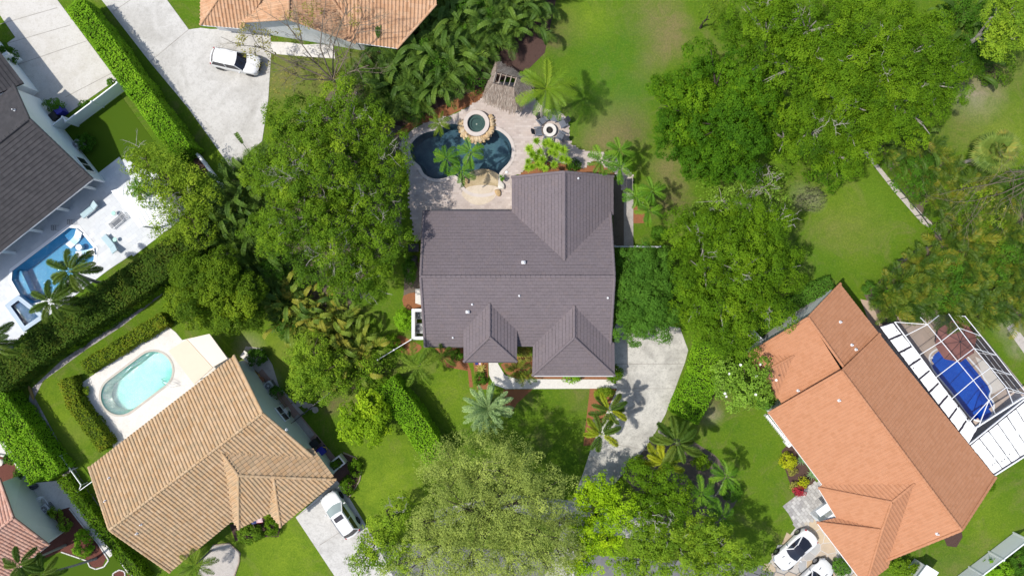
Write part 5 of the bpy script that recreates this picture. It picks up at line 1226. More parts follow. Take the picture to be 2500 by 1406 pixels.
def hedge(label, pts, wpx, h, mat, leaf=.17, dens=70, bumpy=.22, group=None, tops=None, corner=None, name='hedge', z0=0.05):
    """clipped hedge along the ground line pts (survey pixels at ground level), width in px"""
    SEED[0] += 1; rg = np.random.default_rng(SEED[0]); r = thing(name, label, 'hedge', P(*pts[len(pts) // 2]), group=group)
    wd = wpx / S; core = MB(); Pp, Nn = [], []
    for a, b in zip(pts[:-1], pts[1:]):
        A = np.array(P(*a, h))[:2]; B_ = np.array(P(*b, h))[:2]; d = B_ - A; L_ = np.linalg.norm(d); d /= L_; n = np.array([-d[1], d[0]])
        core.box((*(A + B_) / 2, h * .44), (L_ * .99, wd * .8, h * .86), math.atan2(d[1], d[0]))
        for (area_, fn) in ((L_ * wd, 't'), (L_ * h, 'l'), (L_ * h, 'r'), (wd * h, 'e'), (wd * h, 's')):
            m_ = int(area_ * dens * 1.7); u = rg.uniform(-.02, 1.02, m_) * L_
            bz = bumpy * (np.sin(u * 1.3 + rg.uniform(0, 6)) * .5 + np.sin(u * 3.1) * .4)
            if fn == 't':
                v = rg.uniform(-.5, .5, m_) * wd; z = h + bz * np.cos(v / wd * 3) - np.abs(v / wd) ** 4 * .6 * h * .4 + rg.normal(0, .05 + bumpy * .3, m_); N = np.array([0, 0, 1.0])
            elif fn in 'lr':
                z = rg.uniform(.02, .98, m_) * h; v = (1 if fn == 'l' else -1) * (wd * .5 + rg.normal(0, .05, m_) + bz * .5 - (z / h) ** 4 * .1); N = np.array([*(n * (1 if fn == 'l' else -1)), .25])
            else:
                v = rg.uniform(-.5, .5, m_) * wd; z = rg.uniform(.02, .98, m_) * h; u = np.full(m_, L_ if fn == 'e' else 0) + rg.normal(0, .05, m_); N = np.array([*(d * (1 if fn == 'e' else -1)), .25])
            p = np.stack([A[0] + d[0] * u + n[0] * v, A[1] + d[1] * u + n[1] * v, np.maximum(z, .03)], 1); nn = N * .85 + unit(m_, rg) * .55; nn /= np.linalg.norm(nn, axis=1)[:, None]; Pp.append(p); Nn.append(nn)
    p = np.concatenate(Pp); n = np.concatenate(Nn); V, F = leaf_quads(p, n, leaf, .6, rg)
    pat = .48 + .14 * np.sin(p[:, 0] * .7 + np.cos(p[:, 1] * .9) * 1.5) + .16 * np.sin(p[:, 0] * 2.3 + np.sin(p[:, 1] * 1.7) * 2) * np.sin(p[:, 1] * 2.9) ; t = np.clip(pat + rg.normal(0, .16, len(p)), 0, 1)
    link('foliage', np_mesh('foliage', V, F, mat, np.repeat(t, 4)), r); core.obj('branches', paint('hedge_core', (.035, .06, .01), .95, .05, var=.4, scale=8), r); return r

# ---------------------------------------------------------------- palms and big-leaved plants
def feather(L=2.4, n=26, wl=.55, droop=.9, lift=.35, bushy=0, wid=.05, seed=0, stalk=.12, vee=.35, mat=None, rach=.02):
    """one pinnate frond growing along +x from the origin"""
    rg = np.random.default_rng(seed); pts = []
    for i in range(11):
        s_ = i / 10; pts.append(Vector((L * (s_ - .12 * droop * s_ * s_ * s_), .0 + .08 * L * math.sin(s_ * 2 + seed) * s_ * .4, L * (lift * s_ - droop * .55 * s_ * s_))))
    m = MB(); m.tube(pts, [rach * (1.3 - 1.1 * i / 10) for i in range(11)], 4, .75, caps=False)
    def at(s_):
        k = min(9.999, s_ * 10); i = int(k); return pts[i].lerp(pts[i + 1], k - i), (pts[i + 1] - pts[i]).normalized()
    for j in range(n):
        s_ = stalk + (1 - stalk) * (j + .5) / n; p, d = at(s_); side0 = d.cross(Vector((0, 0, 1))).normalized(); up = side0.cross(d)
        ln = wl * (math.sin(math.pi * min(1, (s_ - stalk) / (1 - stalk) * .86 + .12)) ** .6) * rg.uniform(.85, 1.1)
        for sg in (-1, 1):
            reps = (rg.uniform(-.1, .25),) if not bushy else tuple(rg.uniform(-1.2, 1.2) for _ in range(bushy))
            for el in reps:
                sd_ = side0 * sg; dirv = (sd_ * math.cos(el + vee) + up * math.sin(el + vee) + d * rg.uniform(.45, .8)).normalized()
                q1 = p + dirv * ln * .55; q2 = p + dirv * ln * .95 + Vector((0, 0, -ln * rg.uniform(.15, .4))); wv = d * wid * .5
                m.add([p - wv * .6, p + wv * .6, q1 + wv, q1 - wv, q2 + wv * .15, q2 - wv * .15], [(0, 1, 2, 3), (3, 2, 4, 5)], float(rg.uniform(0, 1)))
    return m.mesh('frond', mat)
def stalked(L, seed, mat, up=.85, **k):
    me = feather(L, seed=seed, mat=mat, **k); me.transform(Matrix.Rotation(-up, 4, 'Y')); return me
def fan(R_=.9, n=22, stalk=.9, seed=0, mat=None, droop=.25):
    rg = np.random.default_rng(seed); m = MB(); c = Vector((stalk, 0, stalk * .2)); m.tube([(0, 0, 0), c], [.025, .018], 4, .8, caps=False)
    for i in range(n):
        a = (i / (n - 1) - .5) * 4.3; d = Vector((math.cos(a), math.sin(a), .12)); sd_ = Vector((-math.sin(a), math.cos(a), 0)); ln = R_ * (1 - .12 * abs(a) / 2.15) * rg.uniform(.92, 1.05)
        p1 = c + d * ln * .55; p2 = c + d * ln + Vector((0, 0, -droop * ln * rg.uniform(.6, 1.2))); wv = sd_ * ln * .075
        m.add([c, p1 - wv + Vector((0, 0, .03 * (i % 2))), p2, p1 + wv], [(0, 1, 2, 3)], float(rg.uniform(0, 1)))
    return m.mesh('frond', mat)
def paddle(h=2.2, L=1.7, wd=.5, seed=0, mat=None, bend=.8, torn=0):
    """long stalk rising then a broad arching blade, leaning along +x"""
    rg = np.random.default_rng(seed); m = MB(); lean = rg.uniform(.35, .6); top = Vector((h * lean, 0, h)); m.tube([(0, 0, 0), (h * lean * .35, 0, h * .55), top], [.05, .035, .025], 5, .6, caps=False)
    N_ = 9; d0 = Vector((lean * 1.2, 0, 1)).normalized(); pts = [top]; ang = math.atan2(d0.z, d0.x)
    for i in range(N_): ang -= bend * 2.0 / N_ * (.6 + .8 * i / N_); pts.append(pts[-1] + Vector((math.cos(ang), .05 * math.sin(i * .7 + seed), math.sin(ang))) * L / N_)
    for sg in (-1, 1):
        for i in range(N_):
            w0 = wd * .5 * math.sin(math.pi * min(1, (i / N_) * .9 + .08)) ** .55; w1 = wd * .5 * math.sin(math.pi * min(1, ((i + 1) / N_) * .9 + .08)) ** .55
            if i == N_ - 1: w1 = .01
            g = .12 if (torn and rg.random() < torn) else 0
            a, b = pts[i], pts[i + 1]; dd = (b - a).normalized(); up = Vector((0, 1, 0)).cross(dd) * -1; fold = .30
            A1 = a + Vector((0, sg * w0, 0)) + up * w0 * fold + dd * g * w0 * 2; B1 = b + Vector((0, sg * w1, 0)) + up * w1 * fold - dd * g * w1 - Vector((0, 0, g * .4))
            A2 = a + Vector((0, sg * w0 * .5, 0)) + up * w0 * fold * .75; B2 = b + Vector((0, sg * w1 * .5, 0)) + up * w1 * fold * .75; t_ = .35 + .12 * rg.random()
            m.add([a, b, B2, A2], [(0, 1, 2, 3)], t_); m.add([A2, B2, B1, A1], [(0, 1, 2, 3)], t_ + .15)
    for i in range(N_): m.bar(pts[i] + Vector((0, 0, .012)), pts[i + 1] + Vector((0, 0, .012)), .022, .012, tint=1.0)
    return m.mesh('leaf', mat)
def blades(n=26, L=.5, wd=.035, seed=0, mat=None, up=.3, droop=.25):
    """rosette of narrow leaves round the origin"""
    rg = np.random.default_rng(seed); m = MB()
    for i in range(n):
        a = i * 2.399; e = .15 + 1.2 * (i / n) ** 1.1 + rg.normal(0, .08); d = Vector((math.cos(a) * math.cos(e), math.sin(a) * math.cos(e), math.sin(e) * .9 + .05)); s_ = Vector((-math.sin(a), math.cos(a), 0)) * wd * .5; ln = L * rg.uniform(.8, 1.1)
        p1 = d * ln * .55; p2 = d * ln - Vector((0, 0, droop * ln * (1 - e / 1.6)))
        m.add([-s_ * .6, s_ * .6, p1 + s_, p1 - s_, p2], [(0, 1, 2, 3), (3, 2, 4)], float(rg.uniform(0, 1)))
    return m.mesh('leaf_rosette', mat)
def palm(name, label, px, py, zc, meshes, n, tilt=(-.15, .75), base=None, trunk='trunk_grey', r0=.13, scale=1.0, shaft=None, group=None, rot=0.0, cat='palm', seed=None, sc_var=.12):
    """crown centre seen at (px,py) at height zc"""
    SEED[0] += 1; rg = np.random.default_rng(seed or SEED[0]); c = P(px, py, zc); b = P(*base) if base else Vector((c.x + rg.normal(0, .15), c.y + rg.normal(0, .15), 0))
    r = thing(name, label, cat, b, group=group); m = MB(); mid = b.lerp(c, .5) + (Vector(((b.x - c.x) * .12, (b.y - c.y) * .12, 0)) if base else Vector())
    pts = [b, b.lerp(mid, .5), mid, mid.lerp(c, .5), c]; pts = [b * (1 - t) ** 2 + mid * 2 * t * (1 - t) + c * t * t for t in (0, .2, .4, .6, .8, 1)]
    m.tube(pts, [r0 * 1.5, r0 * 1.1, r0, r0 * .95, r0 * .85, r0 * .7], 9); m.obj('trunk', MATS[trunk], r)
    if shaft: MB().tube([c - Vector((0, 0, .75)), c - Vector((0, 0, .35)), c + Vector((0, 0, .05))], [r0 * .95, r0 * .9, r0 * .5], 8).obj('crownshaft', MATS[shaft], r)
    for i in range(n):
        k = (i + .5) / n; a = rot + i * 2.39996 + rg.normal(0, .12); tl = tilt[0] + (tilt[1] - tilt[0]) * (1 - k) + rg.normal(0, .06)
        f = link('frond', meshes[int(rg.integers(len(meshes)))], r); sc = scale * rg.uniform(1 - sc_var, 1 + sc_var) * (1 if k < .75 else .85)
        f.matrix_basis = Matrix.Translation(c) @ Matrix.Rotation(a, 4, 'Z') @ Matrix.Rotation(tl, 4, 'Y') @ Matrix.Rotation(rg.normal(0, .2), 4, 'X') @ Matrix.Scale(sc, 4)
    return r
def clump(name, label, px, py, meshes, n, h, group, cat='plant', scale=1.0, spread=.25, z0=0.0, tl=(0, .35), part='leaf', flip=-.6):
    """many long-stalked leaves rising from one crown; seen at (px,py) at height h"""
    SEED[0] += 1; rg = np.random.default_rng(SEED[0]); c = P(px, py, h * .8); r = thing(name, label, cat, (c.x, c.y, 0), group=group); a0 = rg.uniform(0, 6.28)
    for i in range(n):
        a = a0 + i * 2.39996 + rg.normal(0, .25); f = link(part, meshes[int(rg.integers(len(meshes)))], r); sc = scale * rg.uniform(.75, 1.15); rr = spread * math.sqrt(rg.random())
        f.matrix_basis = Matrix.Translation((c.x + rr * math.cos(a), c.y + rr * math.sin(a), z0)) @ Matrix.Rotation(a, 4, 'Z') @ Matrix.Rotation(rg.uniform(*tl) * (1 if i % 3 else flip), 4, 'Y') @ Matrix.Rotation(rg.normal(0, .12), 4, 'X') @ Matrix.Scale(sc, 4)
    return r
# ---------------------------------------------------------------- foliage colours
foliage('leaf_bright', [(0.0443, 0.1074, 0.0049), (0.1052, 0.2083, 0.0073), (0.1827, 0.2968, 0.0110)]); foliage('leaf_mid', [(0.0506, 0.1138, 0.0080), (0.1297, 0.2380, 0.0121), (0.2611, 0.3708, 0.0202)])
foliage('leaf_round', [(0.0432, 0.0932, 0.0063), (0.1123, 0.1934, 0.0095), (0.2244, 0.3135, 0.0148)]); foliage('leaf_mango', [(0.0272, 0.0857, 0.0049), (0.0659, 0.1631, 0.0061), (0.1704, 0.2971, 0.0086)])
foliage('leaf_olive', [(0.1757, 0.2291, 0.0482), (0.3051, 0.3783, 0.0770), (0.4437, 0.5178, 0.1107)], .2); foliage('leaf_lime', [(0.1702, 0.3099, 0.0085), (0.3040, 0.4870, 0.0121), (0.4864, 0.6000, 0.0121)])
foliage('leaf_limegreen', [(0.0962, 0.1875, 0.0144), (0.1924, 0.3150, 0.0192), (0.3206, 0.4350, 0.0300)]); foliage('leaf_airy', [(0.0931, 0.1690, 0.0120), (0.1941, 0.2959, 0.0180), (0.3260, 0.4226, 0.0300)])
foliage('leaf_hedge', [(0.0907, 0.2184, 0.0096), (0.1814, 0.3696, 0.0144), (0.2722, 0.4704, 0.0216)]); foliage('leaf_hedge_dark', [(0.0376, 0.0782, 0.0088), (0.0651, 0.1264, 0.0116), (0.1086, 0.1302, 0.0145)])
foliage('leaf_hedge_gold', [(0.0778, 0.1347, 0.0102), (0.1558, 0.2310, 0.0131), (0.2649, 0.2502, 0.0182)]); foliage('leaf_ficus', [(0.0420, 0.1124, 0.0117), (0.0750, 0.1812, 0.0175), (0.1275, 0.2719, 0.0292)])
foliage('leaf_grey', [(0.0859, 0.0937, 0.0468), (0.1374, 0.1458, 0.0748), (0.1946, 0.1979, 0.1122)], .2); foliage('leaf_gold', [(0.3240, 0.3696, 0.0127), (0.4536, 0.4704, 0.0170), (0.5616, 0.5376, 0.0255)]); foliage('leaf_magnolia', [(0.1013, 0.1977, 0.0182), (0.1737, 0.3055, 0.0290), (0.2460, 0.3952, 0.0509)], .15, .4)
foliage('leaf_red', [(0.2500, 0.0200, 0.0300), (0.3800, 0.0300, 0.0500), (0.4500, 0.0800, 0.0800)]); foliage('leaf_dry', [(0.2160, 0.1904, 0.0425), (0.2916, 0.2800, 0.0595), (0.3672, 0.3472, 0.0850)]); foliage('leaf_under', [(0.0363, 0.0963, 0.0080), (0.0651, 0.1637, 0.0120), (0.1157, 0.2502, 0.0167)])
foliage('leaf_fresh', [(0.1100, 0.2041, 0.0084), (0.2063, 0.3499, 0.0118), (0.3850, 0.5249, 0.0210)])
for k, c in (('coconut', [(0.088, 0.181, 0.012), (0.175, 0.290, 0.016), (0.300, 0.392, 0.028)]), ('foxtail', [(0.050, 0.123, 0.013), (0.100, 0.189, 0.018), (0.188, 0.275, 0.024)]), ('adonidia', [(0.050, 0.145, 0.011), (0.106, 0.239, 0.014), (0.200, 0.348, 0.024)]), ('queen', [(0.088, 0.174, 0.016), (0.150, 0.246, 0.020), (0.263, 0.348, 0.036)]),
             ('silver', [(0.250, 0.362, 0.144), (0.338, 0.478, 0.192), (0.438, 0.580, 0.240)]), ('paddle', [(0.056, 0.131, 0.018), (0.100, 0.203, 0.024), (0.169, 0.290, 0.036)]), ('paddle_gold', [(0.088, 0.160, 0.020), (0.175, 0.246, 0.028), (0.350, 0.290, 0.040)]), ('areca_old', [(0.075, 0.145, 0.014), (0.150, 0.232, 0.018), (0.300, 0.290, 0.024)]),
             ('goldpalm', [(0.163, 0.261, 0.016), (0.325, 0.392, 0.020), (0.475, 0.493, 0.024)]), ('sabal', [(0.138, 0.232, 0.028), (0.250, 0.348, 0.048), (0.375, 0.450, 0.072)]), ('dracaena', [(0.163, 0.304, 0.016), (0.263, 0.435, 0.024), (0.400, 0.580, 0.048)]), ('agave', [(0.200, 0.362, 0.160), (0.300, 0.493, 0.224), (0.425, 0.609, 0.288)]), ('brom', [(0.450, 0.406, 0.096), (0.575, 0.551, 0.144), (0.625, 0.638, 0.200)])): frondmat('fr_' + k, c)
frondmat('fr_sabal', [(.07, .13, .02), (.13, .20, .03), (.22, .28, .05), (.32, .28, .05)]); frondmat('fr_paddle', [(.04, .085, .014), (.08, .15, .02), (.155, .24, .03)]); frondmat('fr_foxtail', [(.055, .12, .014), (.10, .175, .02), (.18, .24, .03)]); frondmat('fr_areca', [(.025, .065, .008), (.06, .12, .012), (.13, .19, .016), (.30, .25, .025)])
paint('shaft_green', (.12, .17, .05), .6)
COCO = [feather(3.1, 46, .68, .75, .28, 0, .042, i, mat=MATS['fr_coconut'], rach=.035) for i in range(3)]
FOX = [feather(2.45, 42, .46, .95, .35, 7, .036, 10 + i, mat=MATS['fr_foxtail']) for i in range(3)]
GOLD = [feather(2.3, 40, .46, .95, .3, 6, .036, 14 + i, mat=MATS['fr_goldpalm']) for i in range(2)]
QUEEN = [feather(2.5, 38, .46, .9, .3, 3, .034, 20 + i, mat=MATS['fr_queen']) for i in range(3)]
ADON = [feather(1.75, 28, .50, 1.05, .4, 0, .058, 30 + i, vee=.55, mat=MATS['fr_adonidia']) for i in range(3)]
SILV = [feather(2.45, 40, .36, .45, .38, 2, .05, 40 + i, mat=MATS['fr_silver'], rach=.03) for i in range(3)]
AREC = [feather(2.3, 24, .60, .95, .3, 0, .062, 50 + i, vee=.45, mat=MATS['fr_areca'], stalk=.22) for i in range(4)]
PAD = [paddle(2.1 + .3 * i, 1.7, .42, i, MATS['fr_paddle'], .95 + .12 * i, .3) for i in range(5)]
PADG = [paddle(2.0 + .25 * i, 1.5, .46, 20 + i, MATS['fr_paddle_gold'], .95 + .1 * i, .5) for i in range(4)]
GARE = [stalked(3.3, 60 + i, MATS['fr_paddle'], .80 + .1 * i, n=22, wl=.62, droop=1.25, lift=.5, wid=.085, vee=.45, stalk=.3) for i in range(4)]
GAREG = [stalked(2.9, 70 + i, MATS['fr_paddle_gold'], .80 + .1 * i, n=20, wl=.6, droop=1.25, lift=.5, wid=.085, vee=.45, stalk=.3) for i in range(3)]
SAB = [fan(1.0, 24, 1.0, i, MATS['fr_sabal']) for i in range(2)]
DRAC = [blades(40, .60, .075, i, MATS['fr_dracaena']) for i in range(3)]; AGAV = [blades(34, .62, .05, 5 + i, MATS['fr_agave'], droop=.1) for i in range(2)]; BROM = [blades(24, .55, .06, 9, MATS['fr_brom'], droop=.15)]
paint('twig_olive', (.26, .24, .15), .9, .1, var=.3)
# ---------------------------------------------------------------- big trees
tree('broad_tree', 'huge spreading green tree with grey twigs left of the central house', 'tree', [(735, 315, 85, 7.6), (830, 290, 105, 8), (915, 365, 85, 6.8), (770, 430, 110, 9.5), (885, 480, 112, 8), (925, 590, 75, 8), (720, 540, 105, 9.3), (805, 610, 105, 9.5), (685, 420, 75, 8), (868, 680, 72, 8), (640, 570, 55, 7), (635, 420, 52, 6)], MATS['leaf_mid'], 'trunk_grey', .42, tw=150, clump_r=.38, dens=315, leaf=.15, aspect=.55, lobe=1.0)
tree('dense_tree', 'round dense olive green tree above the cream patio roof', 'tree', [(520, 715, 120, 7.0, .8)], MATS['leaf_round'], 'trunk_brown', .28, clump_r=.38, dens=360, leaf=.165, lobe=1.4, fill=1.5)
tree('mango_tree', 'dense rounded dark green tree beside the upper lawn', 'tree', [(1680, 265, 92, 8), (1760, 180, 95, 9.3), (1845, 235, 85, 9.4), (1785, 310, 95, 9.6), (1700, 345, 82, 7.8), (1805, 378, 70, 7.6), (1745, 385, 58, 6.8), (1645, 215, 50, 6.5)], MATS['leaf_mango'], 'trunk_dark', .4, clump_r=.36, dens=410, leaf=.15, aspect=.65, lobe=1.45)
for lb, bl in (('bright green tree filling the top edge right of the dense dark one', [(1870, 60, 105, 10.5), (1995, 50, 120, 12), (1955, 165, 110, 11)]), ('bright green tree at the upper right with the sandy patch beside it', [(2120, 95, 120, 12), (2235, 115, 108, 11), (2300, 205, 80, 9.5), (2190, 245, 100, 10.5), (2255, 300, 50, 8), (2350, 150, 45, 8)]),
               ('bright green tree over the sandy strip at the edge of the right lawn', [(2080, 215, 115, 11), (1995, 300, 82, 9.5), (2105, 320, 75, 9), (2050, 385, 55, 7), (1900, 330, 60, 8)])):
    tree('broad_tree', lb, 'tree', bl, MATS['leaf_bright'], 'trunk_grey', .36, tw=28, twl=.9, clump_r=.38, dens=315, leaf=.15, aspect=.55, lobe=1.0, group='bright trees at the upper right')
tree('broad_tree', 'wide bright green tree between the clipped dark tree and orange house', 'tree', [(1700, 565, 70, 7.2), (1785, 560, 80, 8.3), (1870, 570, 70, 7.8), (1915, 655, 60, 7), (1715, 660, 88, 8.2), (1825, 650, 95, 9.2), (1870, 735, 75, 7.6), (1760, 760, 88, 8), (1695, 745, 55, 6.6), (1815, 825, 52, 6), (1765, 832, 42, 5.4)], MATS['leaf_bright'], 'trunk_grey', .36, tw=30, twl=.9, clump_r=.38, dens=315, leaf=.15, aspect=.55, lobe=1.0)
tree('thin_tree', 'sparse grey-green tree under the dense dark tree', 'tree', [(1745, 490, 60, 4.2, .5), (1825, 485, 72, 5.2, .6), (1880, 450, 50, 6), (1890, 520, 45, 5.2)], MATS['leaf_magnolia'], 'twig_pale', .14, tw=60, twl=.8, clump_r=.45, dens=38, leaf=.18)
tree('clipped_tree', 'dark clipped block-shaped tree against the right wall of the central house', 'tree', [(1553, 650, 52, 5.2), (1602, 655, 48, 5.2), (1550, 715, 52, 5.4), (1608, 722, 52, 5.4), (1558, 785, 56, 5.2), (1615, 785, 48, 5), (1580, 690, 62, 5.6), (1585, 755, 62, 5.6)], MATS['leaf_ficus'], 'trunk_dark', .25, clump_r=.32, dens=400, leaf=.13, lobe=1.5, fill=1.4)
tree('airy_tree', 'loose yellow-green tree leaning over the white pavilion', 'tree', [(340, 395, 48, 5), (400, 420, 70, 5.8), (462, 470, 66, 5.6), (430, 540, 64, 5.4), (365, 470, 42, 4.6), (480, 560, 44, 4.8), (330, 460, 25, 4.2)], MATS['leaf_airy'], 'trunk_brown', .2, base=P(445, 470), tw=25, clump_r=.40, dens=150, leaf=.16, lobe=.8)
tree('citrus_tree', 'small bright round tree with fresh tips beside the slanting hedge', 'tree', [(885, 1030, 64, 4.2, .85), (900, 985, 32, 4.2), (925, 1010, 25, 3.8)], MATS['leaf_fresh'], 'trunk_brown', .1, clump_r=.32, dens=190, leaf=.25, aspect=.5, fill=1.5, lobe=.8)
tree('shade_tree', 'bushy green tree beside the side yard of the tan house', 'tree', [(742, 900, 55, 5), (795, 905, 45, 4.8), (760, 850, 42, 4.6), (735, 945, 38, 4), (790, 960, 30, 3.6)], MATS['leaf_limegreen'], 'trunk_brown', .14, clump_r=.36, dens=330, leaf=.15, lobe=.8)
tree('olive_shrub_tree', 'dull olive bush at the head of the slanting hedge', 'tree', [(880, 925, 52, 3.4), (920, 905, 38, 3), (850, 950, 30, 3)], MATS['leaf_mid'], 'trunk_brown', .1, clump_r=.4, dens=90, leaf=.18)
tree('olive_tree', 'large grey-olive feathery tree at the bottom centre', 'tree', [(1098, 1155, 76, 8.6), (1180, 1130, 95, 9.4), (1265, 1140, 72, 8.8), (1130, 1240, 105, 10), (1250, 1230, 105, 10.2), (1340, 1205, 72, 8.8), (1070, 1268, 58, 8), (1180, 1330, 105, 10), (1300, 1320, 105, 10), (1080, 1350, 75, 8.6), (1380, 1290, 50, 7.6), (1398, 1345, 46, 7.6), (1022, 1275, 34, 6.5), (1040, 1320, 60, 8), (1140, 1395, 80, 9), (1250, 1400, 80, 9), (1350, 1385, 65, 8.4), (1000, 1390, 60, 7)], MATS['leaf_olive'], 'trunk_dark', .4, tw=42, twl=.7, twmat='twig_olive', clump_r=.44, dens=170, leaf=.15, aspect=.40, lobe=.95)
tree('yellow_green_tree', 'yellow-green tree over the driveway beside the parked white SUV', 'tree', [(930, 1295, 42, 6), (965, 1258, 42, 6), (888, 1372, 48, 6.4), (965, 1350, 58, 6.2), (975, 1225, 26, 5), (905, 1330, 30, 5.5)], MATS['leaf_limegreen'], 'trunk_dark', .2, tw=14, twl=.8, clump_r=.38, dens=240, leaf=.15, lobe=.8)
tree('lime_tree', 'lime yellow tree with dark boughs over the foot of the driveway', 'tree', [(1450, 1225, 56, 6.8), (1420, 1300, 46, 6.8), (1490, 1290, 52, 7.2), (1470, 1195, 42, 6.2), (1530, 1245, 40, 6.8), (1425, 1375, 50, 6.6), (1500, 1350, 30, 6)], MATS['leaf_lime'], 'trunk_dark', .24, clump_r=.36, dens=330, leaf=.16, lobe=.8, fill=.85)
tree('shade_tree', 'mid green tree right behind the lime yellow one', 'tree', [(1600, 1180, 55, 6.8), (1645, 1240, 52, 6.8), (1580, 1250, 52, 7.2), (1555, 1150, 30, 5.6), (1660, 1190, 30, 6)], MATS['leaf_bright'], 'trunk_dark', .2, tw=14, twl=.7, clump_r=.38, dens=320, leaf=.15, lobe=.9)
tree('yellow_green_tree', 'olive yellow spreading tree at the bottom edge left of the sports cars', 'tree', [(1660, 1350, 78, 7.8), (1760, 1360, 78, 7.8), (1580, 1340, 55, 7), (1560, 1390, 50, 7), (1835, 1395, 45, 6.2), (1720, 1300, 50, 7)], MATS['leaf_limegreen'], 'trunk_dark', .26, tw=26, twl=.8, clump_r=.38, dens=320, leaf=.15, lobe=.9)
mg = tree('magnolia_tree', 'round magnolia with white blossoms at the corner of the orange house', 'tree', [(1820, 928, 70, 5.2, .8), (1780, 940, 38, 4.2), (1850, 960, 35, 4)], MATS['leaf_magnolia'], 'trunk_brown', .13, clump_r=.36, dens=120, leaf=.26, aspect=.5)
fl = MB()
for i in range(10): a = i * .628; fl.add([(0, 0, 0), (.07 * math.cos(a - .3), .07 * math.sin(a - .3), .05), (.15 * math.cos(a), .15 * math.sin(a), .06 + .04 * (i % 2)), (.07 * math.cos(a + .3), .07 * math.sin(a + .3), .05)], [(0, 1, 2, 3)])
flm = fl.mesh('flower', paint('petal', (.85, .83, .76), .6, var=.03))
for x, y in ((1808, 890), (1779, 912), (1846, 917), (1770, 960), (1895, 928), (1855, 890), (1845, 963), (1772, 967)): o = link('flower', flm, mg); o.location = P(x, y, 5.0); o.rotation_euler = (.3, .2, x)
tree('yellow_green_tree', 'small yellowish tree at the top edge of the lawn', 'tree', [(1742, 30, 34, 5.5), (1752, 5, 25, 5)], MATS['leaf_airy'], 'trunk_dark', .1, clump_r=.36, dens=220, leaf=.15)
tree('yellow_green_tree', 'yellow-green tree in the upper right corner', 'tree', [(2470, 90, 62, 8), (2495, 25, 60, 8.5), (2440, 30, 35, 7)], MATS['leaf_limegreen'], 'trunk_grey', .25, clump_r=.42, dens=270, leaf=.15, lobe=.9)
for lb, x, y, r_, z, mt in (('dark bushy shrub under the trees at the upper end of the right lawn', 2030, 415, 48, 3.2, 'leaf_mango'), ('green vine mass beside the sandy strip', 2330, 525, 62, 2.6, 'leaf_bright'), ('low green bush in the thicket below the leafless branch', 2400, 575, 48, 2.4, 'leaf_mid'), ('dark shrub at the edge of the upper right thicket', 2240, 430, 45, 3, 'leaf_under'),
                            ('dark bush at the top edge left of the upper right corner tree', 2360, 20, 60, 3, 'leaf_under'), ('dark bush between the bright trees and the corner tree', 2330, 130, 45, 2.6, 'leaf_under'), ('green bush at the upper right beside the sandy patch', 2440, 165, 40, 2.2, 'leaf_mid'), ('dark undergrowth beneath the upper right trees', 2400, 110, 55, 3, 'leaf_under'), ('dark green bush inside the clumping palms at the right edge', 2460, 640, 70, 2.2, 'leaf_under'), ('dark green bush among the clumping palms above the pool cage', 2300, 690, 75, 2.2, 'leaf_under'), ('dark green bush under the clumping palms nearest the orange roof', 2200, 720, 55, 1.8, 'leaf_under'), ('green bush filling the thicket below the fan palm', 2380, 480, 65, 2.2, 'leaf_mid'), ('dark bush right of the sandy strip, upper end', 2215, 395, 45, 1.9, 'leaf_under'), ('green bush right of the sandy strip, lower end', 2300, 475, 55, 2.1, 'leaf_mid'), ('dark bush at the right edge beside the fan palm', 2480, 460, 60, 2.2, 'leaf_under'), ('dark bush filling the top of the paddle leaf thicket', 1180, 30, 80, 2.0, 'leaf_under'), ('dark bush low inside the paddle leaf thicket', 1060, 140, 80, 2.0, 'leaf_under'), ('dark bush at the left end of the paddle leaf thicket', 960, 190, 60, 1.8, 'leaf_under'), ('dark bush beside the thatched hut', 1165, 200, 26, 2.2, 'leaf_under'), ('dark bush at the left end of the pool mulch bed', 1010, 265, 30, 2, 'leaf_under'), ('tangled green bush right of the upper right fan palm', 2440, 560, 50, 2.6, 'leaf_airy'), ('dark green shrub between the paddle leaves and the round tree', 665, 660, 38, 3, 'leaf_under'), ('dark shrub under the paddle leaf thicket by the lawn', 700, 800, 28, 2.2, 'leaf_under')):
    tree('bush', lb, 'bush', [(x, y, r_, z, .9)], MATS[mt], 'trunk_brown', .07, clump_r=.4, dens=260, leaf=.15)
shrub('lone_shrub', 'grey-green thin round shrub alone on the right lawn', 'shrub', 1982, 484, 44, 1.9, MATS['leaf_grey'], 32, leaf=.15, dens=55, clump=.32)
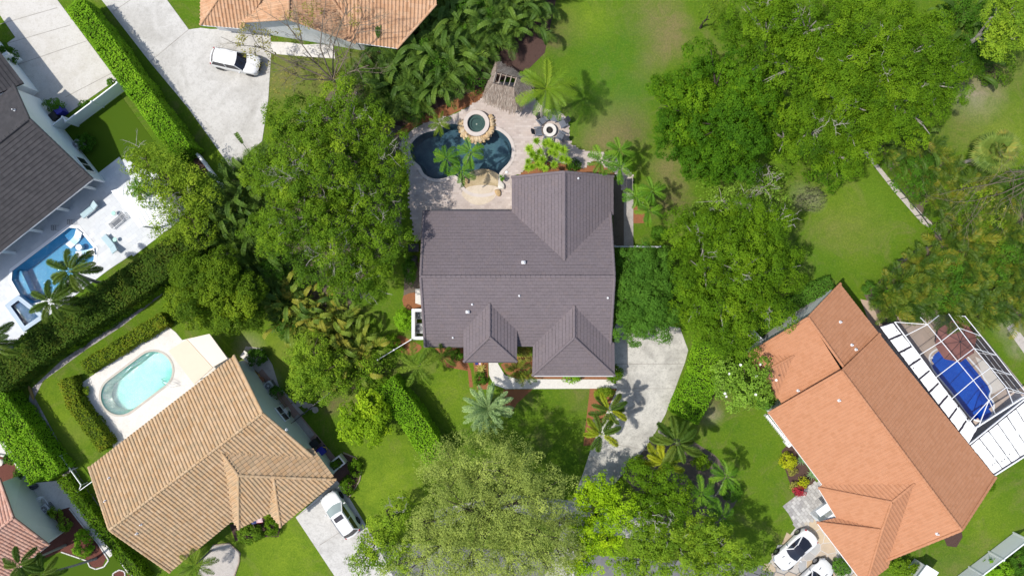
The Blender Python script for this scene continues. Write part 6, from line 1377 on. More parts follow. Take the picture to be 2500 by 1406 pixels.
# ---------------------------------------------------------------- nearly leafless trees
paint('bark_greybrown', (.17, .14, .11), .95, .1, var=.35, scale=6)
def bare_tree(label, base, tips, r0, mat, leaves, lmat, seed, dens=70):
    rg = np.random.default_rng(seed); b = Vector(base); r = thing('bare_tree', label, 'tree', b); m = MB(); tw = MB(); ends = []
    fork = b + Vector((0, 0, 1.6)) + (P(*tips[0]) - b) * .12; m.tube([b, b * .5 + fork * .5, fork], [r0 * 1.3, r0, r0 * .9], 9)
    def grow(p, e, rad, lev):
        mid = p.lerp(e, .5) + Vector(unit(1, rg)[0]) * (e - p).length * .12; m_ = m if lev < 2 else tw; m_.tube([p, p.lerp(mid, .5) + Vector(unit(1, rg)[0]) * .06, mid, e], [rad, rad * .8, rad * .65, rad * .35], 6 if lev < 2 else 4, caps=False); ends.append(e)
        if lev < 3:
            for _ in range(5 if lev < 2 else 4):
                s_ = p.lerp(e, rg.uniform(.3, 1)); d = ((e - p).normalized() + Vector(unit(1, rg)[0]) * .95 + Vector((0, 0, .12))).normalized(); grow(s_, s_ + d * (e - p).length * rg.uniform(.32, .55), rad * .42, lev + 1)
    for t_ in tips: grow(fork, P(*t_), r0 * .55, 0)
    m.obj('trunk', MATS[mat], r); tw.obj('branches', paint('bare_twig', (.22, .185, .125), .9, .1, var=.3), r)
    bl = [blob(x, y, q, z, .5) for x, y, q, z in leaves]; me, C = crown_mesh('crown', bl, lmat, .42, dens, .17, .5, seed=seed, fill=.55); link('crown', me, r)
    return r
bare_tree('nearly leafless tree with olive tufts in front of the peach tiled house', P(850, 222), [(620, 110, 6), (700, 60, 6.5), (790, 30, 7), (880, 60, 6.5), (690, 170, 5), (740, 130, 6), (900, 160, 5), (820, 120, 6.5), (850, 10, 6.5)],   .15, 'bark_greybrown', [(610, 95, 34, 5.6), (640, 130, 30, 5.2), (720, 60, 34, 6), (590, 85, 20, 5), (660, 95, 26, 5.6), (690, 200, 34, 3.2), (760, 30, 30, 6.4), (870, 40, 20, 6.4), (800, 190, 24, 3.6)], MATS['leaf_dry'], 401, 130)
bare_tree('pale leafless tree leaning over the right thicket', P(2530, 420), [(2380, 490, 4.5), (2420, 440, 5), (2440, 500, 4.6), (2470, 420, 5.2), (2360, 460, 4.4)],  .10, 'bark_greybrown', [(2420, 480, 22, 4.4), (2460, 510, 20, 4)], MATS['leaf_dry'], 402, 26)
# ---------------------------------------------------------------- thickets of big-leaved plants
def scatter(poly, d, seed):
    rg = np.random.default_rng(seed); o = np.array(poly, float); lo, hi = o.min(0), o.max(0); out = []
    for _ in range(4000):
        p = rg.uniform(lo, hi)
        if inside([p], o)[0] and all((p[0] - q[0]) ** 2 + (p[1] - q[1]) ** 2 > d * d for q in out): out.append(tuple(p))
    return out
TOPP = [(885, 185), (985, 95), (1050, 70), (1070, 0), (1080, -25), (1350, -25), (1310, 30), (1265, 55), (1195, 85), (1150, 130), (1115, 170), (1060, 205), (1000, 245), (955, 250), (895, 225)]
for x, y in scatter(TOPP, 33, 1): clump('paddle_leaf_plant', 'tall paddle leaved plant in the dense thicket behind the dark pool', x, y, PAD[:3] + GARE * 3, 20, 3.0, 'paddle leaved plants behind the dark pool', scale=1.08)
LP1 = [(565, 450), (615, 400), (640, 460), (600, 560), (650, 640), (720, 700), (700, 770), (640, 700), (560, 610), (535, 540)]
for x, y in scatter(LP1, 36, 2): clump('paddle_leaf_plant', 'paddle leaved plant along the left flank of the huge spreading tree', x, y, PAD + GARE * 2, 18, 3.0, 'paddle leaved plants left of the spreading tree', scale=1.0)
LP2 = [(690, 730), (770, 735), (860, 790), (900, 850), (880, 900), (820, 880), (750, 810), (700, 780)]
for x, y in scatter(LP2, 36, 3): clump('paddle_leaf_plant', 'paddle leaved plant with browning tips below the huge spreading tree', x, y, PADG + GAREG, 16, 2.8, 'browning paddle leaved plants below the spreading tree', scale=.95)
R1 = [(2150, 730), (2215, 672), (2295, 625), (2335, 585), (2520, 550), (2520, 770), (2420, 785), (2330, 765), (2160, 760)]
for x, y in scatter(R1, 35, 4): clump('areca_palm', 'golden green clumping palm in the thicket above the pool cage', x, y, AREC, 17, 3.0, 'clumping palms above the pool cage', 'palm', .95, .3, 0.9, (-1.25, -.35), 'frond', 1)
R2 = [(2160, 350), (2215, 320), (2300, 340), (2350, 420), (2400, 440), (2510, 470), (2510, 560), (2360, 560), (2320, 540), (2245, 450)]
for x, y in scatter(R2, 40, 5): clump('areca_palm', 'clumping palm in the thicket right of the sandy strip', x, y, AREC, 15, 2.6, 'clumping palms right of the sandy strip', 'palm', .85, .3, 0.7, (-1.2, -.3), 'frond', 1)
for x, y in ((2330, 60), (2380, 40), (2350, 110), (2420, 85), (2385, 145), (2200, 345), (2240, 330)): clump('paddle_leaf_plant', 'drooping big leaved plant with pale stalks in the upper right shade', x, y, PAD, 8, 3.4, 'big leaved plants in the upper right shade')
def name_by(group, marks):
    ob = [o for o in COL.objects if o.get('group') == group and o.get('category')]; used = set()
    for (x, y), lb in marks:
        p = P(x, y); o = min((q for q in ob if q.name not in used), key=lambda q: (q.location.xy - p.xy).length); used.add(o.name); o['label'] = lb
name_by('paddle leaved plants behind the dark pool', [((1150, 150), 'paddle leaved plant nearest the left side of the thatched hut'), ((975, 120), 'paddle leaved plant at the lower right corner of the peach roof'), ((885, 190), 'paddle leaved plant at the foot of the nearly leafless tree'), ((955, 255), 'lowest paddle leaved plant above the left end of the dark pool'), ((1060, 70), 'paddle leaved plant at the right edge of the peach roof'), ((1345, -10), 'rightmost paddle leaved plant of the thicket at the top edge'), ((1060, 200), 'paddle leaved plant above the hot tub'), ((1260, 50), 'paddle leaved plant at the lawn side of the thicket'), ((1090, -15), 'paddle leaved plant at the top edge right beside the peach roof')])
name_by('clumping palms above the pool cage', [((2140, 750), 'clumping palm nearest the top gable of the orange house'), ((2220, 630), 'clumping palm behind the dark leaning screen fence'), ((2300, 775), 'clumping palm hanging over the pool cage beside the red umbrella'), ((2510, 560), 'clumping palm at the right edge below the pale leafless tree'), ((2510, 770), 'clumping palm at the right edge above the sandy path'), ((2410, 780), 'clumping palm at the outer corner of the pool cage'), ((2120, 715), 'leftmost clumping palm reaching onto the right lawn')])
name_by('clumping palms right of the sandy strip', [((2130, 345), 'clumping palm at the upper end of the sandy strip'), ((2290, 550), 'clumping palm at the lower end of the sandy strip'), ((2380, 420), 'clumping palm just left of the yellow-green fan palm'), ((2510, 480), 'clumping palm at the right edge beside the pale leafless trunk'), ((2220, 450), 'clumping palm beside the wire fence')])
name_by('paddle leaved plants left of the spreading tree', [((615, 400), 'paddle leaved plant at the bottom tip of the upper pale driveway'), ((535, 540), 'paddle leaved plant facing the loose yellow-green tree'), ((700, 770), 'paddle leaved plant beside the round dense tree at its lower right'), ((600, 610), 'paddle leaved plant at the upper right of the round dense tree')])
name_by('browning paddle leaved plants below the spreading tree', [((880, 900), 'browning paddle leaved plant nearest the white rail fence'), ((690, 730), 'uppermost browning paddle leaved plant beside the round dense tree'), ((820, 880), 'browning paddle leaved plant against the bushy tree by the tan house'), ((900, 850), 'browning paddle leaved plant at the shaded lawn')])
name_by('big leaved plants in the upper right shade', [((2200, 345), 'big leaved plant under the bright tree by the sandy strip, left one'), ((2240, 330), 'big leaved plant under the bright tree by the sandy strip, right one'), ((2420, 85), 'big leaved plant beside the trunk of the corner tree'), ((2385, 145), 'big leaved plant nearest the upper right sandy patch')])
# ---------------------------------------------------------------- single palms
palm('coconut_palm', 'tall coconut palm with arching fronds beside the thatched hut', 1335, 218, 6.8, COCO, 19, (-.55, .5), base=(1322, 285), r0=.14, scale=.92)
for i, (x, y, z) in enumerate(((1090, 388, 4.2), (1148, 372, 4.6), (1125, 418, 3.8))): palm('manila_palm', ('short palm over the left part of the dark pool, left of three', 'short palm over the dark pool, top one of three', 'short palm at the edge of the sandy shelf, lowest of three')[i], x, y, z, ADON, 10, (-.3, .45), base=(1127, 438), r0=.06, shaft='shaft_green', group='three palms over the dark pool', scale=.88)
palm('pygmy_palm', 'small feathery palm on the upper edge of the dark pool', 1073, 303, 2.0, QUEEN, 16, (-.6, .4), r0=.06, scale=.50)
for i, (x, y, z) in enumerate(((1468, 392, 4.0), (1512, 368, 4.4), (1515, 410, 4.2))): palm('manila_palm', ('left palm of the three over the roof corner by the upper path', 'topmost palm of the three over the roof corner', 'lower right palm of the three over the roof corner')[i], x, y, z, ADON, 10, (-.3, .45), base=(1493, 405), r0=.06, shaft='shaft_green', group='three palms over the roof corner', scale=.88)
for i, (x, y, z) in enumerate(((1553, 482, 4.0), (1592, 466, 4.4), (1585, 515, 4.0))): palm('manila_palm', ('left palm of the three over the grey path', 'top palm of the three beside the brown bare patch', 'bottom palm of the three beside the brown bare patch')[i], x, y, z, ADON, 10, (-.3, .45), base=(1565, 500), r0=.06, shaft='shaft_green', group='three palms beside the grey path', scale=.86)
palm('foxtail_palm', 'foxtail palm with leaning trunk over the angular pool, upper one', 172, 662, 6.2, FOX, 13, (-.3, .5), base=(255, 694), r0=.15, shaft='shaft_green', group='foxtail palms over the angular pool', scale=1.0)
palm('foxtail_palm', 'foxtail palm over the square blue spa, lower one', 126, 736, 6.0, FOX, 13, (-.3, .5), base=(200, 748), r0=.15, shaft='shaft_green', group='foxtail palms over the angular pool', scale=1.0)
palm('foxtail_palm', 'foxtail palm cut by the left edge beside the hedge', -28, 838, 6.0, FOX, 10, (-.3, .5), base=(70, 850), r0=.15, shaft='shaft_green', scale=1.0)
palm('queen_palm', 'feathery palm in front of the left front corner of the central house', 1020, 893, 5.0, QUEEN, 12, (-.3, .5), r0=.12, scale=.95); palm('queen_palm', 'low feathery palm against the front eave of the central house', 1078, 868, 3.0, QUEEN, 10, (-.4, .45), r0=.08, scale=.7)
palm('silver_palm', 'silvery blue-green palm on the front lawn', 1190, 997, 4.2, SILV, 40, (-.9, .42), r0=.22, trunk='trunk_brown', scale=1.0, sc_var=.06)
palm('foxtail_palm', 'foxtail palm by the driveway, upper of two', 1487, 1002, 4.8, GOLD[:1] + FOX, 11, (-.35, .5), r0=.11, scale=.86, shaft='shaft_green', group='two foxtail palms left of the driveway'); palm('foxtail_palm', 'foxtail palm by the driveway, lower of two with yellowing frond', 1468, 1060, 5.0, GOLD[:1] + FOX, 10, (-.35, .5), r0=.11, scale=.88, shaft='shaft_green', group='two foxtail palms left of the driveway')
palm('foxtail_palm', 'large foxtail palm right of the driveway at the end of the curved hedge', 1652, 1080, 6.0, FOX, 11, (-.3, .5), r0=.13, scale=1.05, shaft='shaft_green'); palm('golden_palm', 'yellow fronded palm overhanging the foot of the driveway', 1622, 1128, 5.0, GOLD, 10, (-.3, .5), r0=.12, scale=.95, shaft='shaft_green')
for i, (x, y) in enumerate(((1772, 1163), (1712, 1205), (1762, 1262))): palm('manila_palm', ('topmost palm of the three in the bed left of the sports cars', 'leftmost palm of the three in the bed left of the sports cars', 'lowest palm of the three in the bed left of the sports cars')[i], x, y, 4.2, ADON, 11, (-.3, .45), base=(1745, 1210), r0=.06, shaft='shaft_green', group='three palms left of the sports cars', scale=.98)
palm('fan_palm', 'yellow-green fan palm at the right edge', 2435, 368, 5.5, SAB, 34, (-.9, .7), r0=.16, scale=1.05)
clump('areca_palm', 'small green palm against the brown tiled wing of the garage', 1262, 905, AREC, 11, 1.6, None, 'palm', .6, .1, .5, (-1.0, -.2), 'frond', 1); clump('areca_palm', 'small palm at the bend of the white front walk', 1285, 922, AREC, 11, 1.6, None, 'palm', .5, .1, .5, (-1.0, -.2), 'frond', 1)
palm('queen_palm', 'palm at the bottom edge in front of the tan house', 478, 1378, 3.4, QUEEN, 13, (-.5, .4), r0=.09, scale=.8); palm('foxtail_palm', 'palm over the pink roof in the lower left corner', 48, 1378, 6, FOX, 11, (-.35, .5), base=(160, 1330), r0=.1, scale=.8, group='palms by the pink house'); palm('foxtail_palm', 'palm right of the pink roof at the bottom edge', 105, 1400, 5.5, FOX, 10, (-.35, .5), base=(235, 1362), r0=.1, scale=.75, group='palms by the pink house')
palm('manila_palm', 'small palm poking through the tree over the white pavilion', 338, 458, 4.4, ADON, 8, (-.2, .5), r0=.06, scale=.7)
# starburst bush behind the pool
r = thing('dracaena_bush', 'bush of starburst leaf heads on pale stems above the roof edge', 'bush', P(1335, 395)); m = MB()
for i, (x, y) in enumerate(((1310, 345), (1292, 365), (1300, 378), (1318, 372), (1290, 395), (1310, 388), (1332, 352), (1345, 372), (1357, 378), (1376, 368), (1373, 388), (1353, 402), (1331, 412), (1316, 403), (1338, 348), (1288, 410), (1300, 408), (1362, 362), (1385, 392), (1325, 390), (1343, 352), (1350, 358))):
    c = P(x, y, 2.4 + .5 * ((i * 7) % 5) / 4); f = link('leaf_rosette', DRAC[i % 3], r); f.matrix_basis = Matrix.Translation(c) @ Matrix.Rotation(i, 4, 'Z') @ Matrix.Scale(.85 + .3 * ((i * 3) % 4) / 4, 4); b = P(1335 + (x - 1335) * .2, 392 + (y - 392) * .2); m.tube([b, b.lerp(c, .5) + Vector((0, 0, .3)), c], [.05, .04, .03], 6)
m.obj('stem', MATS['twig_pale'], r)
clump('bromeliad', 'pale yellow star shaped plant before the entry wing', 1174, 899, BROM, 1, .4, None, 'plant', 1.0, .01, .25, (0, .01), 'leaf_rosette')
for x, y, lb in ((1956, 1122, 'blue-grey agave beside the larger yellow shrub'), (1982, 1158, 'blue-grey agave between the smaller yellow shrub and the eave')): clump('agave', lb, x, y, AGAV, 1, .3, 'agaves by the orange house', 'plant', 1.05, .01, .15, (0, .01), 'leaf_rosette')
# ---------------------------------------------------------------- hedges
hedge('long bright clipped hedge between the two pale driveways', [(180, 10), (255, 108), (330, 214), (408, 322), (445, 372)], 50, 2.6, MATS['leaf_hedge'], dens=95)
hedge('bright clipped hedge slanting across the front lawns', [(938, 938), (1000, 1018), (1066, 1122)], 58, 2.6, MATS['leaf_hedge'], dens=100, leaf=.16)
hedge('bright clipped hedge curving along the right side of the main driveway', [(1742, 840), (1722, 920), (1690, 985), (1672, 1020)], 72, 1.7, MATS['leaf_hedge'], dens=95, leaf=.16)
hedge('broad dark hedge along the white pool deck', [(-20, 925), (90, 842), (210, 762), (320, 690), (430, 612), (505, 560)], 78, 2.6, MATS['leaf_hedge_dark'], dens=75, bumpy=.35, leaf=.2)
hedge('lower green hedge strip on the outer side of the broad dark one', [(120, 872), (240, 796), (330, 738), (400, 688)], 24, 1.2, MATS['leaf_mid'], dens=85, bumpy=.2)
hedge('low golden green hedge along the upper side of the oval pool deck', [(400, 778), (300, 838), (205, 898)], 34, 1.2, MATS['leaf_hedge_gold'], dens=95); hedge('low hedge turning red at its end left of the oval pool', [(160, 925), (178, 985), (255, 1092)], 36, 1.2, MATS['leaf_hedge_gold'], dens=95)
hedge('inner clipped hedge in the lower left corner with bright lit edge', [(-10, 965), (55, 1055), (130, 1160)], 40, 2.2, MATS['leaf_hedge'], dens=90); hedge('outer rounded hedge beside the kayak in the lower left', [(-30, 1000), (30, 1085), (90, 1170)], 44, 2.4, MATS['leaf_hedge'], dens=90, bumpy=.3)
hedge('narrow green hedge along the walk of the pink house', [(150, 1168), (215, 1255), (285, 1345), (350, 1420)], 28, 1.2, MATS['leaf_bright'], dens=95, bumpy=.25); hedge('dark hedge strip along the left wall of the orange house', [(1850, 805), (1940, 742), (2030, 690)], 34, 1.4, MATS['leaf_ficus'], dens=95, bumpy=.2)
# ---------------------------------------------------------------- shrubs
for a in (('round clipped bush left of the white walled equipment court', 984, 780, 24, 1.6, 'leaf_hedge', 29), ('small round bush beside the white rail fence', 955, 833, 17, 1.3, 'leaf_bright', 17), ('tiny bush below the white rail fence', 975, 852, 11, .8, 'leaf_bright', 9), ('dark bush by the left wall of the central house', 1000, 660, 15, 1.6, 'leaf_under', 36),
          ('bright bush at the middle of the garage eave', 1397, 922, 24, 1.0, 'leaf_hedge', 13), ('glossy bush at the right corner of the garage eave', 1500, 915, 22, 1.5, 'leaf_bright', 22), ('golden round shrub by the flag', 607, 1306, 34, 1.5, 'leaf_limegreen', 24), ('dark clipped shrub right of the flag', 662, 1285, 18, 1.2, 'leaf_bright', 28),
          ('bright green shrub in the curved bed by the planter, upper one', 868, 1142, 16, .9, 'leaf_bright', 26), ('bright green shrub in the curved bed nearest the white SUV', 848, 1188, 18, .9, 'leaf_bright', 24), ('dark shrub by the sage gable wall near the corner of the roof', 625, 872, 26, 1.4, 'leaf_under', 24), ('dark clipped shrub below the air conditioner of the tan house', 673, 958, 17, 1.3, 'leaf_ficus', 14),
          ('larger bright yellow round shrub by the orange roof', 1927, 1126, 20, 1.2, 'leaf_gold', 20), ('smaller bright yellow round shrub by the paved entry', 1963, 1176, 13, .9, 'leaf_gold', 13), ('dry tan plant below the larger yellow shrub', 1935, 1152, 13, .5, 'leaf_dry', 9), ('crimson leaved plant at the edge of the paved entry', 1955, 1198, 18, .8, 'leaf_red', 12), ('dry straw coloured plant left of the crimson one', 1940, 1184, 10, .5, 'leaf_dry', 10),
          ('dark shrub below the white roofed canopy of the parking court', 2055, 1385, 24, 1.3, 'leaf_ficus', 22), ('row of green shrubs under the lower eave of the orange house', 2200, 1385, 48, 1.4, 'leaf_mid', 20), ('bright bush behind the white fence at the lower right', 2440, 1392, 36, 1.8, 'leaf_hedge', 30), ('dark hedge bush in the lower right corner', 2495, 1375, 25, 1.6, 'leaf_under', 40), ('small bush at the right corner of the orange roof', 2415, 1185, 14, .8, 'leaf_bright', 14),
          ('dark green shrub beside the blue bin on the pale driveway', 128, 255, 26, 1.2, 'leaf_ficus', 15), ('dark round hedge behind the white pillar by the driveway', 12, 135, 28, 1.7, 'leaf_under', 24), ('dark ring shaped hedge around the air conditioner on the turf', 205, 348, 24, 1.0, 'leaf_under', 22), ('green shrub against the driveway side of the white fence', 205, 254, 14, .8, 'leaf_under', 7), ('small shrub at the driveway end of the white fence', 268, 202, 10, .8, 'leaf_under', 7),
          ('yellow-green bush by the air conditioner of the pink house', 133, 1252, 18, 1.0, 'leaf_limegreen', 14), ('oblong clipped bush in the burgundy mulch', 198, 1330, 22, 1.4, 'leaf_hedge', 36), ('small shrub in the round brown bed at left, upper one', 22, 1122, 13, .7, 'leaf_under', 12), ('small shrub in the brown bed at left, lower one', 46, 1158, 13, .7, 'leaf_under', 12), ('small potted green plant on the cream pool deck', 212, 955, 11, .6, 'leaf_airy', 9),
          ('dark green shrub on pavers right of the sandy pool shelf', 1228, 432, 5, .8, 'leaf_under', 9), ('tuft of dark spiky shrubs beside the starburst bush', 1400, 402, 18, .9, 'leaf_under', 14), ('thin red flowered bush beside the bare lawn patch', 1612, 570, 22, .8, 'leaf_under', 18), ('dark reddish foliage between the two front wings', 1280, 870, 15, 1.4, 'leaf_dry', 20), ('low green bed before the entry wing', 1172, 925, 14, .5, 'leaf_under', 20),
          ('low bush under the front eave left of the entry', 1115, 868, 18, 1.1, 'leaf_under', 14), ('green banana like plant by the pink house', 155, 1280, 14, 1.4, 'leaf_limegreen', 20), ('green mounded bush at the foot of the yellow palm', 1560, 1135, 26, 1.8, 'leaf_mid', 22), ('round green bush between the foxtail palm and the dark bed', 1715, 1130, 24, 1.6, 'leaf_bright', 20), ('dark bush among the three palms left of the sports cars', 1790, 1205, 26, 1.6, 'leaf_under', 20), ('wispy green bush under the foxtail palms left of the driveway', 1475, 960, 26, .9, 'leaf_airy', 14), ('dark bush behind the magnolia by the shade under the eave', 1870, 985, 20, 1.2, 'leaf_ficus', 16), ('small bush by the pool cage corner below the clumping palms', 2130, 705, 22, 1.2, 'leaf_ficus', 16)):
    shrub('shrub', a[0], 'shrub', a[1], a[2], a[3], a[4], MATS[a[5]], a[6], leaf=.14 if a[3] < 30 else .17)
# ---------------------------------------------------------------- fences and low walls
def fence(name, label, pts, h, mat, post=2.2, th=.05, z0=.03, rails=False, ground=True, pw=.13):
    r = thing(name, label, 'fence', P(*pts[0])); 
    for (ax, ay), (bx, by) in zip(pts[:-1], pts[1:]):
        a = Vector(G2(ax, ay, h)); b = Vector(G2(bx, by, h)); L_ = (b - a).length; n = max(1, round(L_ / post)); rz = math.atan2((b - a).y, (b - a).x)
        for i in range(n + 1):
            p = a.lerp(b, i / n)
            if not (i == 0 and (ax, ay) != pts[0]): po = MB().box((p.x, p.y, h / 2 + .04), (pw, pw, h + .08), rz).obj('post', mat, r); MB().box((p.x, p.y, h + .11), (pw + .04, pw + .04, .05), rz, taper=.5).obj('cap', mat, po)
            if i < n:
                q = a.lerp(b, (i + .5) / n); ln = L_ / n - pw - .01
                if rails:
                    for z in ((.25, h * .5, h - .1) if pw > .055 else (h - .05,)): MB().box((q.x, q.y, z), (ln, .045, .13), rz).obj('rail', mat, r)
                else:
                    MB().box((q.x, q.y, h / 2 + z0), (ln, th, h - .16), rz).obj('panel', mat, r); MB().box((q.x, q.y, h - .03), (ln, th + .045, .09), rz).obj('top_rail', mat, r)
    return r
vn = MATS['white_vinyl']
fence('privacy_fence', 'white privacy fence between pale driveway and artificial turf', [(161, 296), (224, 249), (286, 202)], 1.85, vn, 2.3)
fence('privacy_fence', 'short white fence piece beside the bins at the white wall', [(121, 311), (153, 286), (161, 297)], 1.8, vn, 2.0)
fence('privacy_fence', 'long white panel fence across the lower right corner', [(2360, 1434), (2400, 1404), (2450, 1366), (2512, 1318)], 1.95, vn, 2.4)
fence('rail_fence', 'thin white rail fence running from the central house to the bright tree', [(1501, 601), (1612, 602)], 1.5, vn, 2.3, rails=True, pw=.1)
fence('rail_fence', 'thin white rail fence slanting down from the equipment court', [(1003, 829), (922, 878)], 1.4, vn, 2.0, rails=True, pw=.1)
fence('low_wall', 'low white wall behind the long bright hedge', [(336, 196), (420, 300), (495, 395), (545, 460)], .8, MATS['wall_white'], 3.0, .15, pw=.16)
fence('metal_fence', 'thin dark metal fence crossing the lawn beside the tan house', [(707, 1036), (770, 985), (838, 932)], 1.3, paint('fence_dark', (.05, .05, .055), .5), 2.0, rails=True, pw=.06)
fence('rail_fence', 'thin white pipe rail frame at the corner of the swale', [(147, 1112), (198, 1184), (190, 1200), (236, 1167)], 1.0, vn, 1.8, rails=True, pw=.05)
fence('privacy_fence', 'dark screen fence leaning out of the thicket by the lawn', [(2210, 634), (2262, 604)], 1.3, paint('fence_green', (.05, .055, .05), .8), 2.0)
fence('wire_fence', 'thin dark wire fence along the sandy strip', [(2180, 440), (2250, 525), (2310, 600)], 1.0, MATS['fence_dark'], 2.6, rails=True, pw=.05)
r = thing('equipment_court', 'white walled court with two grey machines beside the central house', 'wall', P(1018, 790)); x0, y0 = G2(1005, 754, 1.6); x1, y1 = G2(1034, 829, 1.6); z = .8
for c, d in ((((x0 + .13), (y0 + y1) / 2, z), (.26, y0 - y1, 1.6)), (((x0 + x1) / 2 + .14, y0 - .13, z), (x1 - x0 - .27, .26, 1.6)), (((x0 + x1) / 2 + .14, y1 + .13, z), (x1 - x0 - .27, .26, 1.6))): MB().box(c, d).obj('wall', MATS['wall_white'], r)
# ---------------------------------------------------------------- machines, bins, pots
acg = paint('ac_grey', (.42, .43, .43), .5, .4); fan_d = paint('fan_dark', (.025, .025, .035), .6)
def ac(label, px, py, rz, h=.8, w_=.82):
    p = P(px, py, h); r = thing('air_conditioner', label, 'air conditioner', (p.x, p.y, 0), rz, 'air conditioners'); K = dict(world=False)
    MB().box((0, 0, h / 2), (w_, w_, h), bev=.12).obj('case', acg, r, **K); MB().lathe([(w_ * .38, h + .005), (w_ * .38, h + .02), (w_ * .05, h + .021)], n=24).obj('fan_well', fan_d, r, **K)
    g = MB()
    for q in (.14, .26, .36): g.lathe([(w_ * q, h + .022), (w_ * q, h + .035), (w_ * q - .02, h + .035), (w_ * q - .02, h + .022)], n=24, caps=False)
    for k in range(6): a = k * 1.0472; g.bar((w_ * .08 * math.cos(a), w_ * .08 * math.sin(a), h + .03), (w_ * .4 * math.cos(a), w_ * .4 * math.sin(a), h + .03), .014)
    g.lathe([(w_ * .10, h + .02), (w_ * .10, h + .045), (.001, h + .046)], n=14); g.obj('fan_guard', acg, r, **K); s_ = MB()
    for k in range(5):
        for sg in (-1, 1): s_.box((sg * (w_ / 2 + .005), 0, .14 + .13 * k), (.012, w_ * .7, .05)); s_.box((0, sg * (w_ / 2 + .005), .14 + .13 * k), (w_ * .7, .012, .05))
    s_.obj('louvre', fan_d, r, **K); return r
ac('air conditioner among green shrubs at the sage gable wall of the tan house', 655, 942, .65); ac('air conditioner inside the dark ring hedge on the turf', 186, 352, .9); ac('air conditioner beside pool pipes at the pink house', 107, 1243, .7)
ac('grey machine in the white court, upper one', 1022, 770, 0, .8, .7); ac('grey machine in the white court, lower larger one', 1022, 802, 0, .9, .95)
def bin_(label, px, py, rz, c, lid):
    p = P(px, py, 1.0); r = thing('wheelie_bin', label, 'bin', (p.x, p.y, .03), rz, 'wheelie bins'); K = dict(world=False)
    MB().box((0, 0, .5), (.55, .6, .95), taper=1.12).obj('body', c, r, **K); MB().box((0, 0, 1.01), (.68, .74, .07), bev=.03).obj('lid', lid, r, **K); MB().bar((-.37, -.25, .95), (-.37, .25, .95), .04).obj('handle', c, r, **K)
    for y in (-.27, .27): m = MB().lathe([(.1, -.03), (.1, .03)], n=12); R = Matrix.Translation((-.27, y, .1)) @ Matrix.Rotation(math.pi / 2, 4, 'X'); m.v = [tuple(R @ Vector(q)) for q in m.v]; m.obj('wheel', MATS['tyre'], r, **K)
bp = MATS['black_plastic']; blue = paint('bin_blue', (.03, .03, .28), .45, .4)
bin_('black bin at the peach brick walk by the tan gable', 767, 1083, -.9, bp, bp); bin_('blue lidded bin with yellow rim by the tan gable', 784, 1102, -.9, blue, blue); bin_('blue lidded bin in the corner behind the white fence', 142, 268, .65, blue, blue); bin_('black bin behind the short white fence', 130, 284, .65, bp, bp)
p = P(791, 1098, .9); o = MB().tube([p + Vector((.28 * math.cos(a), .28 * math.sin(a), 0)) for a in [k * .33 for k in range(14)]], .035, 6).obj('hose_ring', paint('yellow_hose', (.55, .36, .02), .5)); setp(o, 'yellow coiled hose hanging on the blue lidded bin', 'hose')
# terracotta pots, hose reel, planter box, meter boxes by the tan house
tc = paint('terracotta', (.34, .15, .08), .9, .1)
for k, (x, y, s, c) in enumerate(((626, 910, .2, 'pot_gold'), (632, 916, .2, 'pot_gold'), (641, 926, .3, 'terracotta'))):
    paint('pot_gold', (.45, .28, .06), .7); p = P(x, y); o = MB().lathe([(s * .7, 0), (s, s * 1.5), (s * 1.1, s * 1.55), (s * .9, s * 1.6), (s * .85, s * 1.3), (.001, s * 1.28)], (p.x, p.y, .035), 16).obj('plant_pot', MATS[c]); setp(o, ('upper yellow pot by the sage gable wall', 'lower yellow pot by the sage gable wall', 'larger terracotta pot below the two yellow ones')[k], 'pot', 'pots by the sage gable wall')
p = P(701, 1012, .6); r = thing('hose_reel', 'dark green hose reel against the sage gable wall', 'hose reel', (p.x, p.y, .03)); gh = paint('hose_green', (.01, .04, .035), .5)
for k in range(5): MB().tube([p + Vector((.30 * math.cos(a) * (1 - .1 * k) + .02 * k, .36 * math.sin(a), -.2 + .07 * k + .12 * math.cos(a))) for a in [q * .45 for q in range(15)]], .03, 5).obj('hose_loop', gh, r)
MB().box((p.x - .1, p.y + .35, .45), (.5, .35, .85), -.9).obj('cabinet', MATS['wall_cream'], r)
r = thing('planter_box', 'white walled planter full of leaves at the corner of the tan house', 'planter', P(820, 1132)); c = G2(820, 1133, .9)
for dx, dy, sx, sy in ((0, .42, 1.5, .12), (0, -.42, 1.5, .12), (.69, 0, .12, .719), (-.69, 0, .12, .719)): a = .66; MB().box((c[0] + dx * math.cos(a) - dy * math.sin(a), c[1] + dx * math.sin(a) + dy * math.cos(a), .45), (sx, sy, .9), a).obj('wall', MATS['wall_cream'], r)
shrub('shrub', 'green leaves filling the white planter box', 'shrub', 819, 1133, 13, 1.1, MATS['leaf_mid'], 11, leaf=.14)
r = thing('trellis', 'low wooden frame trellis by the brick walk of the tan house', 'trellis', P(692, 984)); wdm = paint('trellis_wood', (.28, .20, .12), .9, .1)
for a, b in (((672, 975), (692, 962)), ((692, 962), (710, 985)), ((710, 985), (690, 1000)), ((690, 1000), (672, 975)), ((682, 968), (700, 992)), ((680, 988), (701, 974))): MB().bar(P(*a, .5), P(*b, .5), .06).obj('bar', wdm, r)
for a in ((672, 975), (692, 962), (710, 985), (690, 1000)): q = P(*a, .5); MB().bar(q, (q.x, q.y, 0), .06).obj('leg', wdm, r)
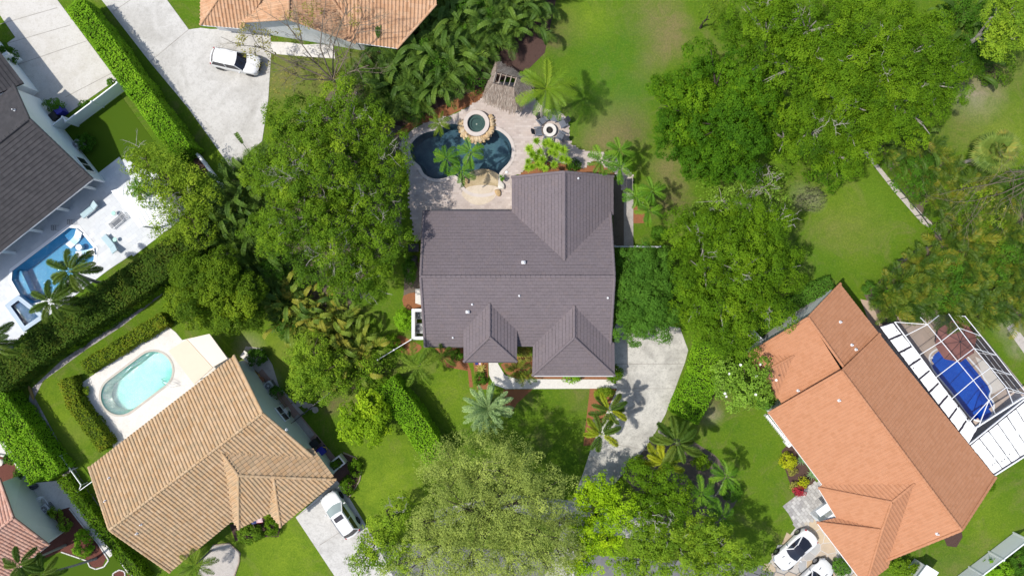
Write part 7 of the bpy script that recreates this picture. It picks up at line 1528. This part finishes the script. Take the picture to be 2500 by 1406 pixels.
for k, (x, y) in enumerate(((730, 985), (745, 988), (758, 992), (770, 1000))): o = MB().lathe([(.3, 0), (.3, .05), (.27, .06), (.001, .06)], P(x, y, .01), 14).obj('stepping_stone', MATS['walk_grey']); setp(o, 'round grey stepping stone on the sandy spot by the metal fence', 'stepping stone', 'round stepping stones by the metal fence')
r = thing('bicycle', 'old bicycle leaning by the dark shrub at the sage gable wall', 'bicycle', P(613, 893)); b0 = P(610, 886); d_ = Vector((.55, -.75, 0)).normalized(); fm = MATS['pipe_grey']
for s_ in (0, 1.0): q = b0 + d_ * s_; MB().tube([q + d_ * (.33 * math.cos(a)) + Vector((.10 * (1 + math.sin(a)), .08 * (1 + math.sin(a)), .34 + .33 * math.sin(a))) for a in [k * .4 for k in range(17)]], .02, 5).obj('wheel', MATS['tyre'], r)
fr_ = MB(); A = b0 + Vector((.1, .08, .34)); B_ = b0 + d_ + Vector((.1, .08, .34)); C_ = b0 + d_ * .45 + Vector((.12, .1, .32)); D_ = b0 + d_ * .35 + Vector((.2, .16, .85)); E_ = b0 + d_ * .85 + Vector((.2, .16, .88))
for a, b in ((A, C_), (C_, D_), (D_, A), (C_, E_), (D_, E_), (E_, B_)): fr_.tube([a, b], .02, 5)
fr_.obj('frame', fm, r); MB().box(D_ + Vector((0, 0, .05)), (.25, .14, .06)).obj('saddle', bp, r); MB().tube([E_ + Vector((-.2, -.15, .12)), E_ + Vector((0, 0, .1)), E_ + Vector((.2, .15, .12))], .018, 5).obj('handlebar', fm, r)
# flag by the tan house
r = thing('flag', 'striped red and white flag with blue canton under the tan eave', 'flag', P(626, 1274)); a = P(615, 1279, 2.3); u = Vector((.98, .12, -.18)).normalized(); v_ = Vector((-.12, .92, .3)).normalized()
L_, W_ = .98, .62
for k in range(13):
    m = MB(); n = 8
    for i in range(n):
        x0, x1 = L_ * i / n, L_ * (i + 1) / n; y0, y1 = W_ * k / 13, W_ * (k + 1) / 13; f = lambda x, y: a + u * x + v_ * y + Vector((0, 0, .05 * math.sin(x * 9)))
        m.add([f(x0, y0), f(x1, y0), f(x1, y1), f(x0, y1)], [(0, 1, 2, 3)])
    m.obj('stripe', paint('flag_red', (.40, .03, .04), .8) if k % 2 == 0 else WHITE, r)
m = MB(); f = lambda x, y: a + u * x + v_ * y + Vector((0, 0, .05 * math.sin(x * 9) + .006))
for i in range(4): m.add([f(.1 * i, 0), f(.1 * i + .1, 0), f(.1 * i + .1, .33), f(.1 * i, .33)], [(0, 1, 2, 3)])
m.obj('canton', paint('flag_blue', (.02, .03, .16), .8), r); m = MB()
for i in range(5):
    for j in range(4): m.add([f(.05 + .075 * i + .012 * math.cos(q * 1.2566), .05 + .075 * j + .012 * math.sin(q * 1.2566)) + Vector((0, 0, .004)) for q in range(5)], [(0, 1, 2, 3, 4)])
m.obj('stars', WHITE, r); MB().tube([a - v_ * .5 - Vector((0, 0, .3)), a + v_ * .75], .018, 6).obj('pole', wdm, r)
# front entry flag, small
r = thing('flag', 'small flag hanging at the eave of the entry wing behind the star shaped plant', 'flag', P(1166, 888)); a = P(1160, 885, 1.8)
MB().add([a, a + Vector((.30, 0, 0)), a + Vector((.30, -.22, -.1)), a + Vector((0, -.22, -.1))], [(0, 1, 2, 3)]).obj('canton', MATS['flag_blue'], r)
for k in range(5): q = a + Vector((.30 + .05 * k, 0, 0)); MB().add([q, q + Vector((.05, 0, 0)), q + Vector((.05, -.22, -.1)), q + Vector((0, -.22, -.1))], [(0, 1, 2, 3)]).obj('stripe', MATS['flag_red'] if k % 2 == 0 else WHITE, r)
MB().tube([a + Vector((-.03, .2, .1)), a + Vector((-.03, -.3, -.1))], .015, 5).obj('pole', wdm, r)
# pink house yard things
r = thing('kayak', 'dark grey kayak hull beside the rounded hedge', 'kayak', P(75, 1186)); m = MB(); a = Vector((*G2(60, 1192), .1)); b = Vector((*G2(96, 1183), .1)); d = (b - a); L_ = d.length; d.normalize(); n_ = Vector((-d.y, d.x, 0)); rows = []
for i in range(9):
    s_ = i / 8; w_ = .33 * math.sin(math.pi * (s_ * .92 + .04)) ** .6; c = a + d * L_ * s_; rows.append([tuple(c + n_ * w_ * math.cos(q) + Vector((0, 0, .30 * abs(math.sin(q)) * (w_ / .33)))) for q in [math.pi * k / 6 for k in range(7)]])
v, f = grid(rows); m.add(v, f).obj('hull', paint('kayak_grey', (.06, .065, .075), .4), r, True); MB().bar(a + Vector((0, 0, .3)), b + Vector((0, 0, .3)), .04, .03).obj('keel', bp, r)
r = thing('pool_pump', 'black pool pump with white pipes beside the air conditioner of the pink house', 'pump', P(90, 1228)); c = P(88, 1230, .4); wp = paint('pipe_white', (.75, .76, .77), .4)
MB().lathe([(.2, 0), (.24, .15), (.24, .55), (.15, .7), (.01, .72)], (c.x, c.y, .03), 16).obj('filter', bp, r); MB().tube([c + Vector((.25, -.3, -.15)), c + Vector((.75, -.25, -.15))], .13, 10).obj('motor', bp, r)
for k in range(4): MB().tube([c + Vector((.1 + .12 * k, .25, .1)), c + Vector((.15 + .12 * k, .6, .15)), c + Vector((.5 + .12 * k, .75, .1))], .028, 6).obj('pipe', wp, r)
MB().tube([c + Vector((.3, .5, .2)), c + Vector((.9, .6, .2)), c + Vector((1.2, .1, .15)), c + Vector((1.2, -.4, 0))], .03, 6).obj('pipe', wp, r)
for x, y, s_, lb in ((4, 1128, .42, 'white boulder in the brown bed at the left edge'), (24, 1176, .40, 'pale boulder in the brown bed beside the kayak')): o = rock('boulder', (*G2(x, y), .2), s_, s_ * .8, s_ * .6, .5, None, MATS['pale_rock'], seed=int(y)); setp(o, lb, 'boulder', 'pale boulders in the lower left bed')
def edging(name, label, pts, mat, w_=.12, h=.10, z0=0.0, single=.45):
    r = thing(name, label, 'edging', P(*pts[0])); o = [Vector((*G2(*p), 0)) for p in pts]; 
    for a, b in zip(o[:-1], o[1:]):
        n = max(1, int((b - a).length / single)); rz = math.atan2((b - a).y, (b - a).x)
        for i in range(n): c = a.lerp(b, (i + .5) / n); MB().box((c.x, c.y, h / 2 + z0), ((b - a).length / n - .015, w_, h), rz, bev=.02).obj('curb_stone', mat, r)
edging('garden_edging', 'curved pale curb round the burgundy mulch bed at the lower left', [(150, 1346), (185, 1358), (214, 1368), (220, 1382), (235, 1388), (255, 1382), (266, 1366), (240, 1325), (205, 1285), (170, 1240)], MATS['walk_white']); edging('garden_edging', 'thin curved curb along the narrow hedge bed at the bottom left', [(285, 1347), (295, 1370), (310, 1392), (330, 1412)], MATS['walk_white'])
edging('garden_edging', 'round pale curb ring at the bottom left', smooth_loop([(292, 1390), (305, 1395), (303, 1412), (285, 1412), (276, 1400), (292, 1390)], 3), MATS['walk_white'], single=.3)
edging('garden_edging', 'low retaining curb of the brown bed at the left edge', [(-5, 1108), (30, 1114), (62, 1155), (62, 1172), (20, 1196)], MATS['wall_cream'], .16, .3)
edging('garden_edging', 'curved curb round the shrub bed by the planter box', [(838, 1104), (868, 1116), (884, 1142), (878, 1172), (860, 1204), (850, 1214)], paint('curb_brown', (.30, .24, .18), .9, .1))
edging('garden_edging', 'curved curb of the sandy bed in front of the tan house', [(520, 1330), (560, 1325), (586, 1348), (584, 1372), (572, 1406)], MATS['curb_brown'])
# ---------------------------------------------------------------- paving laid stone by stone at the orange house
ent = G([(1914, 1232), (1990, 1175), (2012, 1182), (2040, 1225), (2000, 1262), (1945, 1292)])
o = link('entry_paving', flat_mesh('entry_paving', ent, .012, (), paint('joint_sand', (.30, .28, .26), .95, .1), .04)); o['kind'] = 'structure'
pst = pieces('paving_grey', [(.36, .35, .34), (.46, .45, .43), (.54, .53, .51), (.30, .29, .285), (.42, .41, .395)], .9, .3, 3, .006)
ea = math.radians(-52); C, me = pavers('paving_tmp', ent, [], .42, .30, .03, pst, rot=ea, gap=.02, jit=.003); bpy.data.meshes.remove(me)
bx = MB().box((0, 0, 0), (.40, .28, .05), bev=.012).mesh('paving_stone', pst)
for x, y in C[:300]: t_ = link('paving_stone', bx, o); t_.location = (x, y, .012 + random.uniform(0, .004)); t_.rotation_euler = (0, 0, ea)
ct = G([(1866, 1388), (1940, 1290), (2000, 1258), (2030, 1300), (2100, 1400), (2110, 1460), (1840, 1460), (1880, 1420)])
o = link('parking_court', flat_mesh('parking_court', ct, .008, (), paint('flag_joint', (.48, .45, .42), .95, .1), .04)); o['kind'] = 'structure'
fst = pieces('flagstone', [(.44, .33, .21), (.50, .40, .28), (.40, .41, .41), (.36, .37, .38), (.47, .36, .25), (.43, .43, .42)], .85, .3, 1.5, .005)
lo, hi = np.min(ct, 0), np.max(ct, 0); sd_ = [(lo[0] + i * 1.05 + .5 * (j % 2) + RNG.normal(0, .22), lo[1] + j * .95 + RNG.normal(0, .2)) for i in range(-1, int((hi[0] - lo[0]) / 1.05) + 2) for j in range(-1, int((hi[1] - lo[1]) / .95) + 2)]
def clip(poly, p, n):
    out = []
    for i in range(len(poly)):
        a, b = poly[i], poly[(i + 1) % len(poly)]; da, db = (a - p).dot(n), (b - p).dot(n)
        if da <= 0: out.append(a)
        if da * db < 0: out.append(a.lerp(b, da / (da - db)))
    return out
for i, s_ in enumerate(sd_):
    s_ = Vector(s_)
    if not inside([tuple(s_)], ct)[0]: continue
    poly = [s_ + Vector(q) for q in ((-2, -2), (2, -2), (2, 2), (-2, 2))]
    for k, t_ in enumerate(sd_):
        t_ = Vector(t_); d = t_ - s_
        if k != i and d.length < 3.5: poly = clip(poly, s_ + d * .5 - d.normalized() * .035, d.normalized())
    if len(poly) > 2:
        m = MB(); n = len(poly); z = .03 + random.uniform(0, .006); c = sum(poly, Vector((0, 0))) / n
        m.add([(*(p * .985 + c * .015), z) for p in poly] + [(*p, .006) for p in poly], [tuple(range(n))] + [(n + k, n + (k + 1) % n, (k + 1) % n, k) for k in range(n)]); m.obj('flagstone', fst, o)
# white trellis rail with plants along the orange house
r = thing('planter_rail', 'white low lattice planter along the left eave of the orange house', 'planter', P(1897, 1045)); a = Vector(G2(1872, 1015, .5)); b = Vector(G2(1925, 1082, .5)); n = 12; d = (b - a)
for i in range(n + 1): p = a + d * i / n; MB().box((p.x, p.y, .3), (.10, .22, .6), math.atan2(d.y, d.x)).obj('slat', WHITE, r)
MB().bar((*a, .6), (*b, .6), .16, .06).obj('rail', WHITE, r); MB().box((*b, .3), (.6, .45, .6), math.atan2(d.y, d.x)).obj('end_box', WHITE, r)
hedge('thin strip of green plants behind the white lattice planter', [(1884, 1016), (1935, 1078)], 10, .55, MATS['leaf_hedge'], dens=150, leaf=.12)
r = thing('garden_shed', 'small grey flat roofed shed by the orange house at the bottom edge', 'shed', P(2262, 1395)); q = G([(2236, 1412), (2262, 1378), (2291, 1396), (2266, 1432)], 1.9)
MB().prism(inset_poly(q, .12), 0, 1.86).obj('wall', MATS['wall_grey'], r); link('roof', flat_mesh('roof', q, 1.97, (), MATS['white_vinyl'], .1), r)
# side machines by the upper wall of the orange house
o = MB().lathe([(.32, 0), (.34, .75), (.30, .8), (.28, .76), (.001, .7)], P(1905, 797), 18).obj('water_tub', bp); setp(o, 'black round tub beside the orange house', 'tub'); p = P(1922, 788); o = MB().lathe([(.16, .0), (.2, .5), (.1, .62), (.001, .63)], p, 14).obj('grey_tank', acg); setp(o, 'small grey tank next to the black round tub', 'tank')
r = thing('gate_panel', 'white panel standing out from the corner of the orange house', 'gate', P(1853, 822)); a, b = P(1842, 808, 1.6), P(1863, 830, 1.6); MB().bar((a.x, a.y, .8), (b.x, b.y, .8), .09, 1.6).obj('panel', vn, r); MB().box((a.x - .05, a.y + .05, .85), (.12, .12, 1.7)).obj('post', vn, r)
# bench, bins and steps at the left wall of the central house
r = thing('grill_cart', 'black grill cart against the left wall of the central house', 'grill', P(1012, 640)); c = P(1012, 640); MB().box((c.x, c.y, .45), (.6, 1.1, .8)).obj('cabinet', bp, r); MB().box((c.x, c.y, .98), (.55, .75, .26), bev=.1).obj('lid', MATS['dark_metal'], r); MB().bar((c.x - .32, c.y - .3, 1.0), (c.x - .32, c.y + .3, 1.0), .04).obj('handle', MATS['pipe_grey'], r)
r = thing('storage_box', 'dark storage box on the pavers at the left wall of the central house', 'box', P(1010, 612)); c = P(1012, 606); MB().box((c.x, c.y, .3), (.9, .7, .6)).obj('body', bp, r); MB().box((c.x, c.y, .63), (.95, .75, .06), bev=.02).obj('lid', MATS['dark_metal'], r)
r = thing('garden_bench', 'dark bench by the path at the upper right corner of the central house', 'bench', P(1530, 452)); c = P(1531, 455)
for k in range(4): MB().box((c.x - .18 + .12 * k, c.y, .45), (.10, 1.3, .03)).obj('slat', MATS['dark_metal'], r)
for k in range(3): MB().box((c.x + .25, c.y, .58 + .13 * k), (.03, 1.3, .10)).obj('back_slat', MATS['dark_metal'], r)
for dy in (-.55, .55):
    for dx in (-.18, .2): MB().box((c.x + dx, c.y + dy, .22), (.05, .05, .44)).obj('leg', MATS['dark_metal'], r)
o = rock('log', (*G2(78, 958), .12), .16, .75, .15, .35, None, paint('log_yellow', (.30, .21, .08), .9, .1, var=.4), seed=77); setp(o, 'yellowish sawn log lying at the bend of the swale', 'log')
p = P(612, 878, .9); o = MB().box((*G2(603, 872, 1.0), .5), (.7, 1.2, 1.0), .9, taper=.98).obj('utility_box', MATS['wall_cream']); setp(o, 'pale utility box at the top corner of the tan roof', 'box')
